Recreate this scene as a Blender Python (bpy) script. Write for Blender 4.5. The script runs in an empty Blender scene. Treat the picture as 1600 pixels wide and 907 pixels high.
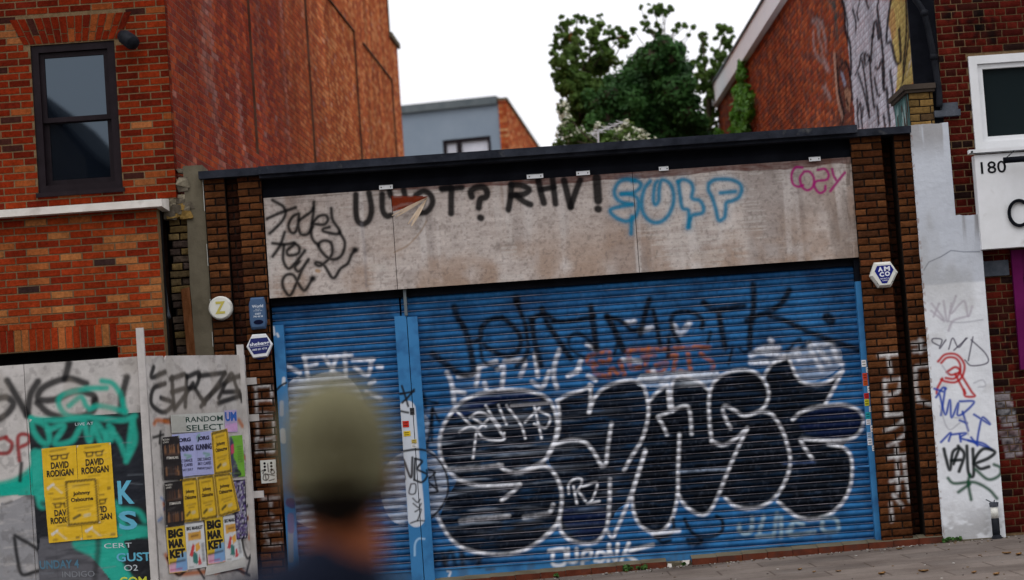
import bpy, bmesh, math, random
import numpy as np
from mathutils import Vector, Matrix
random.seed(7); RNG = np.random.default_rng(11)
SC = bpy.context.scene; COL = SC.collection
rad = math.radians

# ------------------------------------------------------------------ camera
F = 3778.0; CAM = np.array([0.0, -24.9, 1.38])
PITCH = math.atan(241.5 / F); ROLL = rad(4.0)
fw = np.array([0, math.cos(PITCH), math.sin(PITCH)]); r0 = np.array([1.0, 0, 0]); u0 = np.array([0, -math.sin(PITCH), math.cos(PITCH)])
RR = math.cos(ROLL) * r0 - math.sin(ROLL) * u0
UU = math.sin(ROLL) * r0 + math.cos(ROLL) * u0
cd = bpy.data.cameras.new('camera'); cam = bpy.data.objects.new('camera', cd); COL.objects.link(cam)
M = Matrix.Identity(4)
for i in range(3):
    M[i][0] = RR[i]; M[i][1] = UU[i]; M[i][2] = -fw[i]; M[i][3] = CAM[i]
cam.matrix_world = M
cd.sensor_fit = 'HORIZONTAL'; cd.sensor_width = 36; cd.lens = F / 1600 * 36
cd.clip_start = 0.1; cd.clip_end = 2000
cd.dof.use_dof = True; cd.dof.focus_distance = 24.9; cd.dof.aperture_fstop = 1.4
SC.camera = cam

# ------------------------------------------------------------------ sky, sun, exposure
SUN_EL, SUN_ROT = rad(62), rad(200)
w = bpy.data.worlds.new('World'); SC.world = w; w.use_nodes = True
nt = w.node_tree; nt.nodes.clear()
out = nt.nodes.new('ShaderNodeOutputWorld'); bg = nt.nodes.new('ShaderNodeBackground')
sky = nt.nodes.new('ShaderNodeTexSky'); sky.sky_type = 'NISHITA'; sky.sun_disc = False
sky.sun_elevation = SUN_EL; sky.sun_rotation = SUN_ROT; sky.air_density = 1; sky.dust_density = 6
tc = nt.nodes.new('ShaderNodeTexCoord'); sep = nt.nodes.new('ShaderNodeSeparateXYZ')
nt.links.new(tc.outputs['Generated'], sep.inputs[0])
mr = nt.nodes.new('ShaderNodeMapRange'); mr.inputs['From Min'].default_value = 0; mr.inputs['From Max'].default_value = 1
mr.inputs['To Min'].default_value = 9.8; mr.inputs['To Max'].default_value = 19.0
nt.links.new(sep.outputs['Z'], mr.inputs['Value'])
cc = nt.nodes.new('ShaderNodeCombineColor')
mb_ = nt.nodes.new('ShaderNodeMath'); mb_.operation = 'MULTIPLY'; mb_.inputs[1].default_value = 1.04
nt.links.new(mr.outputs[0], mb_.inputs[0])
nt.links.new(mr.outputs[0], cc.inputs[0]); nt.links.new(mr.outputs[0], cc.inputs[1]); nt.links.new(mb_.outputs[0], cc.inputs[2])
mix = nt.nodes.new('ShaderNodeMix'); mix.data_type = 'RGBA'; mix.inputs[0].default_value = 0.93
nt.links.new(sky.outputs[0], mix.inputs[6]); nt.links.new(cc.outputs[0], mix.inputs[7])
nt.links.new(mix.outputs[2], bg.inputs[0]); bg.inputs[1].default_value = 0.1
nt.links.new(bg.outputs[0], out.inputs[0])
sl = bpy.data.lights.new('sun', 'SUN'); sl.energy = 0.6; sl.angle = rad(40); sl.color = (1, .97, .93)
so = bpy.data.objects.new('sun', sl); COL.objects.link(so)
az = math.pi - 0.35
sd = Vector((math.sin(rad(200)) * math.cos(SUN_EL), math.cos(rad(200)) * math.cos(SUN_EL), math.sin(SUN_EL)))
so.rotation_euler = sd.to_track_quat('Z', 'Y').to_euler(); so.location = (0, -20, 40)
vs = SC.view_settings; vs.view_transform = 'Standard'; vs.look = 'None'; vs.exposure = 0; vs.gamma = 1; vs.use_curve_mapping = False

# ------------------------------------------------------------------ mapping helpers
def ray(x, y):
    return fw * F + RR * (x - 800) - UU * (y - 453.5)
def P(x, y, Y=0.0):
    d = ray(x, y); return CAM + d * ((Y - CAM[1]) / d[1])
def s2l(c):
    c = np.asarray(c, float) / 255.0
    return np.where(c <= .04045, c / 12.92, ((c + .055) / 1.055) ** 2.4)
class Plane:
    """vertical plane: point O (u = 0), horizontal direction d; v is the world height"""
    def __init__(s, O, d, toward=CAM):
        s.O = np.array([O[0], O[1], 0.0]); d = np.array([d[0], d[1], 0.0]); s.d = d / np.linalg.norm(d)
        n = np.array([s.d[1], -s.d[0], 0.0]); s.n = n if np.dot(n, np.array([toward[0], toward[1], 0]) - s.O) > 0 else -n
        s.ccw = np.dot(np.cross(s.d, [0, 0, 1.0]), s.n) > 0
    def uv(s, x, y, off=0.0):
        r = ray(x, y); o = s.O + s.n * off
        t = np.dot(o - CAM, s.n) / np.dot(r, s.n); p = CAM + r * t
        return np.array([np.dot(p - s.O, s.d), p[2]])
    def w(s, u, v, off=0.0):
        u = np.asarray(u, float); v = np.asarray(v, float); off = np.asarray(off, float)
        return s.O + u[..., None] * s.d + off[..., None] * s.n + v[..., None] * np.array([0, 0, 1.0])
FRONT = Plane((0, 0), (1, 0))
def front(Y): return Plane((0, Y), (1, 0))

# ------------------------------------------------------------------ value noise (numpy) for stains in paint layers
def vnoise(x, y, seed=0):
    xi = np.floor(x).astype(np.int64); yi = np.floor(y).astype(np.int64); fx = x - xi; fy = y - yi
    fx = fx * fx * (3 - 2 * fx); fy = fy * fy * (3 - 2 * fy)
    def h(a, b):
        n = (a * 374761393 + b * 668265263 + seed * 982451653) & 0xffffffff
        n = ((n ^ (n >> 13)) * 1274126177) & 0xffffffff
        return ((n ^ (n >> 16)) & 0xffff) / 65535.0
    return (h(xi, yi) * (1 - fx) + h(xi + 1, yi) * fx) * (1 - fy) + (h(xi, yi + 1) * (1 - fx) + h(xi + 1, yi + 1) * fx) * fy
def fbm(x, y, seed=0, o=4):
    s = 0; a = .5
    for i in range(o):
        s = s + a * vnoise(x * 2 ** i, y * 2 ** i, seed + i); a *= .5
    return s / (1 - .5 ** o)
def sstep(a, b, x):
    t = np.clip((x - a) / (b - a), 0, 1); return t * t * (3 - 2 * t)

# ------------------------------------------------------------------ paint canvas: real paint on a real surface, in metres of its plane
def catmull(p, n=10):
    p = np.asarray(p, float)
    if len(p) < 3: return p
    q = np.vstack([2 * p[0] - p[1], p, 2 * p[-1] - p[-2]]); r = []
    t = np.linspace(0, 1, n, endpoint=False)[:, None]
    for i in range(len(p) - 1):
        a, b, c, d = q[i:i + 4]
        r.append(.5 * (2 * b + (c - a) * t + (2 * a - 5 * b + 4 * c - d) * t * t + (3 * b - a - 3 * c + d) * t ** 3))
    return np.vstack(r + [p[-1:]])
class Canvas:
    def __init__(s, plane, u0, u1, v0, v1, res=.006, off=0.0, an=1.0):
        s.an = an; u0 = u0 * an; u1 = u1 * an
        s.pl = plane; s.off = off; s.u0 = u0; s.v0 = v0; s.res = res
        s.W = int((u1 - u0) / res) + 3; s.H = int((v1 - v0) / res) + 3
        s.a = np.zeros((s.H, s.W), np.float32); s.c = np.zeros((s.H, s.W, 3), np.float32)
        s.fr = (0, 0, 1.0)
        m = plane.w(np.array((u0 + u1) / 2 / an), np.array((v0 + v1) / 2)); s.ppm = F / max(1, np.dot(m - CAM, fw))
        s.U = s.u0 + np.arange(s.W) * res; s.V = s.v0 + np.arange(s.H) * res
    def frame(s, ox, oy, sc): s.fr = (ox, oy, sc); return s
    def px(s, pts):
        return np.array([s.pl.uv(s.fr[0] + x / s.fr[2], s.fr[1] + y / s.fr[2], s.off) for x, y in pts]) * [s.an, 1]
    def over(s, sl, A, col):
        A = A.astype(np.float32); a = s.a[sl]; na = A + a * (1 - A)
        k = np.where(na > 1e-5, A / np.maximum(na, 1e-5), 0)[..., None]
        s.c[sl] = s.c[sl] * (1 - k) + np.asarray(col, np.float32) * k; s.a[sl] = na
    def stroke(s, pts, w, col, soft=1.2, op=1.0, uv=False, smooth=True, grain=.0, dry=.0):
        """w and soft in pixels of the 1600 px photograph"""
        q = np.asarray(pts, float) if uv else s.px(pts)
        if smooth: q = catmull(q)
        R = w / 2 / s.ppm; S = max(soft / s.ppm, s.res * .7)
        pp = [q[:1]]
        for a, b in zip(q[:-1], q[1:]):
            n = max(1, int(np.linalg.norm(b - a) / (s.res * .8))); pp.append(a + (b - a) * (np.arange(1, n + 1) / n)[:, None])
        q = np.vstack(pp); pad = R + 2.5 * S
        i0 = max(0, int((q[:, 0].min() - pad - s.u0) / s.res)); i1 = min(s.W, int((q[:, 0].max() + pad - s.u0) / s.res) + 2)
        j0 = max(0, int((q[:, 1].min() - pad - s.v0) / s.res)); j1 = min(s.H, int((q[:, 1].max() + pad - s.v0) / s.res) + 2)
        if i1 <= i0 or j1 <= j0: return s
        d = np.full((j1 - j0, i1 - i0), 9.0); k = int(pad / s.res) + 1
        for x, y in q:
            ci = int((x - s.u0) / s.res); cj = int((y - s.v0) / s.res)
            a0 = max(i0, ci - k); a1 = min(i1, ci + k + 1); b0 = max(j0, cj - k); b1 = min(j1, cj + k + 1)
            if a1 <= a0 or b1 <= b0: continue
            dd = np.hypot(s.U[a0:a1][None] - x, s.V[b0:b1][:, None] - y)
            v = d[b0 - j0:b1 - j0, a0 - i0:a1 - i0]; np.minimum(v, dd, out=v)
        A = (1 - sstep(R - S, R + S * 1.6, d)) * op
        if dry:
            uu, vv = np.meshgrid(s.U[i0:i1], s.V[j0:j1]); A = A * (1 - dry * sstep(.45, .62, fbm(uu * 26, vv * 26, 5, 3)))
        s.over((slice(j0, j1), slice(i0, i1)), A, s2l(col)); return s
    def strokes(s, L, w, col, **k):
        for p in L: s.stroke(p, w, col, **k)
        return s
    def poly(s, pts, col, op=1.0, uv=False, smooth=False, dry=0.0, soft=1):
        q = np.asarray(pts, float) if uv else s.px(pts)
        if smooth: q = catmull(np.vstack([q, q[:1]]), 6)
        i0 = max(0, int((q[:, 0].min() - s.u0) / s.res) - 1); i1 = min(s.W, int((q[:, 0].max() - s.u0) / s.res) + 3)
        j0 = max(0, int((q[:, 1].min() - s.v0) / s.res) - 1); j1 = min(s.H, int((q[:, 1].max() - s.v0) / s.res) + 3)
        if i1 <= i0 or j1 <= j0: return s
        uu, vv = np.meshgrid(s.U[i0:i1], s.V[j0:j1]); ins = np.zeros(uu.shape, bool); b = q[-1]
        for a in q:
            if a[1] != b[1]:
                ins ^= ((a[1] > vv) != (b[1] > vv)) & (uu < (b[0] - a[0]) * (vv - a[1]) / (b[1] - a[1]) + a[0])
            b = a
        A = ins.astype(np.float32) * op
        if dry: A = A * (1 - dry * sstep(.5, .68, fbm(uu * 5, vv * 30, 3, 4)))
        s.over((slice(j0, j1), slice(i0, i1)), A, s2l(col)); return s
    def rect(s, x0, y0, x1, y1, col, op=1.0): return s.poly([(x0, y0), (x1, y0), (x1, y1), (x0, y1)], col, op)
    def fill(s, col, op=1.0):
        s.over((slice(0, s.H), slice(0, s.W)), np.full((s.H, s.W), op, np.float32), s2l(col)); return s
    def mask(s, A, col):
        s.over((slice(0, s.H), slice(0, s.W)), A, s2l(col)); return s
    def mesh(s): return np.meshgrid(s.U, s.V)
    def sample(s, u, v):
        x = np.clip((np.asarray(u) * s.an - s.u0) / s.res, 0, s.W - 1.001); y = np.clip((np.asarray(v) - s.v0) / s.res, 0, s.H - 1.001)
        i = x.astype(int); j = y.astype(int); fx = (x - i)[..., None]; fy = (y - j)[..., None]
        Q = np.concatenate([s.c * s.a[..., None], s.a[..., None]], -1)
        q = (Q[j, i] * (1 - fx) + Q[j, i + 1] * fx) * (1 - fy) + (Q[j + 1, i] * (1 - fx) + Q[j + 1, i + 1] * fx) * fy
        q[..., :3] = q[..., :3] / np.maximum(q[..., 3:], 1e-4); return q

# ------------------------------------------------------------------ mesh builder
class MB:
    def __init__(s): s.v = []; s.c = []; s.n = 0; s.lo = []; s.sz = []; s.mi = []
    def add(s, v, faces, mat=0, col=None):
        v = np.asarray(v, float).reshape(-1, 3); s.v.append(v)
        if col is None: c = np.zeros((len(v), 4), np.float32)
        else:
            c = np.asarray(col, np.float32)
            if c.ndim == 1: c = np.tile(c if len(c) == 4 else np.append(c, 1), (len(v), 1))
        s.c.append(c)
        if isinstance(faces, np.ndarray):
            s.lo.append((faces + s.n).ravel()); s.sz.append(np.full(len(faces), faces.shape[1])); k = len(faces)
        else:
            s.lo.append(np.array([i + s.n for f in faces for i in f])); s.sz.append(np.array([len(f) for f in faces])); k = len(faces)
        s.mi.append(np.full(k, mat)); s.n += len(v); return s
    def box(s, a, b, mat=0, col=None):
        x0, y0, z0 = np.minimum(a, b); x1, y1, z1 = np.maximum(a, b)
        return s.add([(x0, y0, z0), (x1, y0, z0), (x1, y1, z0), (x0, y1, z0), (x0, y0, z1), (x1, y0, z1), (x1, y1, z1), (x0, y1, z1)],
                     [(0, 3, 2, 1), (4, 5, 6, 7), (0, 1, 5, 4), (1, 2, 6, 5), (2, 3, 7, 6), (3, 0, 4, 7)], mat, col)
    def pbox(s, pl, u0, u1, v0, v1, o0, o1, mat=0, col=None):
        """box on a plane: o0 the back, o1 the front along the plane's normal"""
        A = [pl.w(np.array(u), np.array(v), np.array(o)) for o in (o0, o1) for v in (v0, v1) for u in (u0, u1)]
        f = [(0, 2, 3, 1), (4, 5, 7, 6), (0, 1, 5, 4), (1, 3, 7, 5), (3, 2, 6, 7), (2, 0, 4, 6)]
        if not pl.ccw: f = [q[::-1] for q in f]
        return s.add(A, f, mat, col)
    def prism(s, poly, o_dir, mat=0, col=None):
        """polygon (list of 3D points) swept by o_dir"""
        p = np.asarray(poly, float); n = len(p); q = p + np.asarray(o_dir, float)
        f = [tuple(range(n)), tuple(range(2 * n - 1, n - 1, -1))] + [(i, i + n, (i + 1) % n + n, (i + 1) % n) for i in range(n)]
        return s.add(np.vstack([p, q]), f, mat, col)
    def tube(s, pts, r, n=10, mat=0, col=None, caps=True):
        p = np.asarray(pts, float); r = np.broadcast_to(np.asarray(r, float), (len(p),)); V = []; up = np.array([0.13, .31, .94])
        for i in range(len(p)):
            t = p[min(i + 1, len(p) - 1)] - p[max(i - 1, 0)]; t = t / (np.linalg.norm(t) + 1e-9)
            a = np.cross(t, up if abs(np.dot(t, up)) < .95 else np.array([1., 0, 0])); a /= np.linalg.norm(a); b = np.cross(t, a)
            g = np.linspace(0, 2 * math.pi, n, endpoint=False)[:, None]; V.append(p[i] + r[i] * (np.cos(g) * a + np.sin(g) * b))
        f = [(i * n + k, i * n + (k + 1) % n, (i + 1) * n + (k + 1) % n, (i + 1) * n + k) for i in range(len(p) - 1) for k in range(n)]
        if caps: f += [tuple(range(n - 1, -1, -1)), tuple((len(p) - 1) * n + k for k in range(n))]
        return s.add(np.vstack(V), f, mat, col)
    def grid(s, X, Y=None, mat=0, col=None, flip=False):
        """X: array [rows, cols, 3]"""
        R_, C_ = X.shape[:2]; i = np.arange(R_ - 1)[:, None] * C_ + np.arange(C_ - 1)[None]
        f = np.stack([i, i + 1, i + C_ + 1, i + C_], -1).reshape(-1, 4)
        if flip: f = f[:, ::-1]
        return s.add(X.reshape(-1, 3), f, mat, None if col is None else col.reshape(-1, 4) if col.ndim > 1 else col)
    def build(s, name, mats, parent=None, smooth=False, origin=None):
        V = np.vstack(s.v); me = bpy.data.meshes.new(name)
        if parent is not None: o = root_loc(parent)
        elif origin is not None: o = np.asarray(origin, float)
        else: o = np.array([(V[:, 0].min() + V[:, 0].max()) / 2, (V[:, 1].min() + V[:, 1].max()) / 2, V[:, 2].min()])
        lo = np.concatenate(s.lo).astype(np.int32); sz = np.concatenate(s.sz).astype(np.int32)
        me.vertices.add(len(V)); me.vertices.foreach_set('co', (V - o).astype(np.float32).ravel())
        me.loops.add(len(lo)); me.loops.foreach_set('vertex_index', lo)
        me.polygons.add(len(sz)); me.polygons.foreach_set('loop_start', np.concatenate([[0], np.cumsum(sz)[:-1]]).astype(np.int32))
        me.polygons.foreach_set('material_index', np.concatenate(s.mi).astype(np.int32))
        me.polygons.foreach_set('use_smooth', np.full(len(sz), bool(smooth)))
        me.update(calc_edges=True)
        ca = me.color_attributes.new('paint', 'FLOAT_COLOR', 'POINT'); ca.data.foreach_set('color', np.vstack(s.c).astype(np.float32).ravel())
        for m in (mats if isinstance(mats, (list, tuple)) else [mats]): me.materials.append(m)
        ob = bpy.data.objects.new(name, me); COL.objects.link(ob)
        if parent is not None: ob.parent = parent
        else: ob.location = o
        return ob
LOC = {}
def root_loc(p):
    o = np.array(p.location)
    while p.parent is not None:
        p = p.parent; o = o + np.array(p.location)
    return o
def tag(o, label=None, cat=None, group=None, kind=None):
    if label: o['label'] = label
    if cat: o['category'] = cat
    if group: o['group'] = group
    if kind: o['kind'] = kind
    return o
def thing(name, loc, label, cat, group=None):
    o = bpy.data.objects.new(name, None); COL.objects.link(o); o.location = tuple(float(k) for k in loc); o.empty_display_size = .2
    return tag(o, label, cat, group)

# ------------------------------------------------------------------ procedural materials
def pmat(name, c1, c2=None, scale=6.0, stretch=(1, 1, 1), rough=.85, bump=.15, bscale=60.0, spec=.05, var=.0, soot=.0, dirt=None, metal=0.0, paint_rough=None, ior=None):
    m = bpy.data.materials.new(name); m.use_nodes = True; t = m.node_tree; N = t.nodes; b = N['Principled BSDF']; L = t.links.new
    co = N.new('ShaderNodeTexCoord'); mp = N.new('ShaderNodeMapping'); mp.inputs['Scale'].default_value = stretch
    L(co.outputs['Object'], mp.inputs[0])
    n1 = N.new('ShaderNodeTexNoise'); n1.inputs['Scale'].default_value = scale; n1.inputs['Detail'].default_value = 6; n1.inputs['Roughness'].default_value = .62
    L(mp.outputs[0], n1.inputs[0])
    rp = N.new('ShaderNodeValToRGB'); rp.color_ramp.elements[0].position = .36; rp.color_ramp.elements[1].position = .66
    c2 = c1 if c2 is None else c2
    rp.color_ramp.elements[0].color = (*c1, 1); rp.color_ramp.elements[1].color = (*c2, 1)
    L(n1.outputs[0], rp.inputs[0]); colr = rp.outputs[0]
    if dirt:
        n3 = N.new('ShaderNodeTexNoise'); n3.inputs['Scale'].default_value = dirt[1]; n3.inputs['Detail'].default_value = 8
        L(co.outputs['Object'], n3.inputs[0]); r3 = N.new('ShaderNodeValToRGB'); r3.color_ramp.elements[0].position = dirt[2]; r3.color_ramp.elements[1].position = dirt[3]
        L(n3.outputs[0], r3.inputs[0]); mx = N.new('ShaderNodeMix'); mx.data_type = 'RGBA'
        L(r3.outputs[0], mx.inputs[0]); L(colr, mx.inputs[6]); mx.inputs[7].default_value = (*dirt[0], 1); colr = mx.outputs[2]
    at = N.new('ShaderNodeAttribute'); at.attribute_name = 'paint'
    mx = N.new('ShaderNodeMix'); mx.data_type = 'RGBA'; L(at.outputs['Alpha'], mx.inputs[0]); L(colr, mx.inputs[6]); L(at.outputs['Color'], mx.inputs[7]); colr = mx.outputs[2]
    if var:
        n4 = N.new('ShaderNodeTexNoise'); n4.inputs['Scale'].default_value = bscale * .35; n4.inputs['Detail'].default_value = 5; n4.inputs['Roughness'].default_value = .7
        L(co.outputs['Object'], n4.inputs[0]); r4 = N.new('ShaderNodeMapRange'); r4.inputs[1].default_value = .3; r4.inputs[2].default_value = .7
        r4.inputs[3].default_value = 1 - var; r4.inputs[4].default_value = 1 + var; L(n4.outputs[0], r4.inputs[0])
        vm = N.new('ShaderNodeVectorMath'); vm.operation = 'SCALE'; L(colr, vm.inputs[0]); L(r4.outputs[0], vm.inputs['Scale']); colr = vm.outputs[0]
    if soot:
        m5 = N.new('ShaderNodeMapping'); m5.inputs['Scale'].default_value = (1, 1, .28); L(co.outputs['Object'], m5.inputs[0])
        n5 = N.new('ShaderNodeTexNoise'); n5.inputs['Scale'].default_value = 1.9; n5.inputs['Detail'].default_value = 7; n5.inputs['Roughness'].default_value = .68; L(m5.outputs[0], n5.inputs[0])
        r5 = N.new('ShaderNodeMapRange'); r5.inputs[1].default_value = .36; r5.inputs[2].default_value = .62; r5.inputs[3].default_value = 1 - soot; r5.inputs[4].default_value = 1.06; L(n5.outputs[0], r5.inputs[0])
        v5 = N.new('ShaderNodeVectorMath'); v5.operation = 'SCALE'; L(colr, v5.inputs[0]); L(r5.outputs[0], v5.inputs['Scale']); colr = v5.outputs[0]
    L(colr, b.inputs['Base Color'])
    b.inputs['Roughness'].default_value = rough; b.inputs['Specular IOR Level'].default_value = spec; b.inputs['Metallic'].default_value = metal
    if ior: b.inputs['IOR'].default_value = ior
    if bump:
        n2 = N.new('ShaderNodeTexNoise'); n2.inputs['Scale'].default_value = bscale; n2.inputs['Detail'].default_value = 4; L(co.outputs['Object'], n2.inputs[0])
        bp = N.new('ShaderNodeBump'); bp.inputs['Strength'].default_value = bump; bp.inputs['Distance'].default_value = .01
        L(n2.outputs[0], bp.inputs['Height']); L(bp.outputs[0], b.inputs['Normal'])
    return m
def lin(r, g, b, k=1.0): return tuple(float(x) for x in s2l((r, g, b)) * k)
MT = {}
MT['brick'] = pmat('brick', (.2, .06, .03), (.2, .06, .03), rough=.95, bump=.5, bscale=90, spec=.02, var=.32, soot=.34)
MT['mortar_pale'] = pmat('mortar_pale', (.125, .082, .042), (.19, .125, .068), scale=20, bump=.5, bscale=80)
MT['mortar_dark'] = pmat('mortar_dark', (.012, .009, .008), (.03, .022, .018), scale=18, bump=.5, bscale=80)
MT['mortar_red'] = pmat('mortar_red', (.085, .04, .027), (.15, .085, .06), scale=3, bump=.4, bscale=80)
MT['coping'] = pmat('coping_felt', (.007, .009, .015), (.026, .03, .042), scale=5, rough=.8, spec=.15, bump=.3, bscale=40, dirt=((.08, .08, .08), 9, .64, .82))
MT['black'] = pmat('black_paint', (.002, .0025, .005), (.006, .007, .011), scale=4, rough=.6, spec=.06, bump=.2, bscale=30)
MT['ply'] = pmat('plywood', (.40, .345, .315), (.52, .46, .425), scale=3.0, stretch=(1, 1, 6), rough=.9, bump=.35, bscale=70, var=.14, dirt=((.23, .19, .17), 2.2, .55, .82))
MT['veneer'] = pmat('torn_veneer', (.55, .42, .30), (.62, .5, .38), scale=20, rough=.9)
MT['blue'] = pmat('blue_slat_paint', (.014, .092, .235), (.022, .125, .30), scale=2.2, rough=.5, bump=.12, bscale=25, spec=.05, dirt=((.007, .030, .085), 2.6, .46, .80), var=.20)
MT['blue2'] = pmat('blue_steel_paint', (.030, .165, .37), (.045, .20, .43), scale=2.2, rough=.45, bump=.08, bscale=25, spec=.25, dirt=((.012, .06, .18), 4, .55, .8))
MT['dark'] = pmat('dark_void', (.006, .006, .007), (.012, .011, .011), scale=3, rough=.95, bump=.1)
MT['tile'] = pmat('terracotta_tile', (.085, .022, .012), (.14, .038, .02), scale=7, rough=.7, bump=.3, bscale=30, dirt=((.05, .03, .025), 6, .5, .75))
MT['cement'] = pmat('cement_render', (.105, .09, .062), (.15, .13, .092), scale=2.5, stretch=(1, 1, .4), rough=.95, bump=.3, bscale=50, dirt=((.07, .06, .04), 4, .5, .8))
MT['white'] = pmat('white_masonry_paint', (.66, .68, .715), (.74, .76, .79), scale=2, rough=.8, bump=.35, bscale=28, dirt=((.42, .41, .40), 3.5, .60, .85), var=.05)
MT['pvc'] = pmat('white_frame_paint', (.68, .69, .70), (.75, .76, .78), scale=4, rough=.45, bump=.05, dirt=((.45, .44, .42), 6, .6, .85))
MT['stone'] = pmat('pale_ledge_stone', (.62, .58, .53), (.72, .68, .63), scale=6, rough=.85, bump=.3, bscale=40, dirt=((.38, .34, .30), 5, .55, .8))
MT['frame'] = pmat('dark_window_frame', (.009, .005, .007), (.014, .009, .012), scale=8, rough=.5, spec=.12, bump=.05)
MT['plain'] = pmat('printed_paper', (.5, .5, .5), (.5, .5, .5), rough=.62, bump=.15, bscale=35, var=.05)
MT['paper'] = pmat('pasted_poster_paper', (.5, .5, .5), (.5, .5, .5), rough=.45, bump=.5, bscale=9, var=.06, spec=.4)
MT['board'] = pmat('hoarding_board', (.44, .42, .40), (.56, .53, .51), scale=2.5, rough=.8, bump=.2, bscale=40, dirt=((.27, .25, .235), 3, .5, .85), var=.08)
MT['fascia'] = pmat('white_fascia', (.86, .89, .94), (.90, .92, .95), scale=1.5, stretch=(1, 1, 1), rough=.6, bump=.05)
MT['render_blue'] = pmat('blue_grey_render', (.22, .27, .33), (.25, .30, .36), scale=1.2, rough=.9, bump=.2)
MT['metal_grey'] = pmat('grey_metal', (.10, .12, .13), (.14, .16, .17), scale=4, rough=.5, bump=.1)
MT['lead'] = pmat('lead_flashing', (.05, .06, .075), (.09, .10, .12), scale=9, rough=.6, bump=.3)
MT['magenta'] = pmat('magenta_paint', (.09, .006, .055), (.12, .009, .075), scale=3, rough=.4, bump=.05)
MT['rust'] = pmat('rusty_timber', (.10, .035, .012), (.17, .07, .03), scale=8, stretch=(3, 3, .6), rough=.9, bump=.5)
MT['bark'] = pmat('tree_bark', (.05, .04, .03), (.09, .07, .05), scale=12, stretch=(2, 2, .4), rough=.95, bump=.6)
MT['leaf'] = pmat('tree_leaves', (.05, .11, .018), (.13, .21, .042), scale=2.2, rough=.6, bump=0, spec=.2)
MT['ivy'] = pmat('dark_ivy_leaves', (.014, .052, .011), (.042, .118, .024), scale=2, rough=.6, bump=0, spec=.16)
MT['creeper'] = pmat('bright_creeper_leaves', (.055, .165, .012), (.10, .25, .018), scale=5, rough=.55, bump=0, spec=.3)
MT['blossom'] = pmat('cream_blossom', (.55, .56, .42), (.68, .68, .56), scale=5, rough=.8, bump=0)
MT['skin'] = pmat('skin', (.30, .092, .04), (.36, .12, .052), scale=9, rough=.55, bump=.1, bscale=120)
MT['cap'] = pmat('olive_cap_cotton', (.195, .18, .105), (.22, .205, .12), scale=12, rough=.95, bump=.3, bscale=300, spec=.02)
MT['hair'] = pmat('dark_hair', (.008, .006, .005), (.018, .012, .008), scale=60, stretch=(4, 4, 1), rough=.6, bump=.6, bscale=200)
MT['navy'] = pmat('navy_shirt_cotton', (.012, .016, .032), (.02, .025, .045), scale=14, rough=.95, bump=.2, bscale=200)
MT['denim'] = pmat('dark_denim', (.015, .02, .035), (.03, .035, .055), scale=20, rough=.95, bump=.3, bscale=200)
MT['leather'] = pmat('shoe_leather', (.02, .016, .014), (.035, .03, .026), scale=20, rough=.5)
MT['soil'] = pmat('weed_leaf', (.03, .08, .02), (.06, .12, .03), scale=8, rough=.8, bump=0)
MT['deadleaf'] = pmat('fallen_leaf', (.18, .09, .03), (.28, .15, .05), scale=30, rough=.8, bump=0)
for k in ('leaf', 'ivy', 'creeper'):
    t = MT[k].node_tree; N = t.nodes; b = N['Principled BSDF']; tr = N.new('ShaderNodeBsdfTranslucent'); mx = N.new('ShaderNodeMixShader'); mx.inputs[0].default_value = {'leaf': .42, 'ivy': .22, 'creeper': .35}[k]
    t.links.new(b.inputs['Base Color'].links[0].from_socket, tr.inputs[0]); t.links.new(b.outputs[0], mx.inputs[1]); t.links.new(tr.outputs[0], mx.inputs[2]); t.links.new(mx.outputs[0], N['Material Output'].inputs[0])
def glassmat(name, c, ior=1.9, rough=.02):
    m = pmat(name, c, c, rough=rough, bump=0, spec=.5, ior=ior); return m
MT['pane'] = glassmat('window_pane', (.004, .006, .010), 1.95); MT['pane'].node_tree.nodes['Principled BSDF'].inputs['Specular Tint'].default_value = (.66, .83, 1, 1)
MT['pane_dark'] = glassmat('dark_window_pane', (.010, .016, .018), 1.42)
MT['pane_sky'] = pmat('sky_reflection_pane', (.58, .59, .66), (.68, .69, .76), rough=.05, bump=0, spec=.5, ior=1.8)  # sky reflection put into the pane's pale base colour
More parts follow.
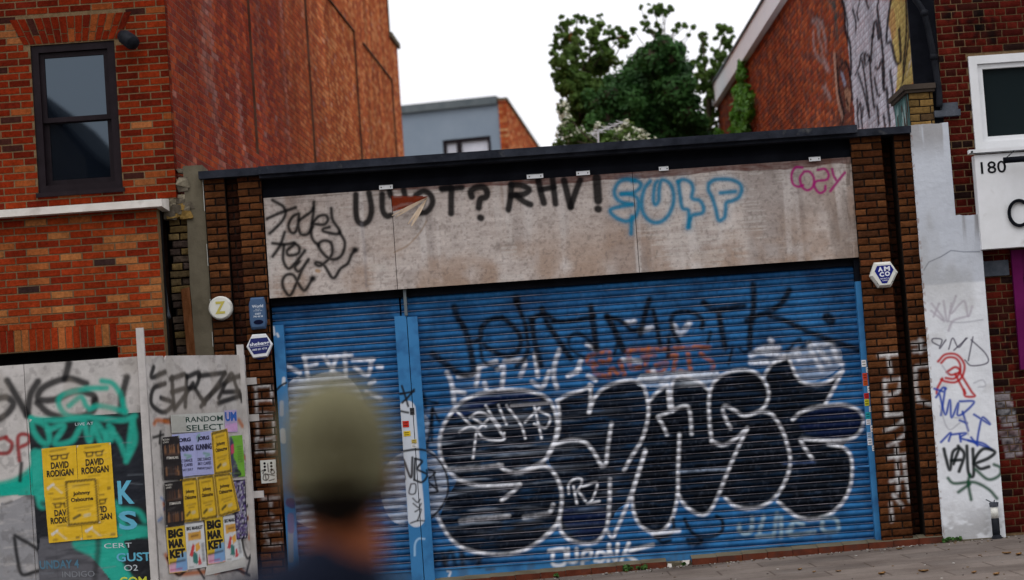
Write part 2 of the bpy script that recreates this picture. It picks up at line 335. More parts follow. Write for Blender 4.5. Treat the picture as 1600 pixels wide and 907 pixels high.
def floor_mat(name, c1, c2, mort, bw, bh, ms=.008, rough=.9):
    m = pmat(name, c1, c2, scale=1.3, rough=rough, bump=.3, bscale=60, var=.16, dirt=((c1[0] * .55, c1[1] * .52, c1[2] * .5), .9, .5, .85))
    t = m.node_tree; N = t.nodes; L = t.links.new; b = N['Principled BSDF']; src0 = b.inputs['Base Color'].links[0].from_socket
    vo = N.new('ShaderNodeTexVoronoi'); vo.inputs['Scale'].default_value = 5.5; vo.inputs['Randomness'].default_value = 1; c0 = N.new('ShaderNodeTexCoord'); L(c0.outputs['Object'], vo.inputs[0])
    gr = N.new('ShaderNodeMapRange'); gr.inputs[1].default_value = .06; gr.inputs[2].default_value = .09; gr.inputs[3].default_value = .62; gr.inputs[4].default_value = 1; L(vo.outputs['Distance'], gr.inputs[0])
    gv = N.new('ShaderNodeVectorMath'); gv.operation = 'SCALE'; L(src0, gv.inputs[0]); L(gr.outputs[0], gv.inputs['Scale']); L(gv.outputs[0], b.inputs['Base Color']); src = b.inputs['Base Color'].links[0].from_socket
    co = N.new('ShaderNodeTexCoord'); br = N.new('ShaderNodeTexBrick'); br.inputs['Scale'].default_value = 1
    br.inputs['Brick Width'].default_value = bw; br.inputs['Row Height'].default_value = bh; br.inputs['Mortar Size'].default_value = ms; br.inputs['Mortar Smooth'].default_value = .3
    br.inputs['Color1'].default_value = (.86, .86, .86, 1); br.inputs['Color2'].default_value = (1.08, 1.06, 1.04, 1); br.inputs['Mortar'].default_value = (*mort, 1)
    L(co.outputs['Object'], br.inputs[0]); mx = N.new('ShaderNodeMix'); mx.data_type = 'RGBA'; mx.blend_type = 'MULTIPLY'; mx.inputs[0].default_value = 1
    L(src, mx.inputs[6]); L(br.outputs[0], mx.inputs[7]); L(mx.outputs[2], b.inputs['Base Color']); return m
MT['slab'] = floor_mat('pavement_slabs', (.128, .106, .094), (.17, .145, .13), (.6, .56, .53), .9, .6, .012)
MT['tarmac'] = pmat('tarmac', (.04, .04, .042), (.06, .06, .062), scale=2, rough=.9, bump=.5, bscale=120)
MT['kerbstone'] = pmat('kerb_granite', (.25, .24, .23), (.32, .31, .30), scale=20, rough=.85, bump=.3)
MT['line'] = pmat('road_paint_white', (.7, .7, .68), (.75, .75, .73), scale=9, rough=.8)
MT['earth'] = pmat('back_ground', (.10, .09, .07), (.14, .12, .10), scale=2, rough=.95)
MT['roof'] = pmat('roof_slate', (.03, .032, .036), (.05, .052, .058), scale=4, rough=.7)
MT['bounce_felt'] = pmat('pale_bounce_felt', (.50, .50, .51), (.60, .60, .61), scale=3, rough=.8)  # unseen roof made pale to bounce light onto both side walls
MT['facing'] = pmat('dark_stock_brick', (.045, .035, .028), (.07, .055, .045), scale=3, rough=.95, bump=.3)  # dark because shade on the opposite houses is put into the colour
MT['plastic_white'] = pmat('aged_white_plastic', (.62, .62, .57), (.70, .70, .65), scale=7, rough=.5, bump=.05, dirt=((.35, .33, .27), 12, .58, .8))
MT['plastic_blue'] = pmat('blue_plastic', (.055, .10, .19), (.07, .125, .22), scale=7, rough=.5, bump=.05)
MT['plastic_navy'] = pmat('navy_plastic', (.012, .025, .15), (.02, .035, .19), scale=7, rough=.5, bump=.05)
MT['pipe'] = pmat('black_iron_pipe', (.008, .009, .012), (.018, .02, .026), scale=8, rough=.45, bump=.15)

# ------------------------------------------------------------------ lettering
_T = {}
def text2d(s, bold=0.0):
    k = (s, bold)
    if k not in _T:
        cu = bpy.data.curves.new('lettering', 'FONT'); cu.body = s; cu.size = 1; cu.fill_mode = 'FRONT'; cu.offset = bold; cu.resolution_u = 3
        o = bpy.data.objects.new('lettering', cu); COL.objects.link(o); bpy.context.view_layer.update()
        me = bpy.data.meshes.new_from_object(o.evaluated_get(bpy.context.evaluated_depsgraph_get()))
        v = np.zeros(len(me.vertices) * 3); me.vertices.foreach_get('co', v); v = v.reshape(-1, 3)[:, :2]
        f = [tuple(p.vertices) for p in me.polygons]
        bpy.data.objects.remove(o); bpy.data.curves.remove(cu); bpy.data.meshes.remove(me)
        if len(v): v = v - [(v[:, 0].min() + v[:, 0].max()) / 2, v[:, 1].min()]; v = v / (v[:, 1].max() + 1e-9)
        _T[k] = (v, f)
    return _T[k]
def letters(mb, s, origin, du, dv, h, col, width=None, bold=.0, mat=0):
    """flat lettering: bottom centre at origin, cap height h; width forces the overall width"""
    v, f = text2d(s, bold)
    if not len(v): return
    v = v.copy()
    if width: v[:, 0] *= width / (v[:, 0].max() - v[:, 0].min())
    else: v[:, 0] *= h
    v[:, 1] *= h
    mb.add(np.asarray(origin) + v[:, :1] * np.asarray(du) + v[:, 1:] * np.asarray(dv), f, mat, np.append(s2l(col), 1))

# ------------------------------------------------------------------ bricks, one by one
def bricks(mb, pl, u0, u1, v0, v1, off, pal, holes=(), Lb=.225, Hc=.075, joint=.010, depth=.010, bond=0, sub=0, canvas=None, jit=.0, vert=False, mat=0, phase=0.0, rough=0.0):
    rows = int(math.ceil((v1 - v0) / Hc - 1e-6))
    for r in range(rows):
        b0 = v0 + r * Hc + joint / 2; b1 = min(v0 + (r + 1) * Hc - joint / 2, v1)
        if b1 - b0 < .01: continue
        if bond == 2: Lr = Lb / 2 if r % 2 else Lb; sh = Lb * .25 if r % 2 else 0     # english: header row, stretcher row
        elif bond == 3: Lr = Lb / 2 if (r % 2 == 0) else Lb; sh = 0
        else: Lr = Lb; sh = Lb * .5 * (r % 2)
        u = u0 - sh - phase
        while u < u1 - .004:
            a0 = max(u + joint / 2, u0 + (0 if u + joint / 2 < u0 else 0)); a1 = min(u + Lr - joint / 2, u1); u += Lr
            if a1 - a0 < .012: continue
            segs = [(a0, a1)]
            for (h0, h1, k0, k1) in holes:
                if min(b1, k1) - max(b0, k0) > .3 * (b1 - b0):
                    ns = []
                    for (s0, s1) in segs:
                        if h1 <= s0 or h0 >= s1: ns.append((s0, s1)); continue
                        if h0 - s0 > .012: ns.append((s0, h0))
                        if s1 - h1 > .012: ns.append((h1, s1))
                    segs = ns
            for (s0, s1) in segs:
                c = np.append(pal((s0 + s1) / 2, (b0 + b1) / 2), 1)
                o = off + random.uniform(-jit, jit); t = random.uniform(-jit, jit) * .5; e = .0022
                if sub:
                    nu = max(2, int((s1 - s0) / sub) + 1); nv = max(2, int((b1 - b0) / min(sub, .022)) + 1)
                    uu, vv = np.meshgrid(np.linspace(s0, s1, nu), np.linspace(b0, b1, nv))
                    ed = np.minimum(np.minimum(uu - s0, s1 - uu), np.minimum(vv - b0, b1 - vv))
                    oo = o - np.clip(1 - ed / .006, 0, 1) ** 2 * .004 + rough * (fbm(uu * 22, vv * 22, 2, 3) - .5)
                    uj = uu + (fbm(uu * 9, vv * 9, 8, 2) - .5) * .006; vj = vv + (fbm(uu * 8, vv * 8, 9, 2) - .5) * .008
                    cl = np.tile(c, (nv, nu, 1)); cl[..., :3] *= (.75 + .5 * fbm(uu * 14, vv * 14, 4, 3))[..., None]
                    if canvas is not None:
                        q = canvas.sample(uu, vv); k = q[..., 3:]; cl[..., :3] = cl[..., :3] * (1 - k) + q[..., :3] * k
                    X = pl.w(uj, vj, oo); mb.grid(X, mat=mat, col=cl, flip=not pl.ccw)
                    # sides
                    edge = [X[0], X[:, -1], X[-1][::-1], X[::-1, 0]]
                    for eg in edge:
                        bk = eg - pl.n * depth; mb.grid(np.stack([eg, bk]), mat=mat, col=np.append(c[:3] * .8, 1), flip=pl.ccw)
                else:
                    A = pl.w(np.array([s0, s1, s1, s0, s0 + e, s1 - e, s1 - e, s0 + e]), np.array([b0, b0, b1, b1, b0 + e, b0 + e, b1 - e, b1 - e]),
                             np.array([o - depth] * 4 + [o, o + t, o + t, o]))
                    f = np.array([(4, 5, 6, 7), (0, 1, 5, 4), (1, 2, 6, 5), (2, 3, 7, 6), (3, 0, 4, 7)])
                    if not pl.ccw: f = f[:, ::-1]
                    mb.add(A, f, mat, c)
def pick(cols, wts):
    cols = [s2l(c) for c in cols]; wts = np.cumsum(wts) / sum(wts)
    def f(u, v): return cols[int(np.searchsorted(wts, random.random()))] * random.uniform(.85, 1.15)
    return f

# ================================================================== THE SETTING: ground
def slope(x): return .02 * np.asarray(x)
def sheet(name, x0, x1, y0, y1, z0, z1, mat, kind='structure'):
    mb = MB(); mb.add([(x0, y0, z0 + slope(x0)), (x1, y0, z0 + slope(x1)), (x1, y1, z1 + slope(x1)), (x0, y1, z1 + slope(x0))], [(0, 1, 2, 3)])
    return tag(mb.build(name, mat, origin=(0, 0, 0)), kind=kind)
mb = MB(); mb.add([(-400, -400, -.5), (400, -400, -.5), (400, 500, -.5), (-400, 500, -.5)], [(0, 1, 2, 3)])
tag(mb.build('ground', MT['earth'], origin=(0, 0, 0)), kind='structure')
sheet('pavement', -14, 14, -7.2, .3, -.10, 0, MT['slab'])
sheet('road', -14, 14, -21.9, -7.35, -.24, -.22, MT['tarmac'])
sheet('far_pavement', -14, 14, -34.9, -22.05, -.10, -.10, MT['slab'])
for y0, y1, zt in ((-7.35, -7.2, -.10), (-22.05, -21.9, -.10)):
    mb = MB(); a, b = -14, 14
    mb.add([(a, y0, -.4 + slope(a)), (b, y0, -.4 + slope(b)), (b, y1, -.4 + slope(b)), (a, y1, -.4 + slope(a)), (a, y0, zt + slope(a)), (b, y0, zt + slope(b)), (b, y1, zt + slope(b)), (a, y1, zt + slope(a))],
           [(0, 3, 2, 1), (4, 5, 6, 7), (0, 1, 5, 4), (1, 2, 6, 5), (2, 3, 7, 6), (3, 0, 4, 7)])
    tag(mb.build('kerb', MT['kerbstone'], origin=(0, 0, 0)), kind='structure')
mb = MB()
for k in range(-4, 5):
    x = k * 3.0; mb.add([(x - .6, -14.68, -.225 + slope(x - .6)), (x + .6, -14.68, -.225 + slope(x + .6)), (x + .6, -14.58, -.225 + slope(x + .6)), (x - .6, -14.58, -.225 + slope(x - .6))], [(0, 1, 2, 3)])
tag(mb.build('road_marking', MT['line'], origin=(0, 0, 0)), kind='structure')

# ================================================================== THE SHOPFRONT
shop = thing('shopfront', (0.5, .2, 0), 'single storey shopfront with boarded fascia and graffiti covered blue roller shutters', 'shopfront')
XL, XR = -3.11, 4.235                    # outer edges of the two brick pillars
# body: closed side walls, roof
mb = MB(); mb.box((-3.1, .36, -.3), (-2.9, 9, 4.2)); mb.box((4.0, .36, -.3), (4.2, 9, 4.2)); mb.box((-2.9, 8.8, -.3), (4.0, 9, 4.2))
mb.build('rear_wall', MT['facing'], shop)
mb = MB(); mb.box((-3.1, .36, 4.203), (4.2, 9, 4.25)); mb.build('flat_roof', MT['bounce_felt'], shop)
mb = MB(); mb.box((-2.5, .30, .1), (3.6, .34, 4.2)); mb.build('dark_backing', MT['dark'], shop)
brown = pick([(92, 56, 32), (78, 46, 27), (102, 63, 37), (66, 40, 25), (86, 49, 29)], [4, 4, 2, 3, 3]); shade_brown = pick([(62, 36, 25), (54, 31, 23), (70, 42, 27)], [1, 1, 1])  # second palette darker: recess shade put into the groove bricks' colour
def pillar(cols, z0, z1, Y, canvas, groove):
    mb = MB()
    for (a, b, off) in cols:
        pl = front(Y - off)
        bricks(mb, pl, a, b, z0, z1, 0, shade_brown if off < 0 else brown, Lb=(b - a if b - a < .24 else .225), Hc=.0752, joint=.016, depth=.03, bond=3 if b - a < .24 else 0, sub=.012, canvas=canvas, jit=.004, rough=.008)
    lo, hi = min(c[0] for c in cols), max(c[1] for c in cols)
    for (a, b, off) in cols: mb.box((a + .004, Y - off + .020, z0), (b - .004, .36, z1), 1)
    return mb.build('brick_pillar', [MT['brick'], MT['mortar_dark']], shop)
def UX(x, y, Y=0): return float(P(x, y, Y)[0])
def UZ(x, y, Y=0): return float(P(x, y, Y)[2])
# left pillar, white scrawl on it
c = Canvas(FRONT, XL - .05, -2.4, .0, 4.4, .008); W = (205, 205, 205)
c.frame(220, 500, 2.229)
for q in ([(395, 232), (452, 230)], [(400, 240), (404, 330)], [(455, 235), (458, 282)], [(400, 283), (455, 278)], [(400, 350), (460, 345)], [(405, 360), (408, 412)], [(462, 350), (464, 402)], [(405, 420), (462, 412)], [(405, 457), (462, 460)], [(402, 415), (404, 460)], [(465, 415), (466, 455)], [(402, 325), (456, 325)]):
    c.stroke(q, 3.0, W, soft=1.6, op=.62, dry=.5)
c.frame(360, 700, 4.38)
for q in ([(190, 20), (300, 15)], [(215, 350), (330, 340)], [(275, 350), (278, 395)], [(270, 450), (290, 470)], [(235, 520), (340, 510)], [(230, 570), (350, 560)], [(240, 600), (260, 640)], [(240, 670), (345, 660)]):
    c.stroke(q, 3.4, W, soft=2, op=.55, dry=.6)
g0, g1 = UX(352, 300), UX(371.5, 300)
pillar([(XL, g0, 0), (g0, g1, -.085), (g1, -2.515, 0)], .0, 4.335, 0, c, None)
# right pillar
c = Canvas(FRONT, 3.5, 4.3, 0, 4.4, .008)
c.frame(1320, 500, 2.2286)
for q in ([(118, 124), (188, 118)], [(150, 124), (154, 150), (160, 182)], [(140, 215), (196, 206)], [(138, 212), (142, 270), (147, 332)], [(196, 206), (185, 250), (146, 266)], [(145, 332), (203, 326)], [(140, 385), (175, 372), (206, 350)], [(206, 350), (216, 390), (185, 420), (152, 440)], [(152, 480), (212, 470)], [(180, 440), (183, 520), (187, 602)], [(205, 480), (215, 560), (227, 632)], [(160, 562), (214, 548)], [(236, 82), (270, 76)], [(262, 70), (264, 112)], [(240, 110), (290, 100)], [(250, 162), (300, 158)], [(246, 170), (248, 230), (256, 282)], [(256, 282), (310, 298)], [(160, 640), (164, 700)], [(170, 610), (200, 650)]):
    c.stroke(q, 4.2, W, soft=2.2, op=.78, dry=.35)
h0, h1 = UX(1397, 470), UX(1416, 470)
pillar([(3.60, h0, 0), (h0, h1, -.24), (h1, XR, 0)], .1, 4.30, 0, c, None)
# coping and black fascia board
mb = MB(); mb.box((-2.52, -.16, 4.335), (3.66, .5, 4.415)); mb.box((-2.52, -.10, 4.30), (3.66, .1, 4.3345))
for k in range(9): mb.box((-2.5 + k * .68, -.162, 4.337), (-2.494 + k * .68, .4, 4.4165), 0)
mb.build('coping', MT['coping'], shop)
mb = MB(); mb.box((-3.145, -.10, 4.337), (-2.524, .5, 4.415)); mb.build('coping', MT['coping'], shop)
mb = MB(); mb.box((3.662, -.09, 4.302), (4.225, .5, 4.375)); mb.build('coping', MT['coping'], shop)
mb = MB(); mb.box((-2.51, .08, 3.95), (3.60, .12, 4.333)); mb.box((-2.51, .04, 4.08), (3.60, .078, 4.19)); mb.build('fascia_board', MT['black'], shop)
# plywood sheets, painted
def sheetgrid(mb, pl, u0, u1, v0, v1, off, canvas, res=.0085, bulge=None, thick=.018, vtop=None, edge_col=None):
    nu = max(2, int((u1 - u0) / res)); nv = max(2, int((v1 - v0) / res)); uu, vv = np.meshgrid(np.linspace(u0, u1, nu), np.linspace(0, 1, nv))
    lo = v0 if not callable(v0) else v0(uu); hi = v1 if vtop is None else vtop(uu); vv = lo + (hi - lo) * vv
    oo = np.full(uu.shape, off) + (0 if bulge is None else bulge(uu, vv))
    mb.grid(pl.w(uu, vv, oo), col=canvas.sample(uu, vv) if canvas is not None else None, flip=not pl.ccw)
    X = pl.w(uu, vv, oo)
    for eg in (X[0], X[:, -1], X[-1][::-1], X[::-1, 0]): mb.grid(np.stack([eg, eg - pl.n * thick]), flip=pl.ccw, col=np.append(s2l(edge_col), 1) if edge_col else None)
PY = .02; pp = front(PY)
zb, zt = 3.062, 4.105
edges = [-2.505, UX(612, 307, PY) - .003, UX(990, 300, PY), 3.60]
cv = Canvas(pp, -2.52, 3.62, 3.04, 4.12, .0055)
uu, vv = cv.mesh()
# weather stains: brown seeps, grey runs, delaminated red edge along the top
n = fbm(uu * 1.7, vv * .9, 21, 4); cv.mask(.62 * sstep(.46, .7, n), (132, 108, 92))
n = fbm(uu * 5.0, vv * .55, 31, 3); cv.mask(.40 * sstep(.55, .8, n), (112, 104, 102))
n = fbm(uu * 9.0, vv * .5, 37, 3); cv.mask(.55 * sstep(.54, .74, n), (200, 193, 189))
n = fbm(uu * 2.6, vv * 2.2, 41, 4); cv.mask(.55 * sstep(.45, .7, n) * sstep(3.8, 3.15, vv), (142, 110, 82))
n = fbm(uu * 2.3, vv * 60, 45, 3) * sstep(.45, .62, fbm(uu * 2.2 + 7, vv * 1.4, 46, 3)); cv.mask(.38 * sstep(.44, .6, n), (196, 190, 184))
n = fbm(uu * 40, vv * 40, 43, 2); cv.mask(.35 * sstep(.60, .75, n), (98, 88, 82))
n = fbm(uu * 3, vv * 70, 47, 3); cv.mask(.5 * sstep(.56, .66, n) * sstep(3.9, 4.08, vv), (95, 80, 70))
edge = 4.105 - (.03 + .085 * fbm(uu * 2.2, uu * 0, 51, 4)) * sstep(-1.8, .4, uu)
cv.mask(.95 * sstep(0, .006, vv - edge) * (.55 + .45 * fbm(uu * 12, vv * 90, 53, 2)), (84, 44, 36))
n = fbm(uu * 60, vv * 7, 57, 3); cv.mask(.55 * sstep(.5, .62, n) * sstep(3.42, 3.58, uu), (70, 62, 56))
cv.mask(.5 * sstep(.5, .7, fbm(uu * 5, vv * 1.2, 59, 3)) * sstep(2.6, 3.3, uu), (112, 100, 92))
BK = (20, 19, 20)
cv.frame(400, 240, 3.49)
for q in ([(90, 255), (120, 272), (150, 292), (160, 330), (135, 378), (75, 436)], [(60, 356), (130, 325), (215, 295)],
          [(232, 328), (200, 345), (177, 390), (190, 430), (215, 428), (230, 380), (234, 330), (232, 400), (245, 440), (280, 440), (310, 400)],
          [(316, 265), (312, 330), (300, 420), (310, 470), (342, 502)], [(235, 365), (300, 318), (312, 300)],
          [(308, 382), (340, 345), (378, 338), (392, 362), (370, 388), (310, 384)], [(410, 300), (418, 362), (456, 422), (440, 440), (372, 426), (368, 412), (400, 402)],
          [(455, 430), (484, 485), (470, 550), (430, 578), (382, 562), (340, 503), (368, 476), (408, 488), (416, 540), (395, 578), (350, 612), (324, 602), (334, 594), (372, 612), (420, 680), (462, 628), (500, 600), (520, 555), (540, 526)],
          [(156, 430), (132, 500), (90, 562)], [(90, 490), (150, 496), (210, 490)], [(152, 500), (148, 580), (176, 628), (212, 600), (250, 552), (266, 530)],
          [(205, 488), (234, 510), (230, 545), (180, 556), (170, 530), (205, 500)], [(236, 590), (212, 622), (238, 642), (286, 578), (248, 640), (192, 768), (158, 750), (144, 700), (164, 664), (204, 664), (232, 712), (266, 746), (308, 682)]):
    cv.stroke(q, 7, BK, soft=4, op=.16); cv.stroke(q, 4.2, BK, soft=1.7, op=.93)
for x, y in ((540, 526), (308, 682)): cv.stroke([(x, y), (x + 4, y + 1)], 7.5, BK, soft=2.5, op=.9)
for q in ([(545, 225), (545, 320), (556, 370), (586, 386), (618, 360), (630, 300), (616, 215)], [(688, 222), (690, 305), (712, 342), (735, 338)], [(728, 205), (735, 232)], [(805, 200), (812, 228)], [(872, 228), (915, 206), (952, 228), (962, 272), (932, 318), (890, 326)], [(1012, 190), (1060, 186)]):
    cv.stroke(q, 8.6, BK, soft=1.8, op=.95)
cv.stroke([(575, 385), (592, 520), (602, 730)], 2.4, (112, 108, 112), soft=2.5, op=.5); cv.stroke([(332, 640), (342, 642)], 5, (150, 110, 60), op=.7)
cv.frame(680, 220, 4.124)
for q, wd in (([(45, 315), (110, 308), (172, 303)], 7), ([(105, 310), (103, 400), (103, 470)], 7.5), ([(236, 362), (230, 330), (262, 303), (310, 300), (334, 330), (326, 364), (292, 378), (280, 432)], 8), ([(290, 497), (296, 500)], 8),
              ([(490, 285), (486, 360), (472, 445)], 7.5), ([(490, 285), (560, 290), (604, 317), (570, 345), (490, 355)], 7.5), ([(522, 352), (570, 392), (614, 412)], 7.5),
              ([(665, 258), (680, 330), (700, 402)], 8), ([(755, 238), (765, 320), (775, 408)], 7.5), ([(680, 316), (765, 300)], 7), ([(830, 255), (850, 340), (872, 428)], 8), ([(874, 425), (905, 330), (935, 255)], 7.5), ([(1040, 240), (1050, 386)], 10.5), ([(1048, 440), (1052, 442)], 9)):
    cv.stroke(q, wd * 1.22, BK, soft=1.8, op=.95)
TE = (18, 112, 146)
for q in ([(1285, 258), (1230, 252), (1185, 268), (1155, 320), (1165, 368), (1205, 398), (1268, 412)], [(1268, 412), (1200, 424), (1140, 440), (1130, 460), (1165, 496), (1230, 520), (1286, 492), (1310, 430), (1300, 370), (1250, 346), (1200, 345)], [(1200, 345), (1285, 332), (1325, 292), (1310, 266), (1270, 260)], [(1268, 490), (1264, 545), (1262, 600)]):
    cv.stroke(q, 9, TE, soft=6, op=.22); cv.stroke(q, 5.2, TE, soft=2.2, op=.9)
cv.frame(1000, 190, 3.629)
for q in ([(58, 340), (26, 380), (10, 450), (16, 512), (50, 560), (100, 574), (150, 546), (184, 482), (190, 412), (168, 352), (122, 334), (108, 390), (106, 445), (88, 472), (76, 440), (84, 362), (100, 340)],
          [(216, 342), (245, 330), (285, 346), (300, 382), (295, 435), (338, 450), (360, 490), (350, 520), (300, 532), (282, 560), (270, 602)], [(216, 342), (226, 412), (240, 490), (274, 508), (278, 600)],
          [(390, 352), (430, 330), (510, 330), (560, 350), (576, 385), (560, 430), (522, 450), (490, 462), (485, 505), (478, 545), (446, 560), (430, 500), (408, 430), (388, 390), (390, 352)], [(456, 406), (540, 398)]):
    cv.stroke(q, 9, TE, soft=6, op=.22); cv.stroke(q, 5.2, TE, soft=2.2, op=.9)
MG = (150, 24, 104)
for q in ([(920, 262), (882, 262), (860, 300), (866, 350), (895, 370), (925, 362)], [(932, 284), (908, 320), (920, 370), (950, 390), (980, 370), (986, 322), (962, 286), (930, 284)], [(1008, 275), (1048, 270), (1070, 300), (1058, 330), (1000, 340), (990, 370), (1018, 405), (1048, 392), (1052, 366)], [(1090, 270), (1098, 305), (1112, 332)], [(1162, 290), (1122, 340), (1080, 395)]):
    cv.stroke(q, 3.6, MG, soft=1.2, op=.92)
cv.frame(400, 240, 3.49); cv.poly([(735, 232), (938, 234), (870, 285), (745, 318)], (112, 44, 24), dry=.2)
cv.stroke([(755, 540), (830, 500), (895, 430), (930, 370)], 1.6, (132, 104, 74), op=.6)
for i in range(3):
    mb = MB(); a, b = edges[i] + .003, edges[i + 1] - .003
    sheetgrid(mb, pp, a, b, zb, zt, .004 * (i % 2), cv, .008, bulge=lambda u, v: .006 * np.sin(u * 2.1 + v), thick=.018, edge_col=(120, 96, 78))
    if i == 1:                      # splintered veneer peeling off the top corner
        cv.frame(400, 240, 3.49); base = cv.px([(935, 240)])[0]
        for tip, wd in (((745, 345), .012), ((764, 354), .010), ((850, 402), .015), ((832, 390), .011), ((874, 372), .008)):
            t = cv.px([tip])[0]; s = np.linspace(0, 1, 8); L = base[None] + (t - base)[None] * s[:, None]; o = .012 + .10 * np.sin(s * 1.9) * s
            pr = np.array([-(t - base)[1], (t - base)[0]]); pr /= np.linalg.norm(pr); ww = wd * (.15 + .85 * np.sin(np.pi * np.clip(s * .9, 0, 1)))
            A = pp.w(L[:, 0] + pr[0] * ww, L[:, 1] + pr[1] * ww, o); B = pp.w(L[:, 0] - pr[0] * ww, L[:, 1] - pr[1] * ww, o + .006)
            mb.grid(np.stack([A, B]), mat=1); mb.grid(np.stack([A, B]) - pp.n * .004, mat=1, flip=True)
    tag(mb.build('plywood_board', [MT['ply'], MT['veneer']], shop), ['grey plywood board with looping black marker tags', 'plywood board with torn veneer corner and black capitals', 'plywood board with blue bubble letters and pink tag'][i])
for i, (x, y) in enumerate(((603, 293), (836, 276), (911, 271), (1037, 264), (1273, 249))):
    mb = MB(); p = P(x, y, -.01); wd = (.07, .085, .07, .05, .06)[i]
    mb.box(p + [-wd, -.004, -.020], p + [wd, .003, .024]); mb.box(p + [-wd, -.004, .0205], p + [wd, .088, .0245])
    for s in (-1, 1): mb.box(p + [s * wd * .7 - .006, -.006, -.006], p + [s * wd * .7 + .006, -.0042, .006], 0, np.append(s2l((60, 60, 60)), 1))
    mb.build('fixing_bracket', MT['pvc'], shop)

# ------------------------------------------------------------------ shutters
SY = .16; sp = front(SY)
cs = Canvas(sp, -2.5, 3.62, .0, 3.12, .0075)
WH = (214, 216, 222); BL = (7, 8, 11); BLs = (10, 12, 18)
uu, vv = cs.mesh()
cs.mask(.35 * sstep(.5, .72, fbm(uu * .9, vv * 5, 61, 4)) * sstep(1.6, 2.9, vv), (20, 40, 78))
# white buffed haze behind the man and the round outline by the mullion
cs.frame(400, 440, 3.49)
cs.poly([(560, 1180), (600, 700), (470, 500), (300, 520), (170, 600), (180, 1250), (480, 1350)], (196, 200, 208), .74, smooth=True, dry=.7)
for q in ([(170, 460), (240, 500)], [(265, 410), (285, 530)], [(260, 410), (370, 408)], [(280, 470), (330, 450)], [(400, 410), (520, 405)], [(370, 410), (430, 500)], [(440, 410), (410, 500)], [(485, 395), (490, 510)], [(530, 430), (640, 425)], [(540, 470), (610, 510), (630, 430)], [(665, 465), (685, 468)], [(620, 560), (645, 545)], [(150, 540), (165, 560)], [(600, 600), (680, 640)]):
    cs.stroke(q, 5, WH, soft=2, op=.85, dry=.3)
cs.frame(640, 580, 2.774)
cs.poly([(0, 330), (70, 330), (130, 380), (165, 450), (168, 540), (130, 600), (60, 655), (-60, 660), (-120, 560), (-110, 420)], (190, 194, 202), .62, smooth=True, dry=.75)
cs.poly([(0, 200), (70, 190), (90, 260), (60, 320), (0, 330)], (190, 196, 206), .7, smooth=True, dry=.4)
# black fills of the big letters
F1 = [(185, 175), (230, 130), (300, 100), (400, 82), (500, 85), (575, 105), (618, 145), (638, 210), (636, 270), (615, 340), (588, 390), (620, 435), (650, 490), (660, 550), (652, 620), (635, 670), (590, 715), (520, 765), (440, 792), (360, 795), (270, 780), (210, 755), (165, 710), (130, 650), (160, 560), (205, 465), (160, 425), (135, 370), (130, 300), (150, 230)]
F2 = [(640, 130), (740, 85), (790, 65), (800, 110), (840, 75), (900, 50), (960, 40), (1005, 55), (1028, 110), (1035, 170), (1025, 240), (1005, 310), (1020, 340), (990, 450), (950, 560), (900, 600), (880, 640), (860, 660), (840, 705), (810, 740), (760, 748), (700, 735), (660, 700), (650, 640), (660, 550), (620, 435), (600, 360), (640, 280)]
for Fp in (F1, F2): cs.poly(Fp, BLs, .965, smooth=True, dry=.16)
cs.poly([(665, 600), (740, 590), (850, 600), (850, 680), (800, 730), (720, 720), (670, 660)], (12, 34, 84), .34, smooth=True, dry=.6)
cs.poly([(180, 190), (300, 110), (520, 95), (560, 130), (400, 130), (230, 200)], (14, 38, 92), .42, smooth=True, dry=.6)
cs.frame(980, 560, 2.614)
F3 = [(85, 180), (120, 140), (165, 130), (185, 215), (178, 150), (190, 90), (230, 75), (290, 95), (335, 140), (335, 250), (345, 340), (390, 355), (440, 330), (490, 285), (450, 370), (415, 450), (375, 550), (340, 620), (300, 640), (240, 605), (205, 560), (185, 650), (150, 700), (110, 712), (60, 690), (30, 640), (20, 560), (40, 480), (75, 380), (50, 350), (75, 270)]
F4 = [(335, 150), (360, 90), (420, 55), (490, 48), (545, 75), (575, 130), (570, 180), (545, 215), (590, 230), (630, 290), (655, 360), (665, 420), (650, 490), (610, 560), (560, 600), (500, 615), (440, 605), (400, 570), (375, 550), (415, 450), (490, 285), (440, 330), (390, 355), (345, 340)]
F5 = [(560, 70), (590, 25), (640, 0), (665, 5), (690, 70), (720, 100), (770, 108), (820, 95), (880, 50), (845, 120), (810, 185), (880, 190), (940, 210), (965, 250), (950, 300), (910, 330), (880, 365), (912, 400), (918, 470), (905, 540), (870, 600), (810, 645), (740, 658), (680, 640), (615, 585), (650, 490), (665, 420), (655, 360), (630, 290), (590, 230), (545, 215), (575, 130)]
for Fp in (F3, F4, F5): cs.poly(Fp, BL, .975, smooth=True, dry=.07)
cs.poly([(690, 250), (800, 200), (920, 210), (955, 250), (920, 310), (800, 330), (720, 300)], (12, 34, 84), .36, smooth=True, dry=.6)
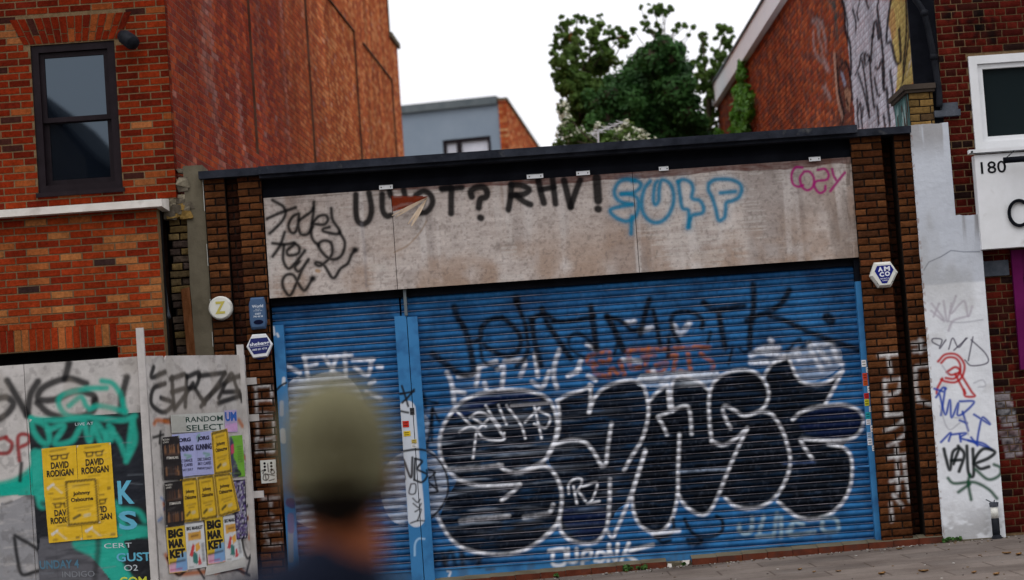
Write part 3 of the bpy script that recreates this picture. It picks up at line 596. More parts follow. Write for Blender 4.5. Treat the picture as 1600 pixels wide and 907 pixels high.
# white letters and orange letters behind the name
cs.frame(640, 430, 4.444)
for q in ([(260, 680), (282, 720), (300, 790), (310, 890)], [(300, 800), (380, 820)], [(340, 705), (450, 690), (480, 642), (462, 770)], [(480, 642), (600, 602)], [(520, 750), (532, 792)], [(610, 655), (652, 640), (642, 772)], [(660, 602), (780, 590), (800, 622), (770, 702)], [(870, 550), (880, 622), (890, 702)], [(850, 742), (920, 780), (970, 672)], [(1040, 522), (1012, 602), (1000, 702), (1022, 782)], [(1190, 592), (1160, 672)], [(1100, 702), (1180, 662)], [(1232, 482), (1300, 520)], [(1500, 332), (1560, 322)], [(1480, 590), (1600, 600)], [(1240, 700), (1290, 730)]):
    cs.stroke(q, 5.5, WH, soft=2.2, op=.85, dry=.25)
OR = (150, 84, 38)
for q in ([(1300, 540), (1242, 572), (1242, 612), (1300, 622)], [(1272, 602), (1290, 682), (1360, 702)], [(1330, 540), (1382, 532), (1382, 602), (1322, 602)], [(1382, 712), (1400, 652), (1442, 682)], [(1460, 602), (1490, 692)], [(1520, 520), (1532, 642), (1600, 642)], [(1500, 532), (1600, 512)]): cs.stroke(q, 6, OR, soft=2, op=.85, dry=.55)
cs.frame(1000, 400, 4.444)
for q in ([(0, 652), (200, 648)], [(20, 702), (60, 682), (100, 692)], [(110, 762), (182, 742), (150, 820)], [(240, 642), (360, 640)], [(252, 692), (232, 800)], [(332, 682), (350, 802)], [(382, 632), (480, 640)], [(422, 682), (500, 742), (500, 792)], [(50, 802), (130, 810)], [(280, 802), (310, 810)], [(60, 640), (40, 760)], [(200, 700), (230, 690)]): cs.stroke(q, 6, OR, soft=2, op=.85, dry=.55)
for q in ([(905, 585), (912, 598)], [(770, 692), (850, 642), (960, 642)], [(770, 742), (880, 740)], [(1170, 612), (1250, 622), (1330, 602)], [(1340, 642), (1372, 722), (1400, 752)], [(1060, 662), (1100, 652)], [(1240, 652), (1310, 742)], [(1180, 642), (1260, 792)], [(0, 852), (100, 850)], [(150, 882), (260, 820), (400, 830), (530, 820)], [(0, 520), (80, 500)], [(230, 480), (280, 540), (340, 470)], [(90, 800), (110, 850)], [(1100, 720), (1180, 700)], [(1010, 700), (1100, 690)], [(820, 660), (1000, 700)]):
    cs.stroke(q, 6.5, WH, soft=2.6, op=.75, dry=.3)
cs.poly([(760, 700), (900, 640), (1050, 660), (1340, 600), (1400, 750), (1250, 860), (1100, 860), (1050, 720), (900, 740)], (200, 206, 214), .32, smooth=True, dry=.8)
cs.poly([(0, 820), (280, 800), (520, 820), (430, 907), (0, 907)], (196, 204, 214), .5, smooth=True, dry=.7)
n_ = fbm(uu * 2.2, vv * 30, 91, 4); cs.mask(.42 * sstep(.55, .70, n_) * sstep(1.4, -.6, uu) * sstep(.35, .7, vv) * sstep(2.2, 1.7, vv), (150, 160, 174))
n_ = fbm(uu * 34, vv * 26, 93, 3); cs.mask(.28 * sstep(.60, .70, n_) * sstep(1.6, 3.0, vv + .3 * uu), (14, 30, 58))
# the long black name
KB = (9, 11, 17)
cs.frame(640, 430, 4.444)
for q, wd in (([(310, 220), (330, 290), (380, 372), (405, 450), (432, 570), (440, 680), (370, 692), (280, 642), (160, 548)], 8.5), ([(440, 460), (490, 442), (502, 362), (560, 312), (640, 296)], 7), ([(660, 310), (712, 352), (765, 422), (770, 490), (742, 540), (682, 566), (600, 540), (520, 490)], 7), ([(490, 480), (508, 590), (570, 636), (612, 640)], 4),
              ([(740, 182), (770, 262), (800, 332), (816, 430), (820, 530), (782, 602), (742, 635)], 6), ([(850, 312), (860, 422), (882, 520), (912, 630)], 8), ([(840, 312), (930, 270), (1000, 312)], 6.5), ([(920, 236), (960, 342), (1030, 450), (1120, 582)], 8), ([(1000, 322), (1100, 322), (1200, 305), (1280, 285)], 6.5), ([(1258, 220), (1275, 350), (1300, 522)], 8.5), ([(1110, 432), (1160, 406), (1230, 440), (1302, 522)], 5), ([(1100, 440), (1112, 502), (1150, 540), (1210, 576)], 3),
              ([(1370, 288), (1430, 400), (1482, 522)], 9), ([(1370, 290), (1470, 322), (1540, 382), (1605, 372)], 6), ([(1442, 480), (1420, 552)], 3), ([(740, 160), (745, 190)], 10)):
    cs.stroke(q, wd + 4, KB, soft=5, op=.12); cs.stroke(q, wd, KB, soft=2.4, op=.93, dry=.12)
cs.frame(1000, 400, 4.444)
for q, wd in (([(65, 300), (42, 380), (22, 460), (0, 552)], 7), ([(90, 382), (112, 472), (140, 622)], 6), ([(270, 602), (230, 532), (215, 452), (240, 402), (310, 386), (380, 402), (432, 452), (430, 502)], 6.5), ([(490, 532), (470, 602)], 4), ([(200, 560), (195, 702)], 5), ([(440, 325), (500, 370), (592, 365), (720, 350)], 8), ([(545, 390), (560, 482), (592, 642)], 8), ([(785, 200), (790, 300), (782, 400), (766, 502), (760, 632)], 8), ([(1035, 240), (1010, 290), (970, 342), (900, 386), (800, 422), (740, 452)], 8), ([(900, 420), (1000, 450), (1130, 512), (1300, 580), (1420, 622), (1536, 662)], 7.5), ([(1300, 430), (1322, 450)], 15), ([(640, 642), (615, 752)], 3), ([(690, 642), (720, 666), (770, 650)], 3.5), ([(1020, 662), (1100, 580), (1112, 602)], 3.5), ([(1110, 640), (1180, 600)], 3)):
    cs.stroke(q, wd + 4, KB, soft=5, op=.12); cs.stroke(q, wd, KB, soft=2.4, op=.93, dry=.12)
# white outlines
cs.frame(640, 580, 2.774)
LA = [[(185, 175), (230, 130), (300, 100), (400, 82), (500, 85), (575, 105), (618, 145), (638, 210), (636, 270), (615, 340), (585, 385), (545, 410), (480, 438), (430, 436), (385, 408)], [(175, 428), (300, 420), (400, 410)],
      [(185, 175), (150, 230), (130, 300), (135, 370), (160, 425), (205, 465), (270, 490), (370, 498), (478, 492)], [(478, 492), (445, 525), (400, 560)],
      [(480, 438), (520, 428), (580, 412), (620, 435), (650, 490), (660, 550), (652, 620), (635, 670), (590, 715), (520, 765), (440, 792), (360, 795), (270, 780), (210, 755), (165, 710), (130, 650), (118, 622)],
      [(640, 130), (680, 105), (740, 85), (790, 65)], [(780, 60), (785, 110), (778, 180)], [(778, 180), (800, 120), (840, 75), (900, 50), (960, 40), (1005, 55), (1028, 110), (1035, 170), (1025, 240), (1000, 310), (965, 365), (930, 430)],
      [(640, 130), (648, 200), (640, 280), (600, 360)], [(625, 320), (690, 300), (750, 305), (790, 340), (832, 412)], [(830, 412), (850, 402), (860, 320), (875, 226)], [(645, 650), (660, 700), (700, 735), (760, 748), (810, 740), (840, 705), (858, 660), (866, 560), (868, 470)], [(860, 700), (880, 720), (900, 680), (950, 560), (990, 450), (1020, 342)]]
LB = [[(165, 110), (172, 200), (185, 215)], [(185, 215), (178, 150), (190, 90), (230, 75), (290, 95), (332, 130)], [(125, 240), (180, 215), (235, 195), (255, 220), (262, 310)], [(125, 240), (145, 275), (162, 312)], [(75, 380), (40, 480), (20, 560), (30, 640), (60, 690), (110, 712), (150, 700), (185, 650), (205, 560), (207, 460), (213, 310)], [(205, 555), (240, 605), (300, 640), (340, 620), (375, 550), (415, 450), (450, 370), (490, 285)],
      [(345, 340), (335, 250), (335, 150), (360, 90), (420, 55), (490, 48), (545, 75), (575, 130), (570, 180), (545, 215)], [(545, 215), (480, 235), (440, 215), (400, 195), (390, 215), (408, 260), (422, 286)], [(345, 340), (390, 355), (440, 330), (490, 285)], [(545, 215), (590, 230), (630, 290), (655, 360), (665, 420), (650, 490), (610, 560), (560, 600), (500, 615), (440, 605), (400, 570)],
      [(560, 70), (590, 25), (640, 0)], [(660, 0), (690, 70), (720, 100), (770, 108), (820, 95), (880, 50)], [(880, 50), (850, 110), (810, 186)], [(675, 250), (720, 215), (800, 195), (880, 190), (940, 210), (965, 250), (950, 300), (910, 330), (850, 338), (780, 335), (715, 330), (712, 345), (755, 412)], [(820, 350), (880, 365), (912, 400), (918, 470), (905, 540), (870, 600), (810, 645), (740, 658), (680, 640), (615, 585)], [(85, 180), (120, 140), (160, 112)]]
for q in LA: cs.stroke(q, 4.4, WH, soft=1.8, op=.9, dry=.32)
for q in ([(220, 652), (330, 640), (430, 628)], [(495, 635), (560, 625), (605, 615), (622, 580)], [(590, 712), (650, 655)]): cs.stroke(q, 4.5, WH, soft=2, op=.8, dry=.4)
cs.frame(980, 560, 2.614)
for q in LB: cs.stroke(q, 4.2, WH, soft=1.8, op=.9, dry=.32)
cs.stroke([(215, 462), (260, 460), (330, 455), (400, 455)], 3.5, (120, 132, 150), soft=2, op=.8, dry=.5); cs.stroke([(640, 428), (760, 422)], 3.5, (60, 80, 120), soft=2, op=.7, dry=.5)
cs.frame(640, 580, 2.774)
for q in ([(215, 265), (260, 240), (290, 250), (320, 290), (400, 300), (410, 270)], [(200, 170), (262, 232)], [(290, 260), (275, 378)], [(330, 150), (360, 200), (392, 242)], [(260, 202), (300, 180), (350, 202), (412, 292)], [(385, 150), (420, 232)], [(420, 150), (480, 230), (502, 292)], [(440, 152), (600, 140)], [(500, 222), (562, 160)], [(540, 150), (572, 292)], [(560, 172), (608, 200), (590, 245), (540, 230)], [(300, 250), (340, 210)], [(270, 200), (330, 240)],
          [(690, 530), (690, 490), (720, 465), (745, 470), (740, 500), (715, 530)], [(710, 500), (725, 576)], [(730, 520), (762, 562)], [(750, 500), (812, 485), (790, 560), (770, 575), (822, 565)]):
    cs.stroke(q, 2.8, WH, soft=1.2, op=.9)
cs.stroke([(0, 345), (60, 345), (120, 380), (160, 450), (165, 530), (130, 600), (70, 650), (0, 670)], 2.8, KB, soft=1, op=.95)
cs.strokes([[(60, 420), (110, 440), (75, 470)], [(70, 470), (120, 520), (80, 530)], [(105, 445), (122, 522)]], 2.6, KB, soft=1, op=.95)
cs.strokes([[(98, 170), (90, 240), (75, 330)], [(100, 165), (130, 220)], [(60, 100), (70, 160)], [(40, 120), (120, 140)], [(100, 160), (96, 300)]], 3.5, KB, soft=2, op=.9)
# small lettering along the bottom
cs.frame(660, 703, 4.444)
for q in ([(880, 702), (985, 695), (985, 790), (910, 795), (905, 710)], [(1010, 690), (1016, 770), (1070, 770), (1070, 690)], [(1110, 792), (1120, 712), (1170, 702), (1160, 750), (1110, 762)], [(1200, 770), (1222, 710), (1270, 730), (1242, 775), (1200, 765)], [(1290, 772), (1296, 660)], [(1296, 690), (1340, 770), (1356, 655)], [(1380, 772), (1432, 650)], [(1400, 722), (1482, 772)], [(1440, 702), (1520, 680), (1600, 660)]):
    cs.stroke(q, 4.6, (226, 228, 232), soft=1.8, op=.92, dry=.1)
for q in ([(60, 722), (60, 812)], [(60, 722), (112, 742), (60, 802)], [(140, 722), (160, 802)], [(150, 772), (200, 712), (232, 802)], [(270, 722), (280, 802)], [(280, 742), (340, 762), (390, 750), (390, 802)]): cs.stroke(q, 7, KB, soft=3.2, op=.85)
cs.stroke([(175, 842), (195, 850), (185, 880)], 2.5, WH, soft=1, op=.9); cs.stroke([(445, 832), (500, 828)], 2.5, (60, 60, 60), soft=1.5, op=.8)
cs.frame(1020, 703, 4.444); PA = (150, 172, 178)
for q in ([(690, 470), (682, 560), (640, 582), (600, 560), (600, 522)], [(770, 462), (740, 572)], [(860, 442), (840, 602)], [(890, 462), (890, 602)], [(930, 572), (980, 502), (1040, 520)], [(970, 542), (960, 592), (1120, 572)], [(1180, 472), (1182, 560), (1280, 562), (1270, 482), (1180, 472)], [(720, 602), (830, 602)]): cs.stroke(q, 4.6, PA, soft=2.4, op=.75, dry=.3)
for q in ([(140, 482), (140, 560), (80, 602), (20, 602)], [(220, 482), (260, 560), (320, 602), (420, 602), (480, 560), (480, 492), (440, 462)], [(240, 622), (332, 622), (320, 652), (250, 652)], [(20, 600), (60, 640), (120, 630)]): cs.stroke(q, 4.6, KB, soft=1.8, op=.92)
cs.stroke([(0, 585), (60, 575), (180, 562)], 5, WH, soft=2, op=.8)
cs.stroke([(1400, 155), (1510, 150)], 3, (30, 36, 60), soft=1.5, op=.7)
# grime runs low down
uu, vv = cs.mesh(); cs.mask(.38 * sstep(.52, .7, fbm(uu * 7, vv * 3, 71, 4)) * sstep(.32, .12, vv), (70, 66, 62))
cs.mask(.07 * sstep(.66, .72, fbm(uu * 47, vv * 31, 73, 2)), (120, 130, 150))
def shutter(x0, x1, z0, z1, name, label):
    mb = MB(); H = .0762; prof = np.array([[0, -.009], [.025, .012], [.085, .0105], [.12, .001], [.19, .0115], [.30, .0205], [.44, .0260], [.58, .0262], [.72, .0210], [.84, .0125], [.94, .0005]])
    ns = int((z1 - z0) / H); rows = [(z0 + (k + t) * H, o) for k in range(ns) for t, o in prof]
    xs = np.linspace(x0, x1, int((x1 - x0) / .0095) + 1); rz = np.array([r[0] for r in rows]); ro = np.array([r[1] for r in rows])
    uu, vv = np.meshgrid(xs, rz); oo = np.tile(ro[:, None], (1, len(xs))) + .003 * np.sin(uu * 1.3) + (.005 * (fbm(uu * 3.0, np.floor((vv - z0) / H + .01) * 3.7, 81, 2) - .5) + .014 * (fbm(uu * 1.1, vv * 1.1, 85, 2) - .5)) + .004 * (fbm(uu * 11, vv * 1.0, 83, 2) - .5)
    cl = cs.sample(uu, vv); np_ = len(prof); wr = .22 + .38 * sstep(.42, .62, fbm(uu * 2.4, vv * 3, 87, 4)); m_ = np.arange(len(rz)) % np_; lip = ((m_ == 1) | (m_ == 2))[:, None] * wr  # lip rows pale: worn metal plus a painted highlight along each slat
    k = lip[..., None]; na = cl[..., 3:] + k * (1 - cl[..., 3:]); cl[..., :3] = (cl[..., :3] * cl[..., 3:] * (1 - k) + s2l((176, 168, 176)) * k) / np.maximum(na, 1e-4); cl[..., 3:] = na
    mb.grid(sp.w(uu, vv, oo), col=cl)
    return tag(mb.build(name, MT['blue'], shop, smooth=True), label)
small0, small1 = UX(437, 600, SY) + .02, UX(622, 560, SY)
big0, big1 = UX(640, 560, SY), UX(1342, 560, SY) + .06
zs = .115
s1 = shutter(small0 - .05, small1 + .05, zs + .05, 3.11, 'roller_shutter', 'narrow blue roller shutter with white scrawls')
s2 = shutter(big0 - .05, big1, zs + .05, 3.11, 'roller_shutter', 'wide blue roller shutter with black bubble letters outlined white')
def railgrid(x0, x1, sh, name='bottom_rail'):
    mb = MB(); xs = np.linspace(x0, x1, int((x1 - x0) / .01)); uu, tt = np.meshgrid(xs, np.linspace(0, 1, 12)); lo = .062 + .021 * (uu - 0) * .95; vv = lo + (.165 - lo) * tt
    lo2 = .03 + .02 * uu; vv = lo2 + (.166 - lo2) * tt
    mb.grid(front(SY - .022).w(uu, vv, np.zeros_like(uu)), col=cs.sample(uu, vv))
    mb.box((x0, SY - .0215, .05), (x1, SY + .02, .1655)); mb.box((x0, SY - .034, .152), (x1, SY - .0225, .164)); mb.build(name, MT['blue2'], sh)
railgrid(small0, small1, s1); railgrid(big0, big1 - .06, s2)
mb = MB(); q = P(1360, 729, SY - .05); mb.tube([q + [-.13, .03, 0], q + [.02, .0, .0]], .012); mb.box(q + [-.01, -.02, -.03], q + [.03, .04, .03]); mb.build('shutter_lock', MT['blue2'], s2)
for (ox, oy) in ((538, 857), (1255, 862)):
    pass
# guide channels and the double mullion between the shutters
def channel(x0, x1, z1, col_strokes, name, label, y0=.06, stickers=()):
    cpl = front(y0); c = Canvas(cpl, x0 - .02, x1 + .02, 0, 3.1, .006)
    for q, wd, cl, fr in col_strokes: c.frame(*fr); c.stroke(q, wd, cl, soft=.8, op=.95)
    mb = MB(); uu, vv = np.meshgrid(np.linspace(x0, x1, max(3, int((x1 - x0) / .007))), np.linspace(.02, z1, 330))
    mb.grid(cpl.w(uu, vv, 0 * uu), col=c.sample(uu, vv)); mb.box((x0 + .0005, y0 + .002, .02), (x1 - .0005, SY + .03, z1 - .001))
    o = tag(mb.build(name, MT['blue2'], shop), label)
    for (x, y, ww, hh, cl) in stickers:
        q = P(x, y, y0 - .0035); a, b = ww / 152 / 2, hh / 152 / 2; m2 = MB(); k = random.uniform(-.06, .06)
        m2.add([q + [-a, 0, -b], q + [a, 0, -b + a * k], q + [a, 0, b + a * k], q + [-a, 0, b]], [(0, 1, 2, 3)], 0, np.append(s2l(cl), 1))
        dk = np.append(s2l([v * .35 for v in cl]), 1)
        for j in range(2): zz = (j - .5) * b * .8; m2.add([q + [-a * .7, -.0012, zz - b * .12], q + [a * .6, -.0012, zz - b * .12], q + [a * .6, -.0012, zz + b * .12], q + [-a * .7, -.0012, zz + b * .12]], [(0, 1, 2, 3)], 0, dk)
        m2.build('sticker', MT['plain'], o)
    return o
f5 = (400, 440, 3.49); f6 = (400, 580, 2.775); K = (12, 13, 18); W2 = (196, 202, 210)
vax = [[(670, 590), (700, 640), (732, 672)], [(715, 570), (735, 612), (800, 612)], [(680, 602), (720, 592)], [(795, 570), (812, 620), (830, 680)], [(862, 590), (830, 630), (798, 662)], [(740, 622), (800, 612), (862, 600)], [(700, 690), (830, 716)], [(672, 592), (640, 600)]]
nb = [[(635, 378), (645, 470)], [(640, 385), (672, 462), (678, 375)], [(690, 380), (686, 472)], [(690, 380), (720, 392), (700, 425), (742, 450), (720, 482), (686, 472)], [(740, 430), (760, 470)], [(610, 352), (700, 340), (760, 350)]]
olly = [[(672, 490), (692, 492), (690, 530), (664, 530), (672, 490)], [(680, 552), (700, 570), (712, 556)], [(682, 575), (705, 592), (716, 575)], [(690, 610), (716, 600), (700, 650)], [(670, 660), (700, 650), (730, 650)]]
ms = [(q, 3, K, f5) for q in vax] + [(q, 3.2, K, f6) for q in nb] + [(q, 1.8, K, f6) for q in olly]
fillw = [([(650, 170 + k * 24), (680, 170 + k * 24)], 12, W2, f6) for k in range(0)]
m0, m1 = UX(617.5, 494, .06), UX(634.5, 494, .06) - .004
whit = [([(655, 165), (666, 300), (676, 420), (690, 560), (694, 640)], 26, W2, f6)]
arcw = [([(688, 800), (690, 750), (705, 728), (730, 728)], 2.6, (150, 185, 215), f6)]
channel(m0 - .01, m1 + .005, UZ(625, 494, .06), whit + ms + arcw, 'guide_channel', 'left half of blue double post with stickers and black tags', stickers=[(634, 663, 10, 10, (190, 50, 40)), (636, 678, 11, 8, (210, 180, 40))])
channel(m1 + .013, m1 + .118, UZ(637, 494, .06) - .01, whit + ms + arcw, 'guide_channel', 'right half of blue double post with a barcode sticker', stickers=[(644, 643, 7, 11, (60, 60, 62)), (647, 690, 8, 6, (190, 170, 90)), (647, 697, 8, 6, (215, 215, 215))])
mb = MB(); mb.box((m1 - .01, .05, UZ(625, 494, .06)), (m1 + .02, .14, 3.10)); mb.build('mullion_post', MT['metal_grey'], shop)
lw = [([(152, 530), (150, 560)], 5, W2, f5), ([(140, 660), (140, 725)], 6, (150, 160, 175), f5), ([(145, 815), (150, 870)], 8, (190, 196, 204), f5), ([(105, 600), (150, 560), (240, 535), (330, 525)], 3, K, f5), ([(95, 250), (100, 290)], 3, W2, f5), ([(115, 285), (122, 300)], 3, W2, f5), ([(150, 700), (152, 820)], 8, (120, 128, 140), f6), ([(148, 570), (156, 575)], 14, (70, 60, 110), f6), ([(150, 630), (152, 690)], 10, (96, 92, 130), f6)]
channel(UX(429.5, 560, .06), UX(446, 560, .06), UZ(437, 508, .06), lw, 'guide_channel', 'blue guide channel beside the left brick pillar')
st = []
SC_ = [(232, 232, 232), (210, 214, 220), (196, 70, 50), (200, 90, 40), (236, 236, 236), (190, 44, 40), (190, 184, 50), (210, 210, 214), (40, 150, 160), (214, 216, 222), (226, 226, 230), (170, 190, 214), (212, 214, 220), (222, 224, 228)]
for k, cl in enumerate(SC_): st.append((1352.5 + (k * 9.6) * .082 + (3.6 if k % 3 == 1 else -2.6), 568 + k * 10.2, 7.5, 8.5 if k % 2 else 10.5, cl))
channel(UX(1337, 450, .06), UX(1357, 450, .06), UZ(1340, 440, .06), [([(0, 0), (1, 1)], 1, K, f5)], 'guide_channel', 'blue guide channel by the right pillar covered in small stickers', stickers=st)
mb = MB(); mb.box((UX(1337, 450, .06), .07, UZ(1340, 440, .06)), (3.60, .15, 3.1)); mb.build('mullion_post', MT['black'], shop)
mb = MB(); mb.box((-2.505, .155, .5), (UX(431, 560, .15) + .02, .2, 3.1)); mb.build('jamb_strip', MT['dark'], shop)
mb = MB(); mb.box((-2.505, .115, 2.985), (3.59, .295, 3.30)); mb.build('shade_lintel', MT['black'], shop)  # black box painting in the shadow under the plywood
# terracotta plinth step
mb = MB(); n = 26; xs = np.linspace(-2.5, 4.23, n + 1)
for i in range(n):
    a, b = xs[i] + .003, xs[i + 1] - .003; zt_ = .058 + .0205 * xs[i]; zl = -.06 + .02 * xs[i]
    if i == 15:
        mb.box((a, .0, zl), (b, .2, zt_ - .012), 2)
        for k in range(22):
            s = random.uniform(.012, .03); v = (RNG.normal(size=(8, 3)) * .3 + np.array([(-1, -1, -1), (1, -1, -1), (1, 1, -1), (-1, 1, -1), (-1, -1, 1), (1, -1, 1), (1, 1, 1), (-1, 1, 1)])) * s * [1.3, .8, .8]
            mb.add(v + [random.uniform(a + .02, b - .01), random.uniform(-.06, .0), random.uniform(zl + .02, zt_ - .02)], [(0, 3, 2, 1), (4, 5, 6, 7), (0, 1, 5, 4), (1, 2, 6, 5), (2, 3, 7, 6), (3, 0, 4, 7)], 1 if random.random() < .6 else 2)
        continue
    mb.box((a, -.055, zl), (b, .02, zt_), 0, None); mb.add([(a - .003, -.050, zt_ + .001), (b + .003, -.050, zt_ + .001), (b + .003, .135, zt_ + .032), (a - .003, .135, zt_ + .032)], [(0, 1, 2, 3)], 2)
mb.box((-2.5, -.049, -.2), (4.23, .3, .0), 2)
mb.build('plinth_step', [MT['tile'], MT['stone'], MT['cement']], shop)

# ================================================================== LEFT BRICK HOUSE
red = pick([(120, 38, 16), (108, 32, 14), (126, 44, 19), (94, 28, 15), (134, 68, 34), (58, 31, 26), (142, 86, 50)], [6, 6, 4, 4, 2.0, 1.0, .8])
redlow = pick([(146, 52, 24), (134, 45, 21), (152, 63, 30), (158, 90, 49), (166, 104, 59), (64, 45, 42), (122, 39, 21)], [6, 5, 4, 3, 2, .7, 4])
LC = P(265, 130, 0); la = math.atan2(ray(1045, 678)[0], ray(1045, 678)[1])
LP = Plane((LC[0], 0.0), (math.sin(la), math.cos(la)))
lend = float(LP.uv(632, 245)[0]); ltop = float(LP.uv(622, 78)[1]); ltall = float(LP.uv(606, 30)[0])
house = thing('brick_house', (-5.5, 0, 0), 'tall orange red brick house with dark sash window and long blank side wall', 'house')
xl = LC[0]
# solid bodies behind the facing bricks
mb = MB()
def foot(a, b, z0, z1, inset=.02, x_out=-9.0):
    A = LP.w(np.array([a, b]), np.array([0., 0.]), np.array([-inset, -inset])); pts = [(x_out, A[0][1] + .0, z0), (A[0][0], A[0][1], z0), (A[1][0], A[1][1], z0), (x_out, A[1][1], z0)]
    mb.prism([np.array(p) for p in pts][::-1], (0, 0, z1 - z0), 0)
foot(.45, ltall, -.4, 12.6, .22); foot(ltall, lend - .01, -.4, ltop - .02, .22)
mb.build('core_wall', MT['mortar_red'], house)
# window in the upper front
wx0, wx1 = UX(47, 71), UX(178.5, 64.5); wz1 = UZ(113, 68); wz0 = UZ(128, 298)
mb = MB(); fp = front(-.012)
arch0, arch1, az0, az1 = UX(28, 60), UX(196, 50), wz1 + .0, wz1 + .30
bricks(mb, fp, -9.0, xl, UZ(100, 322), 6.9, 0, red, holes=[(wx0, wx1, wz0, wz1 + .005)] + [(wx0 - .07 - .34 * h, wx1 + .07 + .34 * h, az0 + .30 * (h / .26) - .0, az0 + .30 * (h / .26) + .0745) for h in (0, .065, .13, .195)], Hc=.0745, joint=.013, depth=.005)
n = 15; cx = (wx0 + wx1) / 2
for i in range(n):                                    # splayed gauged arch over the window
    t0, t1 = i / n, (i + 1) / n; b0, b1 = wx0 - .07 + (wx1 - wx0 + .14) * t0, wx0 - .07 + (wx1 - wx0 + .14) * t1
    c0, c1 = b0 + (b0 - cx) * .26, b1 + (b1 - cx) * .26
    for k in range(2):
        s = .52 if i % 2 else .34; e0, e1 = (0, s) if k == 0 else (s, 1); g = .005
        q = []
        for (l, h) in ((b0 + g, e0), (b1 - g, e0), (b1 - g, e1), (b0 + g, e1)):
            top = c0 + g if l < (b0 + b1) / 2 else c1 - g; q.append((l + (top - l) * h, az0 + .01 + (az1 - az0 - .02) * h + (g if h == e0 else -g)))
        cl = np.append(red(0, 0), 1); mb.add(fp.w(np.array([a for a, b in q]), np.array([b for a, b in q]), np.array([.003] * 4)), [(0, 1, 2, 3)], 0, cl)
mb.box((-9.0, -.0075, UZ(100, 322)), (wx0, .05, 6.9), 1); mb.box((wx1, -.0075, UZ(100, 322)), (xl - .004, .05, 6.9), 1); mb.box((wx0, -.0075, wz1 + .002), (wx1, .05, 6.9), 1); mb.box((wx0, -.0075, UZ(100, 322)), (wx1, .05, wz0 - .002), 1); mb.box((-9.0, .051, 4.2), (wx0 - .01, .45, 12), 1); mb.box((wx1 + .01, .051, 4.2), (xl - .06, .45, 12), 1); mb.box((wx0 - .009, .3, 4.2), (wx1 + .009, .45, 12), 2)
mb.build('front_wall', [MT['brick'], MT['mortar_pale'], MT['dark']], house)
win = MB(); fw_ = .075
def ring(m, x0, x1, z0, z1, y0, y1, t, mat=0):
    m.box((x0, y0, z0), (x0 + t, y1, z1), mat); m.box((x1 - t, y0, z0), (x1, y1, z1), mat); m.box((x0 + t, y0, z0), (x1 - t, y1, z0 + t), mat); m.box((x0 + t, y0, z1 - t), (x1 - t, y1, z1), mat)
ring(win, wx0 + .004, wx1 - .004, wz0, wz1, .0 + .01, .09, .075)
win.box((wx0 - .02, -.05, wz0 - .045), (wx1 + .02, .06, wz0 - .002)); win = win.build('window', MT['frame'], house)
zm = UZ(122, 186)
m = MB(); ring(m, wx0 + .08, wx1 - .08, zm - .015, wz1 - .08, .045, .085, .05); m.build('sash', MT['frame'], win)
m = MB(); ring(m, wx0 + .08, wx1 - .08, wz0 + .078, zm + .03, .09, .125, .055); m.build('sash', MT['frame'], win)
m = MB(); m.box((wx0 + .1, .066, zm), (wx1 - .1, .072, wz1 - .1)); m.build('pane', MT['pane'], win)
m = MB(); m.box((wx0 + .1, .108, wz0 + .1), (wx1 - .1, .114, zm)); m.build('pane', MT['pane'], win)
# projecting ground floor bay with pale stone ledge
BY = -.42; bx = UX(246, 340, BY); bz = UZ(120, 334, BY); bp = front(BY)
mb = MB(); az = UZ(90, 511, BY); bo1 = UX(184, 545, BY)
bricks(mb, bp, -9.0, bx, 1.9, bz, .0, redlow, holes=[(-9.0, bo1, 1.0, az + .005)], Hc=.0752, joint=.013, depth=.005, phase=.06)
sw = .0745; x = bo1 - sw
while x > -8.9:
    mb.add(bp.w(np.array([x + .005, x + sw - .005, x + sw - .005, x + .005]), np.array([az + .006 - .23, az + .006 - .23, az - .004, az - .004]), np.zeros(4)), [(0, 1, 2, 3)], 0, np.append(redlow(0, 0), 1)); x -= sw
mb.box((-9.0, BY + .0045, az - .235), (bo1, BY + .2, az), 1); mb.box((bo1 + .0005, BY + .0045, 0), (bx - .004, BY + .2, bz), 1); mb.box((-9.0, BY + .0047, az + .0005), (bo1, BY + .2, bz), 1)
mb.box((bx - .1, BY + .21, 0), (bx - .004, -.05, bz), 2); mb.box((-9.0, BY + .25, -.2), (bo1, -.03, az - .22), 2)
mb.build('bay_wall', [MT['brick'], MT['mortar_pale'], MT['dark']], house)
mb = MB(); lx1 = UX(252, 310, BY - .14)
mb.prism([(-9.0, BY - .14, bz), (-9.0, BY - .14, bz + .075), (-9.0, .0 - .02, bz + .13), (-9.0, -.02, bz)][::-1], (lx1 + 9.0, 0, 0)); mb.build('stone_ledge', MT['stone'], house)
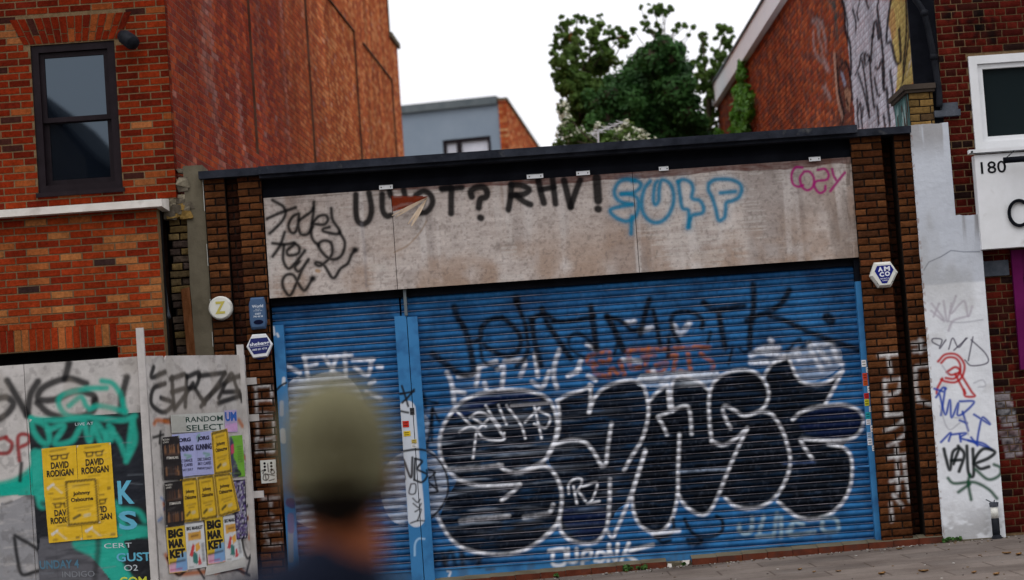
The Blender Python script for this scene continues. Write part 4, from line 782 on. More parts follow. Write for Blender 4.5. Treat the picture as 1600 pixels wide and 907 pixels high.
# the long side wall: piers and sunk panels of brickwork
ju = [float(LP.uv(x, y)[0]) for x, y in ((306, 120), (398, 130), (420, 130), (487, 130), (512, 130), (560, 130), (571, 130), (616, 160), (622, 160))]
pz1 = float(LP.uv(310, 177)[1]); 
tops = [13, 13, float(LP.uv(540, 31)[1]), float(LP.uv(592, 98)[1])]
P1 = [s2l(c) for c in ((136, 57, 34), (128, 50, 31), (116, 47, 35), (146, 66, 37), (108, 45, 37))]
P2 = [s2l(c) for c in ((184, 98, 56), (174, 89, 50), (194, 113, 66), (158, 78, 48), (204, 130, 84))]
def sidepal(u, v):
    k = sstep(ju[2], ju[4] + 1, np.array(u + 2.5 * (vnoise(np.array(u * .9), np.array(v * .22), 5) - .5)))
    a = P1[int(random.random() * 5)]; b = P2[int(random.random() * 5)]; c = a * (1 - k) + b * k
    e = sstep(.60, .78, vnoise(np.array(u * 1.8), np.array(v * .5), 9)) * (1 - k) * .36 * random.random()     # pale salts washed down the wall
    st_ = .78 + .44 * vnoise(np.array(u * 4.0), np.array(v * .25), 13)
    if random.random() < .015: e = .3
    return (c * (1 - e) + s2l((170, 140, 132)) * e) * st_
mb = MB(); z0 = 4.2
panels = [(ju[0], ju[1], pz1, 13), (ju[2], ju[3], z0, 13), (ju[4], ju[5], z0, tops[2]), (ju[6], ju[7], z0, tops[3])]
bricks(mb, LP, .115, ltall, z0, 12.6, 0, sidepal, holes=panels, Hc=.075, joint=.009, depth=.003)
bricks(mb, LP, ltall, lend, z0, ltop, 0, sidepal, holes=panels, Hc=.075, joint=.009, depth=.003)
for (a, b, c0, c1) in panels:
    tp = lambda u: 12.6 if u < ltall else ltop
    if a < ltall < b:
        bricks(mb, LP, a, ltall, c0, min(c1, 12.6), -.034, sidepal, Hc=.075, joint=.009, depth=.003); bricks(mb, LP, ltall, b, c0, min(c1, ltop), -.034, sidepal, Hc=.075, joint=.009, depth=.003)
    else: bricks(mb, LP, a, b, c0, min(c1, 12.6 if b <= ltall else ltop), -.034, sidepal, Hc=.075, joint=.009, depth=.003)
# corner bricks shared with the front
r = 0; z = UZ(100, 322)
while z < 12.5:
    hl = .1075 if r % 2 else .11; A = LP.w(np.array([.0, .107, .107, .0]), np.array([z + .005, z + .005, z + .069, z + .069]), np.zeros(4) + .003)
    mb.add(A, [(0, 1, 2, 3)] if LP.ccw else [(3, 2, 1, 0)], 0, np.append(red(0, 0) * .8, 1)); z += .0745; r += 1
g = [0.004] + [k for p in panels for k in p[:2]] + [lend - .005]
for i in range(0, len(g) - 1, 2): 
    a, b = g[i], g[i + 1]
    if a < ltall < b: mb.pbox(LP, a, ltall - .001, 4.3, 12.59, -.2, -.011, 1); mb.pbox(LP, ltall, b, 3.5, ltop - .01, -.2, -.0025, 1)
    else: mb.pbox(LP, a, b, 4.3, 12.59 if b <= ltall else ltop - .01, -.2, -.0025, 1)
for (a, b, c0, c1) in panels:
    mb.pbox(LP, a + .001, b - .001, max(3.9, c0), min(c1, 12.59 if b <= ltall else ltop - .012), -.3, -.0375, 1)
    if c0 > z0: mb.pbox(LP, a + .001, b - .001, 3.5, c0 - .001, -.2, -.0028, 1)
    if c1 < 13: mb.pbox(LP, a + .001, b - .001, c1 + .001, (12.59 if b <= ltall else ltop - .011), -.2, -.0029, 1)
mb.build('side_wall', [MT['brick'], MT['mortar_red']], house)
mb = MB(); mb.pbox(LP, ltall + .01, lend + .08, ltop, ltop + .10, -.5, .06); mb.pbox(LP, ltall - .02, ltall + .0085, ltop, 12.7, -.5, .03); mb.build('parapet_capping', MT['cement'], house)
mb = MB(); mb.box((-9.05, -.03, 12.62), (float(LP.w(np.array(ltall), np.array(0.), np.array(0.))[0]) - .5, 20, 12.7)); mb.build('roof', MT['roof'], house)
# black floodlight
fl = thing('floodlight', P(200, 62, -.02), 'round black floodlight fixed to the brick wall beside the sash window', 'lamp')
q = P(199, 62, -.13); q0 = P(196, 56, -.02); m = MB()
m.tube([q + [-.07, .02, .06], q + [-.03, -.0, .03], q + [.05, -.06, -.04], q + [.075, -.09, -.06]], [.05, .075, .08, .07], 14); m.build('lamp_head', MT['pipe'], fl, smooth=True)
m = MB(); m.tube([q0 + [0, .02, 0], q], .02, 8); m.box(q0 + [-.04, -.0, -.04], q0 + [.04, .012, .04]); m.build('mounting_arm', MT['pipe'], fl)

# ------------------------------------------------------------------ leftover wall end between the house and the shop
stub = thing('old_wall_end', (-3.3, .1, 0), 'ragged end of an old brick party wall with a cement strip and rotten timber', 'wall')
mb = MB(); old = pick([(108, 92, 66), (120, 100, 64), (96, 80, 62), (84, 72, 62), (128, 108, 72), (74, 62, 56)], [3, 3, 3, 2, 2, 2])
ax0, ax1 = UX(262, 400, .1), UX(301, 400, .02)
z = .3; rr = 0
while z < UZ(275, 335, .1):
    j = random.uniform(-.025, .03); pl = front(.1 - random.uniform(0, .04))
    bricks(mb, pl, ax0 + .03 + j, ax1, z, z + .078, 0, old, Lb=.225 if rr % 2 else .12, Hc=.078, joint=.016, depth=.05, sub=.012, jit=.015, rough=.02); z += .078; rr += 1
mb.box((ax0 + .05, .11, 0), (ax1, .4, UZ(275, 335, .1)), 1)
tq = UZ(275, 335, .1)
for k in range(26):                                       # rubble and mortar lumps at the top
    t = random.random(); c0 = P(258 + 34 * random.random(), 338 - 75 * t * t, .06); c0[0] += .05 * t; s = random.uniform(.025, .06)
    v = RNG.normal(size=(8, 3)) * .25 + np.array([(-1, -1, -1), (1, -1, -1), (1, 1, -1), (-1, 1, -1), (-1, -1, 1), (1, -1, 1), (1, 1, 1), (-1, 1, 1)]); v = v * s * [1, .8, .7]
    mb.add(c0 + v, [(0, 3, 2, 1), (4, 5, 6, 7), (0, 1, 5, 4), (1, 2, 6, 5), (2, 3, 7, 6), (3, 0, 4, 7)], 0, np.append(s2l(random.choice([(120, 112, 96), (150, 140, 120), (100, 92, 80), (136, 110, 62)])), 1))
mb.box(P(254, 318, .08) + [0, -.03, -.055], P(292, 318, .08) + [.0, .1, .05], 2)
mb.build('ragged_bricks', [MT['brick'], MT['mortar_dark'], MT['cement']], stub)
m = MB(); a, b = UX(287, 300, .03), XL - .004; zt_ = UZ(300, 259, .03)
uu, vv = np.meshgrid(np.linspace(a, b, 16), np.linspace(0, zt_, 260)); wob = (fbm(vv * 2.0, uu * 0, 5, 4) - .5) * .05 * (uu < a + .02)
m.grid(front(.03).w(uu + wob, vv, .012 * (fbm(uu * 8, vv * 8, 6, 3) - .5))); m.box((a + .03, .045, 0), (b, .5, zt_ - .003)); 
for k in range(5): z = random.uniform(2.6, 4.1); m.box((b - .006, .012, z), (b - .001, .02, z + random.uniform(.05, .35)), 0, np.append(s2l((190, 190, 184)), 1))
m.build('cement_strip', MT['cement'], stub)
m = MB(); p0 = P(290, 452, .02); p1 = P(302, 560, .02); m.prism([p0 + [-.05, 0, 0], p0 + [.04, 0, .02], p1 + [.05, 0, -.8], p1 + [-.03, 0, -.8]], (0, .05, 0)); m.build('rotten_timber', MT['rust'], stub)
m = MB(); m.box((bx - .02, .3, 0), (ax1, .4, tq + .1)); m.build('gap_backing', MT['dark'], stub)  # dark sheet painting in the shade deep in the gap
m = MB(); q = P(262, 498, -.02); m.tube([q + [-.06, .1, .55], q + [-.03, .0, .12], q + [0, -.06, 0]], .045, 12); m.build('pipe_stub', MT['lead'], stub, smooth=True)

# ================================================================== RIGHT HAND BUILDING: mural side wall, white pier, shop front
rb = thing('corner_building', (5.5, .1, 0), 'dark red brick building with white roof fascia and silver mural on its side', 'building')
RC = P(1425, 100, .1); ra = math.atan2(ray(775, 697)[0], ray(775, 697)[1])
RP = Plane((RC[0] - math.tan(ra) * 0, .1), (math.sin(ra), math.cos(ra)))
rend = float(RP.uv(1122, 190)[0]); rtop = float(RP.uv(1122, 166)[1])
mur = Canvas(RP, -.1, 9.0, 3.9, rtop + .1, .007, an=.18)
SI = (190, 192, 204); GD = (188, 170, 104); DK = (22, 24, 32)
mur.frame(1300, 0, 4.122)
mur.poly([(62, -5), (80, 100), (100, 250), (118, 480), (140, 700), (150, 840), (420, 830), (415, 760), (405, 600), (425, 480), (400, 300), (380, 0)], SI, .93, dry=.12)
mur.poly([(375, -5), (362, 120), (385, 260), (400, 380), (420, 420), (410, 620), (460, 560), (525, 540), (520, 300), (500, 0)], GD, .92, dry=.12)
mur.poly([(370, 60), (360, 160), (390, 280), (412, 200), (400, 60)], (170, 128, 80), .8)
mur.poly([(20, 340), (40, 600), (60, 720), (40, 830), (140, 840), (120, 480), (90, 400)], (60, 56, 58), .6, dry=.5)
mur.poly([(48, 460), (78, 560), (92, 540), (70, 470)], (150, 156, 178), .9); mur.poly([(78, 580), (90, 700), (112, 720), (122, 600), (100, 570)], (168, 128, 104), .9)
mur.poly([(470, 520), (530, 330), (520, 260), (500, 400)], (196, 188, 184), .8)
mur.stroke([(12, 345), (22, 480), (36, 640), (70, 770)], 3.4, (186, 150, 132), op=.9)
for q, wd in (([(64, 0), (80, 70), (85, 200), (115, 290), (122, 480)], 3.5), ([(130, 60), (150, 130), (152, 210)], 2.4), ([(180, 0), (160, 80), (170, 140)], 2.2), ([(215, 0), (235, 60)], 2.4), ([(300, 0), (290, 60), (310, 200), (330, 400), (335, 560)], 3.2), ([(262, 240), (270, 150), (285, 150), (300, 250)], 4), ([(250, 400), (258, 230)], 3),
              ([(150, 480), (175, 420), (190, 350), (240, 370), (215, 420), (205, 360)], 3.4), ([(165, 470), (195, 560), (215, 640), (240, 760)], 2.6), ([(240, 370), (250, 520), (270, 690), (290, 690), (300, 810)], 3), ([(190, 380), (210, 500), (225, 620), (238, 740)], 2.8), ([(280, 440), (300, 440), (320, 390), (330, 570), (350, 580), (360, 700), (372, 810)], 3.4), ([(330, 740), (340, 815)], 3), ([(270, 500), (290, 600), (305, 620)], 2.6),
              ([(378, 0), (360, 120), (350, 270), (380, 280), (410, 400), (440, 390), (430, 180)], 3.4), ([(372, 450), (385, 560), (400, 700), (425, 770)], 3), ([(475, 0), (478, 200), (460, 400), (455, 520), (410, 640)], 2.6), ([(490, 0), (495, 200), (480, 330), (460, 480)], 2.4), ([(30, 420), (45, 600), (75, 730), (60, 820)], 3), ([(40, 450), (80, 400), (110, 460), (130, 640)], 2.8), ([(90, 640), (104, 690)], 2.6), ([(160, 640), (165, 720), (180, 660), (190, 760), (200, 680)], 2.6), ([(160, 720), (170, 820)], 2.6), ([(185, 760), (195, 825)], 2.4), ([(60, 0), (95, 130), (98, 280)], 2)):
    mur.stroke(q, wd, DK, soft=.8, op=.93)
mur.frame(1110, 0, 4.122)
for q in ([(655, 130), (690, 180), (700, 250), (720, 330)], [(680, 120), (720, 170), (735, 250)], [(700, 130), (690, 230)], [(720, 140), (700, 220)], [(660, 200), (665, 300), (690, 370), (720, 400), (750, 450), (770, 460)], [(740, 250), (742, 330)], [(715, 350), (740, 400), (755, 440)], [(720, 560), (745, 580), (770, 640)], [(740, 545), (735, 600)]): mur.stroke(q, 2.6, (168, 160, 162), soft=2, op=.65, dry=.3)
for q in ([(755, 0), (790, 40), (800, 120)], [(790, 0), (805, 70), (810, 160), (820, 270)]): mur.stroke(q, 3.2, (40, 78, 80), soft=1.5, op=.8, dry=.4)
R1 = [s2l(c) for c in ((168, 84, 52), (158, 76, 48), (174, 94, 60), (146, 70, 50), (124, 74, 64), (136, 80, 64))]
def rpal(u, v): return R1[int(random.random() * 6)] * random.uniform(.75, 1.1)
mb = MB()
def murbricks(u0, u1, sub):
    bricks(mb, RP, u0, u1, 3.9, rtop + .08, 0, rpal, Hc=.075, joint=.010, depth=.008, sub=sub, canvas=mur)
murbricks(.0, 8.4, .036); bricks(mb, RP, 8.4, rend, 3.9, rtop + .08, 0, rpal, Hc=.075, joint=.010, depth=.008)
# painted mortar in the mural area too
uu, vv = np.meshgrid(np.linspace(.002, 8.4, 300), np.linspace(3.5, rtop + .07, 260)); cl = mur.sample(uu, vv); cl[..., :3] *= .8; cl[..., 3] *= .8
mb.grid(RP.w(uu, vv, 0 * uu - .006), mat=1, col=cl, flip=not RP.ccw)
mb.pbox(RP, 8.4, rend, 3.5, rtop + .07, -.2, -.006, 1)
mb.build('mural_wall', [MT['brick'], MT['mortar_red']], rb)
m = MB(); A = RP.w(np.array([.01, rend - .01]), np.array([0., 0.]), np.array([-.22, -.22])); 
m.prism([(A[0][0], .32, -.3), (A[1][0], A[1][1], -.3), (11, A[1][1], -.3), (11, .32, -.3)], (0, 0, rtop + .3 + .1)); m.box((RC[0] + .01, .12, 3.5), (RC[0] + .25, .32, 7.5)); m.build('core_wall', MT['mortar_red'], rb)
m = MB(); fh = .36; m.pbox(RP, -.2, rend + .1, rtop, rtop + fh, -.3, .10); m.build('roof_fascia', MT['fascia'], rb)
m = MB(); m.pbox(RP, -.2, rend + .12, rtop + fh + .001, rtop + fh + .03, -3, .13); m.build('roof', MT['metal_grey'], rb)
# front: black painted end, red brick with window
dred = pick([(80, 25, 19), (72, 22, 17), (88, 29, 21), (62, 20, 17), (38, 24, 22), (54, 23, 19)], [5, 5, 3, 4, 2, 2])
FY = .06; fpl = front(FY); m = MB(); rx0 = UX(1467, 90, FY)
MZ = UZ(1594, 578, FY); ww0, ww1, wz0_, wz1_ = UX(1512, 90, FY), 7.2, UZ(1524, 236, FY), UZ(1530, 88, FY)
cg = Canvas(fpl, rx0 - .05, 5.7, .1, 6.6, .008); cg.frame(0, 0, 1)
cg.poly([(1553, 616), (1577, 612), (1590, 664), (1566, 668)], (186, 186, 190), .5, dry=.6); cg.poly([(1560, 672), (1592, 668), (1598, 712), (1572, 716)], (186, 186, 190), .45, dry=.6); cg.strokes([[(1560, 630), (1580, 640), (1566, 655)], [(1572, 676), (1592, 690), (1580, 706), (1574, 690)]], 3, (24, 22, 26), soft=1.5, op=.85)
cg.strokes([[(1552, 508), (1570, 530), (1590, 520)], [(1556, 540), (1580, 552), (1596, 590)], [(1570, 505), (1576, 560)]], 5, (14, 12, 14), soft=3, op=.75)
cg.frame(1460, 0, 3.63); cg.strokes([[(60, 30), (100, 80), (80, 110)], [(110, 60), (60, 100)], [(250, 50), (262, 110), (225, 235)], [(190, 120), (270, 110), (330, 230)], [(200, 130), (250, 160)], [(130, 120), (150, 180), (130, 190)], [(330, 110), (340, 240)]], 5.5, (14, 14, 14), soft=3, op=.75)
bricks(m, fpl, rx0, 7.6, .12, 6.6, 0, dred, holes=[(ww0 - .003, ww1, wz0_ - .1, wz1_ + .004), (UX(1578, 392, FY), 7.6, MZ, UZ(1578, 392, FY))], Hc=.0755, joint=.011, depth=.012, bond=2, sub=.02, canvas=cg)
m.box((rx0, FY + .008, 0), (ww0 - .003, .3, 6.6), 1); m.box((ww0 - .003, FY + .0115, wz1_ + .004), (7.6, .3, 6.6), 1); m.box((ww0 - .002, FY + .0115, 0), (UX(1578, 392, FY) - .001, .3, wz0_ - .1), 1); m.box((UX(1578, 392, FY), FY + .0115, UZ(1578, 392, FY)), (7.6, .3, wz0_ - .1), 1); m.box((UX(1578, 392, FY) - .0008, FY + .0082, 0), (7.6, .3, MZ), 1)
fw2 = m.build('front_wall', [MT['brick'], MT['mortar_pale']], rb)
m = MB(); m.box((RC[0] - .0, .07, 4.36), (rx0 - .002, .118, 7.5)); m.build('black_end_panel', MT['black'], rb)
m = MB(); ring(m, ww0, ww1, wz0_, wz1_ + .0, FY - .03, FY + .1, .085); ring(m, ww0 + .09, ww1 - .09, wz0_ + .088, wz1_ - .088, FY - .0, FY + .08, .05); rw = m.build('window', MT['pvc'], rb)
m = MB(); m.box((ww0 + .1, FY + .05, wz0_ + .1), (ww1 - .1, FY + .058, wz1_ - .1)); m.build('pane', MT['pane_dark'], rw)
m = MB(); m.box((ww0 + .14, FY + .062, wz0_ + .14), (ww0 + .27, FY + .075, wz1_ - .14)); m.build('curtain', MT['black'], rw)
m = MB(); m.box((UX(1578, 392, FY), FY - .05, MZ), (UX(1594, 392, FY) + .0, FY + .2, UZ(1578, 392, FY))); m.box((UX(1594, 392, FY) + .001, FY - .06, MZ), (7.6, FY + .1, MZ + .06)); m.box((UX(1594, 392, FY) + .001, FY - .03, 2.75), (7.6, FY + .1, UZ(1578, 392, FY))); m.build('window_surround', MT['magenta'], rb)
m = MB(); m.box((UX(1594, 392, FY) + .002, FY + .06, MZ + .061), (7.6, FY + .1, 2.749)); m.build('shop_window', MT['pane_dark'], rb)
m = MB(); a = P(1536, 409, FY - .02); b = P(1577, 430, FY - .02); m.box((a[0], FY - .03, b[2]), (b[0], FY + .005, a[2])); m.build('fanlight_panel', MT['lead'], rb)
# pier behind the white render, capped, one side sprayed turquoise
m = MB(); Y0 = .0; a, b = UX(1421, 170, Y0), UX(1459, 170, Y0); zt_ = UZ(1440, 140, Y0)
yb = pick([(92, 74, 48), (108, 86, 52), (84, 66, 46), (122, 96, 56)], [1, 1, 1, 1])
bricks(m, front(Y0), a, b, 4.2, zt_, 0, yb, Lb=.22, Hc=.075, joint=.012, depth=.02, sub=.012, jit=.004, rough=.006)
m.box((a + .004, .012, 4.0), (b - .004, .94, zt_), 1); lp = Plane((a - .001, 0), (0, 1)); tq_ = Canvas(lp, -.05, 1, 4.0, 5, .012)
u_, v_ = tq_.mesh(); tq_.mask(.9 * sstep(.38, .6, fbm(u_ * 9, v_ * 4, 3, 3)), (30, 110, 110)); tq_.mask(.5 * sstep(.6, .7, fbm(u_ * 14, v_ * 8, 7, 3)), (150, 176, 176))
uu, vv = np.meshgrid(np.linspace(0.005, .94, 70), np.linspace(4.0, zt_, 60)); m.grid(lp.w(uu, vv, 0 * uu + .001), mat=0, col=np.maximum(tq_.sample(uu, vv), np.append(s2l((70, 66, 60)), .9)), flip=not lp.ccw)
m.build('parapet_pier', [MT['brick'], MT['mortar_dark']], rb)
m = MB(); m.box((a - .05, -.05, zt_ + .001), (b + .03, 1.0, zt_ + .055)); m.box((a - .03, -.03, zt_ - .03), (b + .02, .98, zt_ - .0005)); m.build('pier_cap', MT['facing'], rb)
m = MB(); q = P(1478, 172, -.02); m.box(q + [-.12, 0, -.065], q + [.15, .12, -.0]); m.box(q + [-.04, .01, .001], q + [.13, .12, .075]); m.build('lead_flashing', MT['lead'], rb)

# white rendered pier
wp = thing('white_pier', (4.55, 0, 0), 'white painted masonry pier with red blue and black spray tags, stepped at the top', 'pillar')
WY = -.09; wpl = front(WY); x0, x1, x2 = UX(1421.5, 197, WY), UX(1481.5, 195, WY), UX(1527, 337, WY); zA, zB = UZ(1450, 194, WY), UZ(1511, 336, WY); wx_ = UX(1571, 830, WY)
c = Canvas(wpl, x0 - .05, wx_ + .05, 0, zA + .05, .0052)
c.frame(1320, 500, 2.2286)
PU = (58, 52, 72)
for q in ([(332, 92), (306, 78), (308, 66), (338, 70), (330, 100), (352, 70)], [(362, 102), (376, 64), (396, 96), (422, 64)], [(380, 106), (426, 64)], [(446, 60), (430, 142)], [(440, 70), (490, 118), (496, 150), (442, 160), (418, 140)]): c.stroke(q, 1.9, PU, soft=.8, op=.85)
RD = (176, 28, 30)
for q in ([(325, 145), (350, 121), (390, 122), (416, 155), (410, 195), (386, 217), (352, 215), (336, 208)], [(336, 150), (356, 132), (386, 134), (402, 158), (398, 188), (380, 205), (352, 203)], [(355, 182), (385, 165), (402, 180), (372, 192), (355, 182)], [(385, 190), (420, 256)], [(402, 186), (440, 248), (452, 266), (420, 266), (415, 244)], [(340, 205), (322, 240), (320, 256)]): c.stroke(q, 3.2, RD, soft=1.3, op=.93)
BU = (30, 66, 160)
for q in ([(312, 240), (342, 250)], [(318, 270), (340, 238), (352, 240)], [(350, 238), (342, 290), (335, 332)], [(330, 260), (350, 330), (366, 280), (372, 340), (395, 290), (392, 330), (412, 326), (450, 286), (400, 284)], [(410, 320), (430, 386)], [(450, 330), (505, 364), (480, 340), (468, 380), (460, 430)], [(335, 426), (368, 394), (362, 422)], [(370, 400), (422, 395), (402, 410), (430, 420), (480, 430), (512, 452)], [(400, 400), (404, 424)], [(440, 410), (462, 438)], [(425, 360), (400, 350)], [(430, 420), (500, 446)]): c.stroke(q, 2.9, BU, soft=1.3, op=.92)
BB = (16, 24, 24); GR = (14, 70, 44)
for q in ([(345, 450), (352, 480), (366, 522), (376, 462), (396, 450), (386, 480), (378, 502)], [(395, 440), (416, 470), (398, 528)], [(372, 490), (404, 488)], [(425, 440), (430, 530), (448, 540), (446, 450)], [(450, 502), (500, 482), (522, 460), (482, 450), (452, 490), (470, 518), (502, 512)]): c.stroke(q, 4.6, BB, soft=1.4, op=.95)
for q in ([(456, 522), (500, 556), (538, 542), (542, 516), (520, 504)], [(360, 552), (372, 566), (390, 570), (450, 566), (500, 590), (530, 622)], [(435, 540), (430, 570), (440, 626)], [(435, 572), (396, 600)]): c.stroke(q, 4, GR, soft=1.8, op=.9)
c.strokes([[(330, 300), (360, 380), (400, 360)], [(380, 340), (420, 350), (430, 400)], [(450, 220), (480, 210), (490, 230), (465, 235)], [(340, 0), (400, 10), (480, 0)], [(360, 190), (340, 160)]], 1.6, (150, 150, 160), op=.6)
c.frame(1320, 170, 2.593)
for q in ([(350, 820), (402, 862)], [(382, 790), (360, 842)], [(400, 780), (416, 862), (432, 790)], [(450, 760), (430, 830), (482, 780), (500, 840), (516, 802)], [(352, 790), (400, 850)], [(420, 900), (440, 860), (500, 840)]): c.stroke(q, 2.6, (168, 160, 172), soft=1.4, op=.7)
c.stroke([(320, 655), (340, 622), (390, 600), (430, 575), (482, 581), (546, 580)], 1.5, (52, 46, 44), soft=.5, op=.9, smooth=False)
u_, v_ = c.mesh(); c.mask(.5 * sstep(2.70, 2.73, v_ + .03 * (fbm(u_ * 3, v_ * 0, 5, 3) - .5)), (152, 160, 174)); c.mask(.45 * sstep(.5, .75, fbm(u_ * 3, v_ * 1.5, 3, 4)) * sstep(2.0, 2.9, v_), (148, 146, 142)); c.mask(.6 * sstep(.45, .7, fbm(u_ * 22, v_ * .8, 4, 3)) * sstep(3.05, 3.3, v_) * (u_ > x1 + .04), (110, 104, 98)); c.mask(.55 * sstep(.5, .62, fbm(u_ * 14, v_ * 1.4, 8, 3)) * sstep(3.95, 4.3, v_), (120, 112, 104))
c.mask(.5 * sstep(.45, .6, fbm(u_ * 5, v_ * 9, 6, 4)) * sstep(.55, .2, v_), (120, 116, 112)); c.mask(.7 * sstep(.6, .66, fbm(u_ * 30, v_ * 30, 12, 2)) * sstep(.03, .0, np.minimum(u_ - x0, 1)), (120, 80, 60))
m = MB(); res = .0062
def pierface(a, b, z0, z1):
    nu = max(3, int((b - a) / res)); nv = int((z1 - z0) / res); uu, vv = np.meshgrid(np.linspace(a, b, nu), np.linspace(z0, z1, nv))
    e = np.minimum(uu - x0, 9); oo = .010 * (fbm(uu * 4, vv * 4, 3, 3) - .5) - .012 * np.clip(1 - e / .02, 0, 1) ** 2; uj = uu + np.where(uu < x0 + .01, .016 * (fbm(vv * 9, vv * 0, 6, 3) - .5), 0)
    zj = vv + np.where(vv > z1 - .01, .02 * (fbm(uu * 14, uu * 0, 9, 3) - .5), 0)
    m.grid(wpl.w(uj, zj, oo), col=c.sample(uu, vv))
pierface(x0, x1, .05, zA); pierface(x1, wx_, .05, zB)
m.box((x0 + .012, WY + .012, .02), (x1 - .002, .4, zA - .012)); m.box((x1 - .0015, WY + .0125, .02), (wx_ - .004, .055, zB - .012))
m.build('rendered_face', MT['white'], wp)
m = MB(); m.box((x0 - .0, WY - .02, .0), (wx_ - .06, WY + .02, .10 + .0)); m.build('base_band', MT['cement'], wp)

# downpipe, gully pipe, sign, lamp
dp = MB(); L = [P(1300 + x / 4.122, y / 4.122, -.02) for x, y in ((500, -120), (528, -20), (560, 30), (592, 85), (618, 180), (636, 270), (655, 370), (676, 500), (690, 600), (692, 690))]
dp.tube(catmull(np.array(L), 5), .033, 12)
for k in (3, 6): dp.tube([L[k] + [0, 0, -.03], L[k] + [.004, 0, .03]], .041, 12)
tag(dp.build('downpipe', MT['pipe'], smooth=True), 'curved black downpipe running down beside the silver mural', 'drainpipe')
gp = thing('gully_pipe', P(1556, 848, -.2), 'short black and white drainpipe at the foot of the white pier', 'drainpipe')
q = P(1553, 790, -.16); e = P(1558, 848, -.16); m = MB(); m.tube([e, q + (e - q) * .35], .04, 14); m.tube([e + [0, -.03, -.0], e + [.0, 0, .06]], [.07, .05], 14); m.build('pipe_shaft', MT['pipe'], gp, smooth=True)
m = MB(); m.tube([q + (e - q) * .345, q + (e - q) * .05], .0385, 14); m.build('white_sleeve', MT['plastic_white'], gp, smooth=True)
m = MB(); m.tube([q + (e - q) * .04, q + [0, 0, .03]], [.044, .05], 14)
for k in range(7): a_ = random.uniform(0, 6.28); m.tube([q + [0, 0, .02], q + [.06 * math.cos(a_) - .03, .02 * math.sin(a_) - .02, random.uniform(.0, .07)]], .006, 5)
m.build('broken_hopper', MT['lead'], gp)
SGY = -.16; sg = thing('shop_sign', P(1560, 388, SGY), 'white box sign with number 180 and a black letter above the purple window surround', 'sign')
m = MB(); sx0 = UX(1522.5, 245, SGY); sz1 = UZ(1523, 243, SGY); sz0 = UZ(1536, 390, SGY); m.box((sx0, SGY, sz0), (sx0 + 2.4, .0, sz1)); m.build('sign_panel', MT['pvc'], sg)
m = MB(); q = P(1553, 271, SGY - .004); letters(m, '180', q, (1, 0, 0), (0, 0, 1), .125, (22, 22, 26), width=.26, bold=.008); m.build('street_number', MT['plain'], sg)
m = MB(); q = P(1593, 333, SGY - .03); g = np.linspace(rad(48), rad(312), 40); ro, ri = .145, .113
A = np.stack([[q + [ro * .82 * math.cos(a), 0, ro * math.sin(a)] for a in g], [q + [ri * .78 * math.cos(a), 0, ri * math.sin(a)] for a in g]]); m.grid(A, flip=True); m.grid(A + [0, .028, 0]); m.grid(np.stack([A[0], A[0] + [0, .028, 0]])); m.grid(np.stack([A[1], A[1] + [0, .028, 0]]), flip=True); m.build('raised_letter', MT['black'], sg)
m = MB(); q = P(1514, 238, SGY - .03); m.box(q + [0, 0, -.018], q + [2.6, .08, .022]); m.box(q + [0, -.004, -.02], q + [2.6, -.0005, -.014], 1); m.tube([q + [.03, -.012, 0], q + [.03, .0, 0]], .011, 8, 1); m.build('mounting_rail', [MT['metal_grey'] if 0 else MT['pvc'], MT['black']], sg)
lm = thing('sign_lamp', P(1590, 250, -.3), 'black tube lamp on a thin wire above the white box sign', 'lamp')
q = P(1568, 251, -.34); m = MB(); m.tube([q + [.0, 0, 0], q + [.9, 0, .006]], .032, 14); m.build('lamp_tube', MT['black'], lm, smooth=True)
p1 = P(1577, 243, -.34); m = MB(); m.tube([q + [.02, 0, .02], p1, P(1584, 236, -.19)], .005, 6); m.build('stay_wire', MT['pipe'], lm); m = MB(); m.tube([q + [.3, 0, .02], P(1600, 236, -.19)], .008, 6); m.build('stay_wire', MT['pipe'], lm)

# bright creeper on the side wall
def sub(cs_, rs_, n=7, k=.42, spread=.8):
    C_, R_ = [], []
    for c0, r_ in zip(cs_, rs_):
        for _ in range(n):
            d = RNG.normal(size=3); d /= np.linalg.norm(d); C_.append(np.asarray(c0) + d * r_ * spread * RNG.random() ** .45); R_.append(r_ * k * RNG.uniform(.55, 1.2))
    return C_, R_
def leaves(m, centers, radii, n, size, mat=0, flat=None, squash=(1, 1, 1), maple=False, shell=0.0):
    w_ = np.array(radii, float) ** 2; ch = RNG.choice(len(centers), n, p=w_ / w_.sum()); c0 = np.asarray(centers)[ch]; r = np.asarray(radii)[ch][:, None]
    d = RNG.normal(size=(n, 3)); d /= np.linalg.norm(d, axis=1)[:, None]; t = RNG.random((n, 1)) ** (1 / 3.); t = shell + (1 - shell) * t if shell else t
    p = c0 + d * t * r * np.array(squash) * RNG.uniform(.75, 1.12, (n, 1))
    nn = d * .7 + RNG.normal(size=(n, 3)) * .55 + np.array([0, -.25, .5]); nn /= np.linalg.norm(nn, axis=1)[:, None]
    a = np.cross(nn, RNG.normal(size=(n, 3))); a /= np.linalg.norm(a, axis=1)[:, None]; b = np.cross(nn, a); s = size * RNG.uniform(.6, 1.35, (n, 1))
    if maple: sh = [(-.1, -.5), (.45, -.28), (.55, .2), (.2, .18), (.0, .62), (-.28, .2), (-.6, .1), (-.42, -.3)]
    else: sh = [(0, -.55), (.32, -.1), (.2, .3), (0, .6), (-.22, .28), (-.32, -.12)]
    k = len(sh); V = np.stack([p + a * s * x + b * s * y + nn * s * (.16 * abs(x)) for x, y in sh], 1)
    m.add(V.reshape(-1, 3), (np.arange(n)[:, None] * k + np.arange(k)[None]), mat)
cu = []
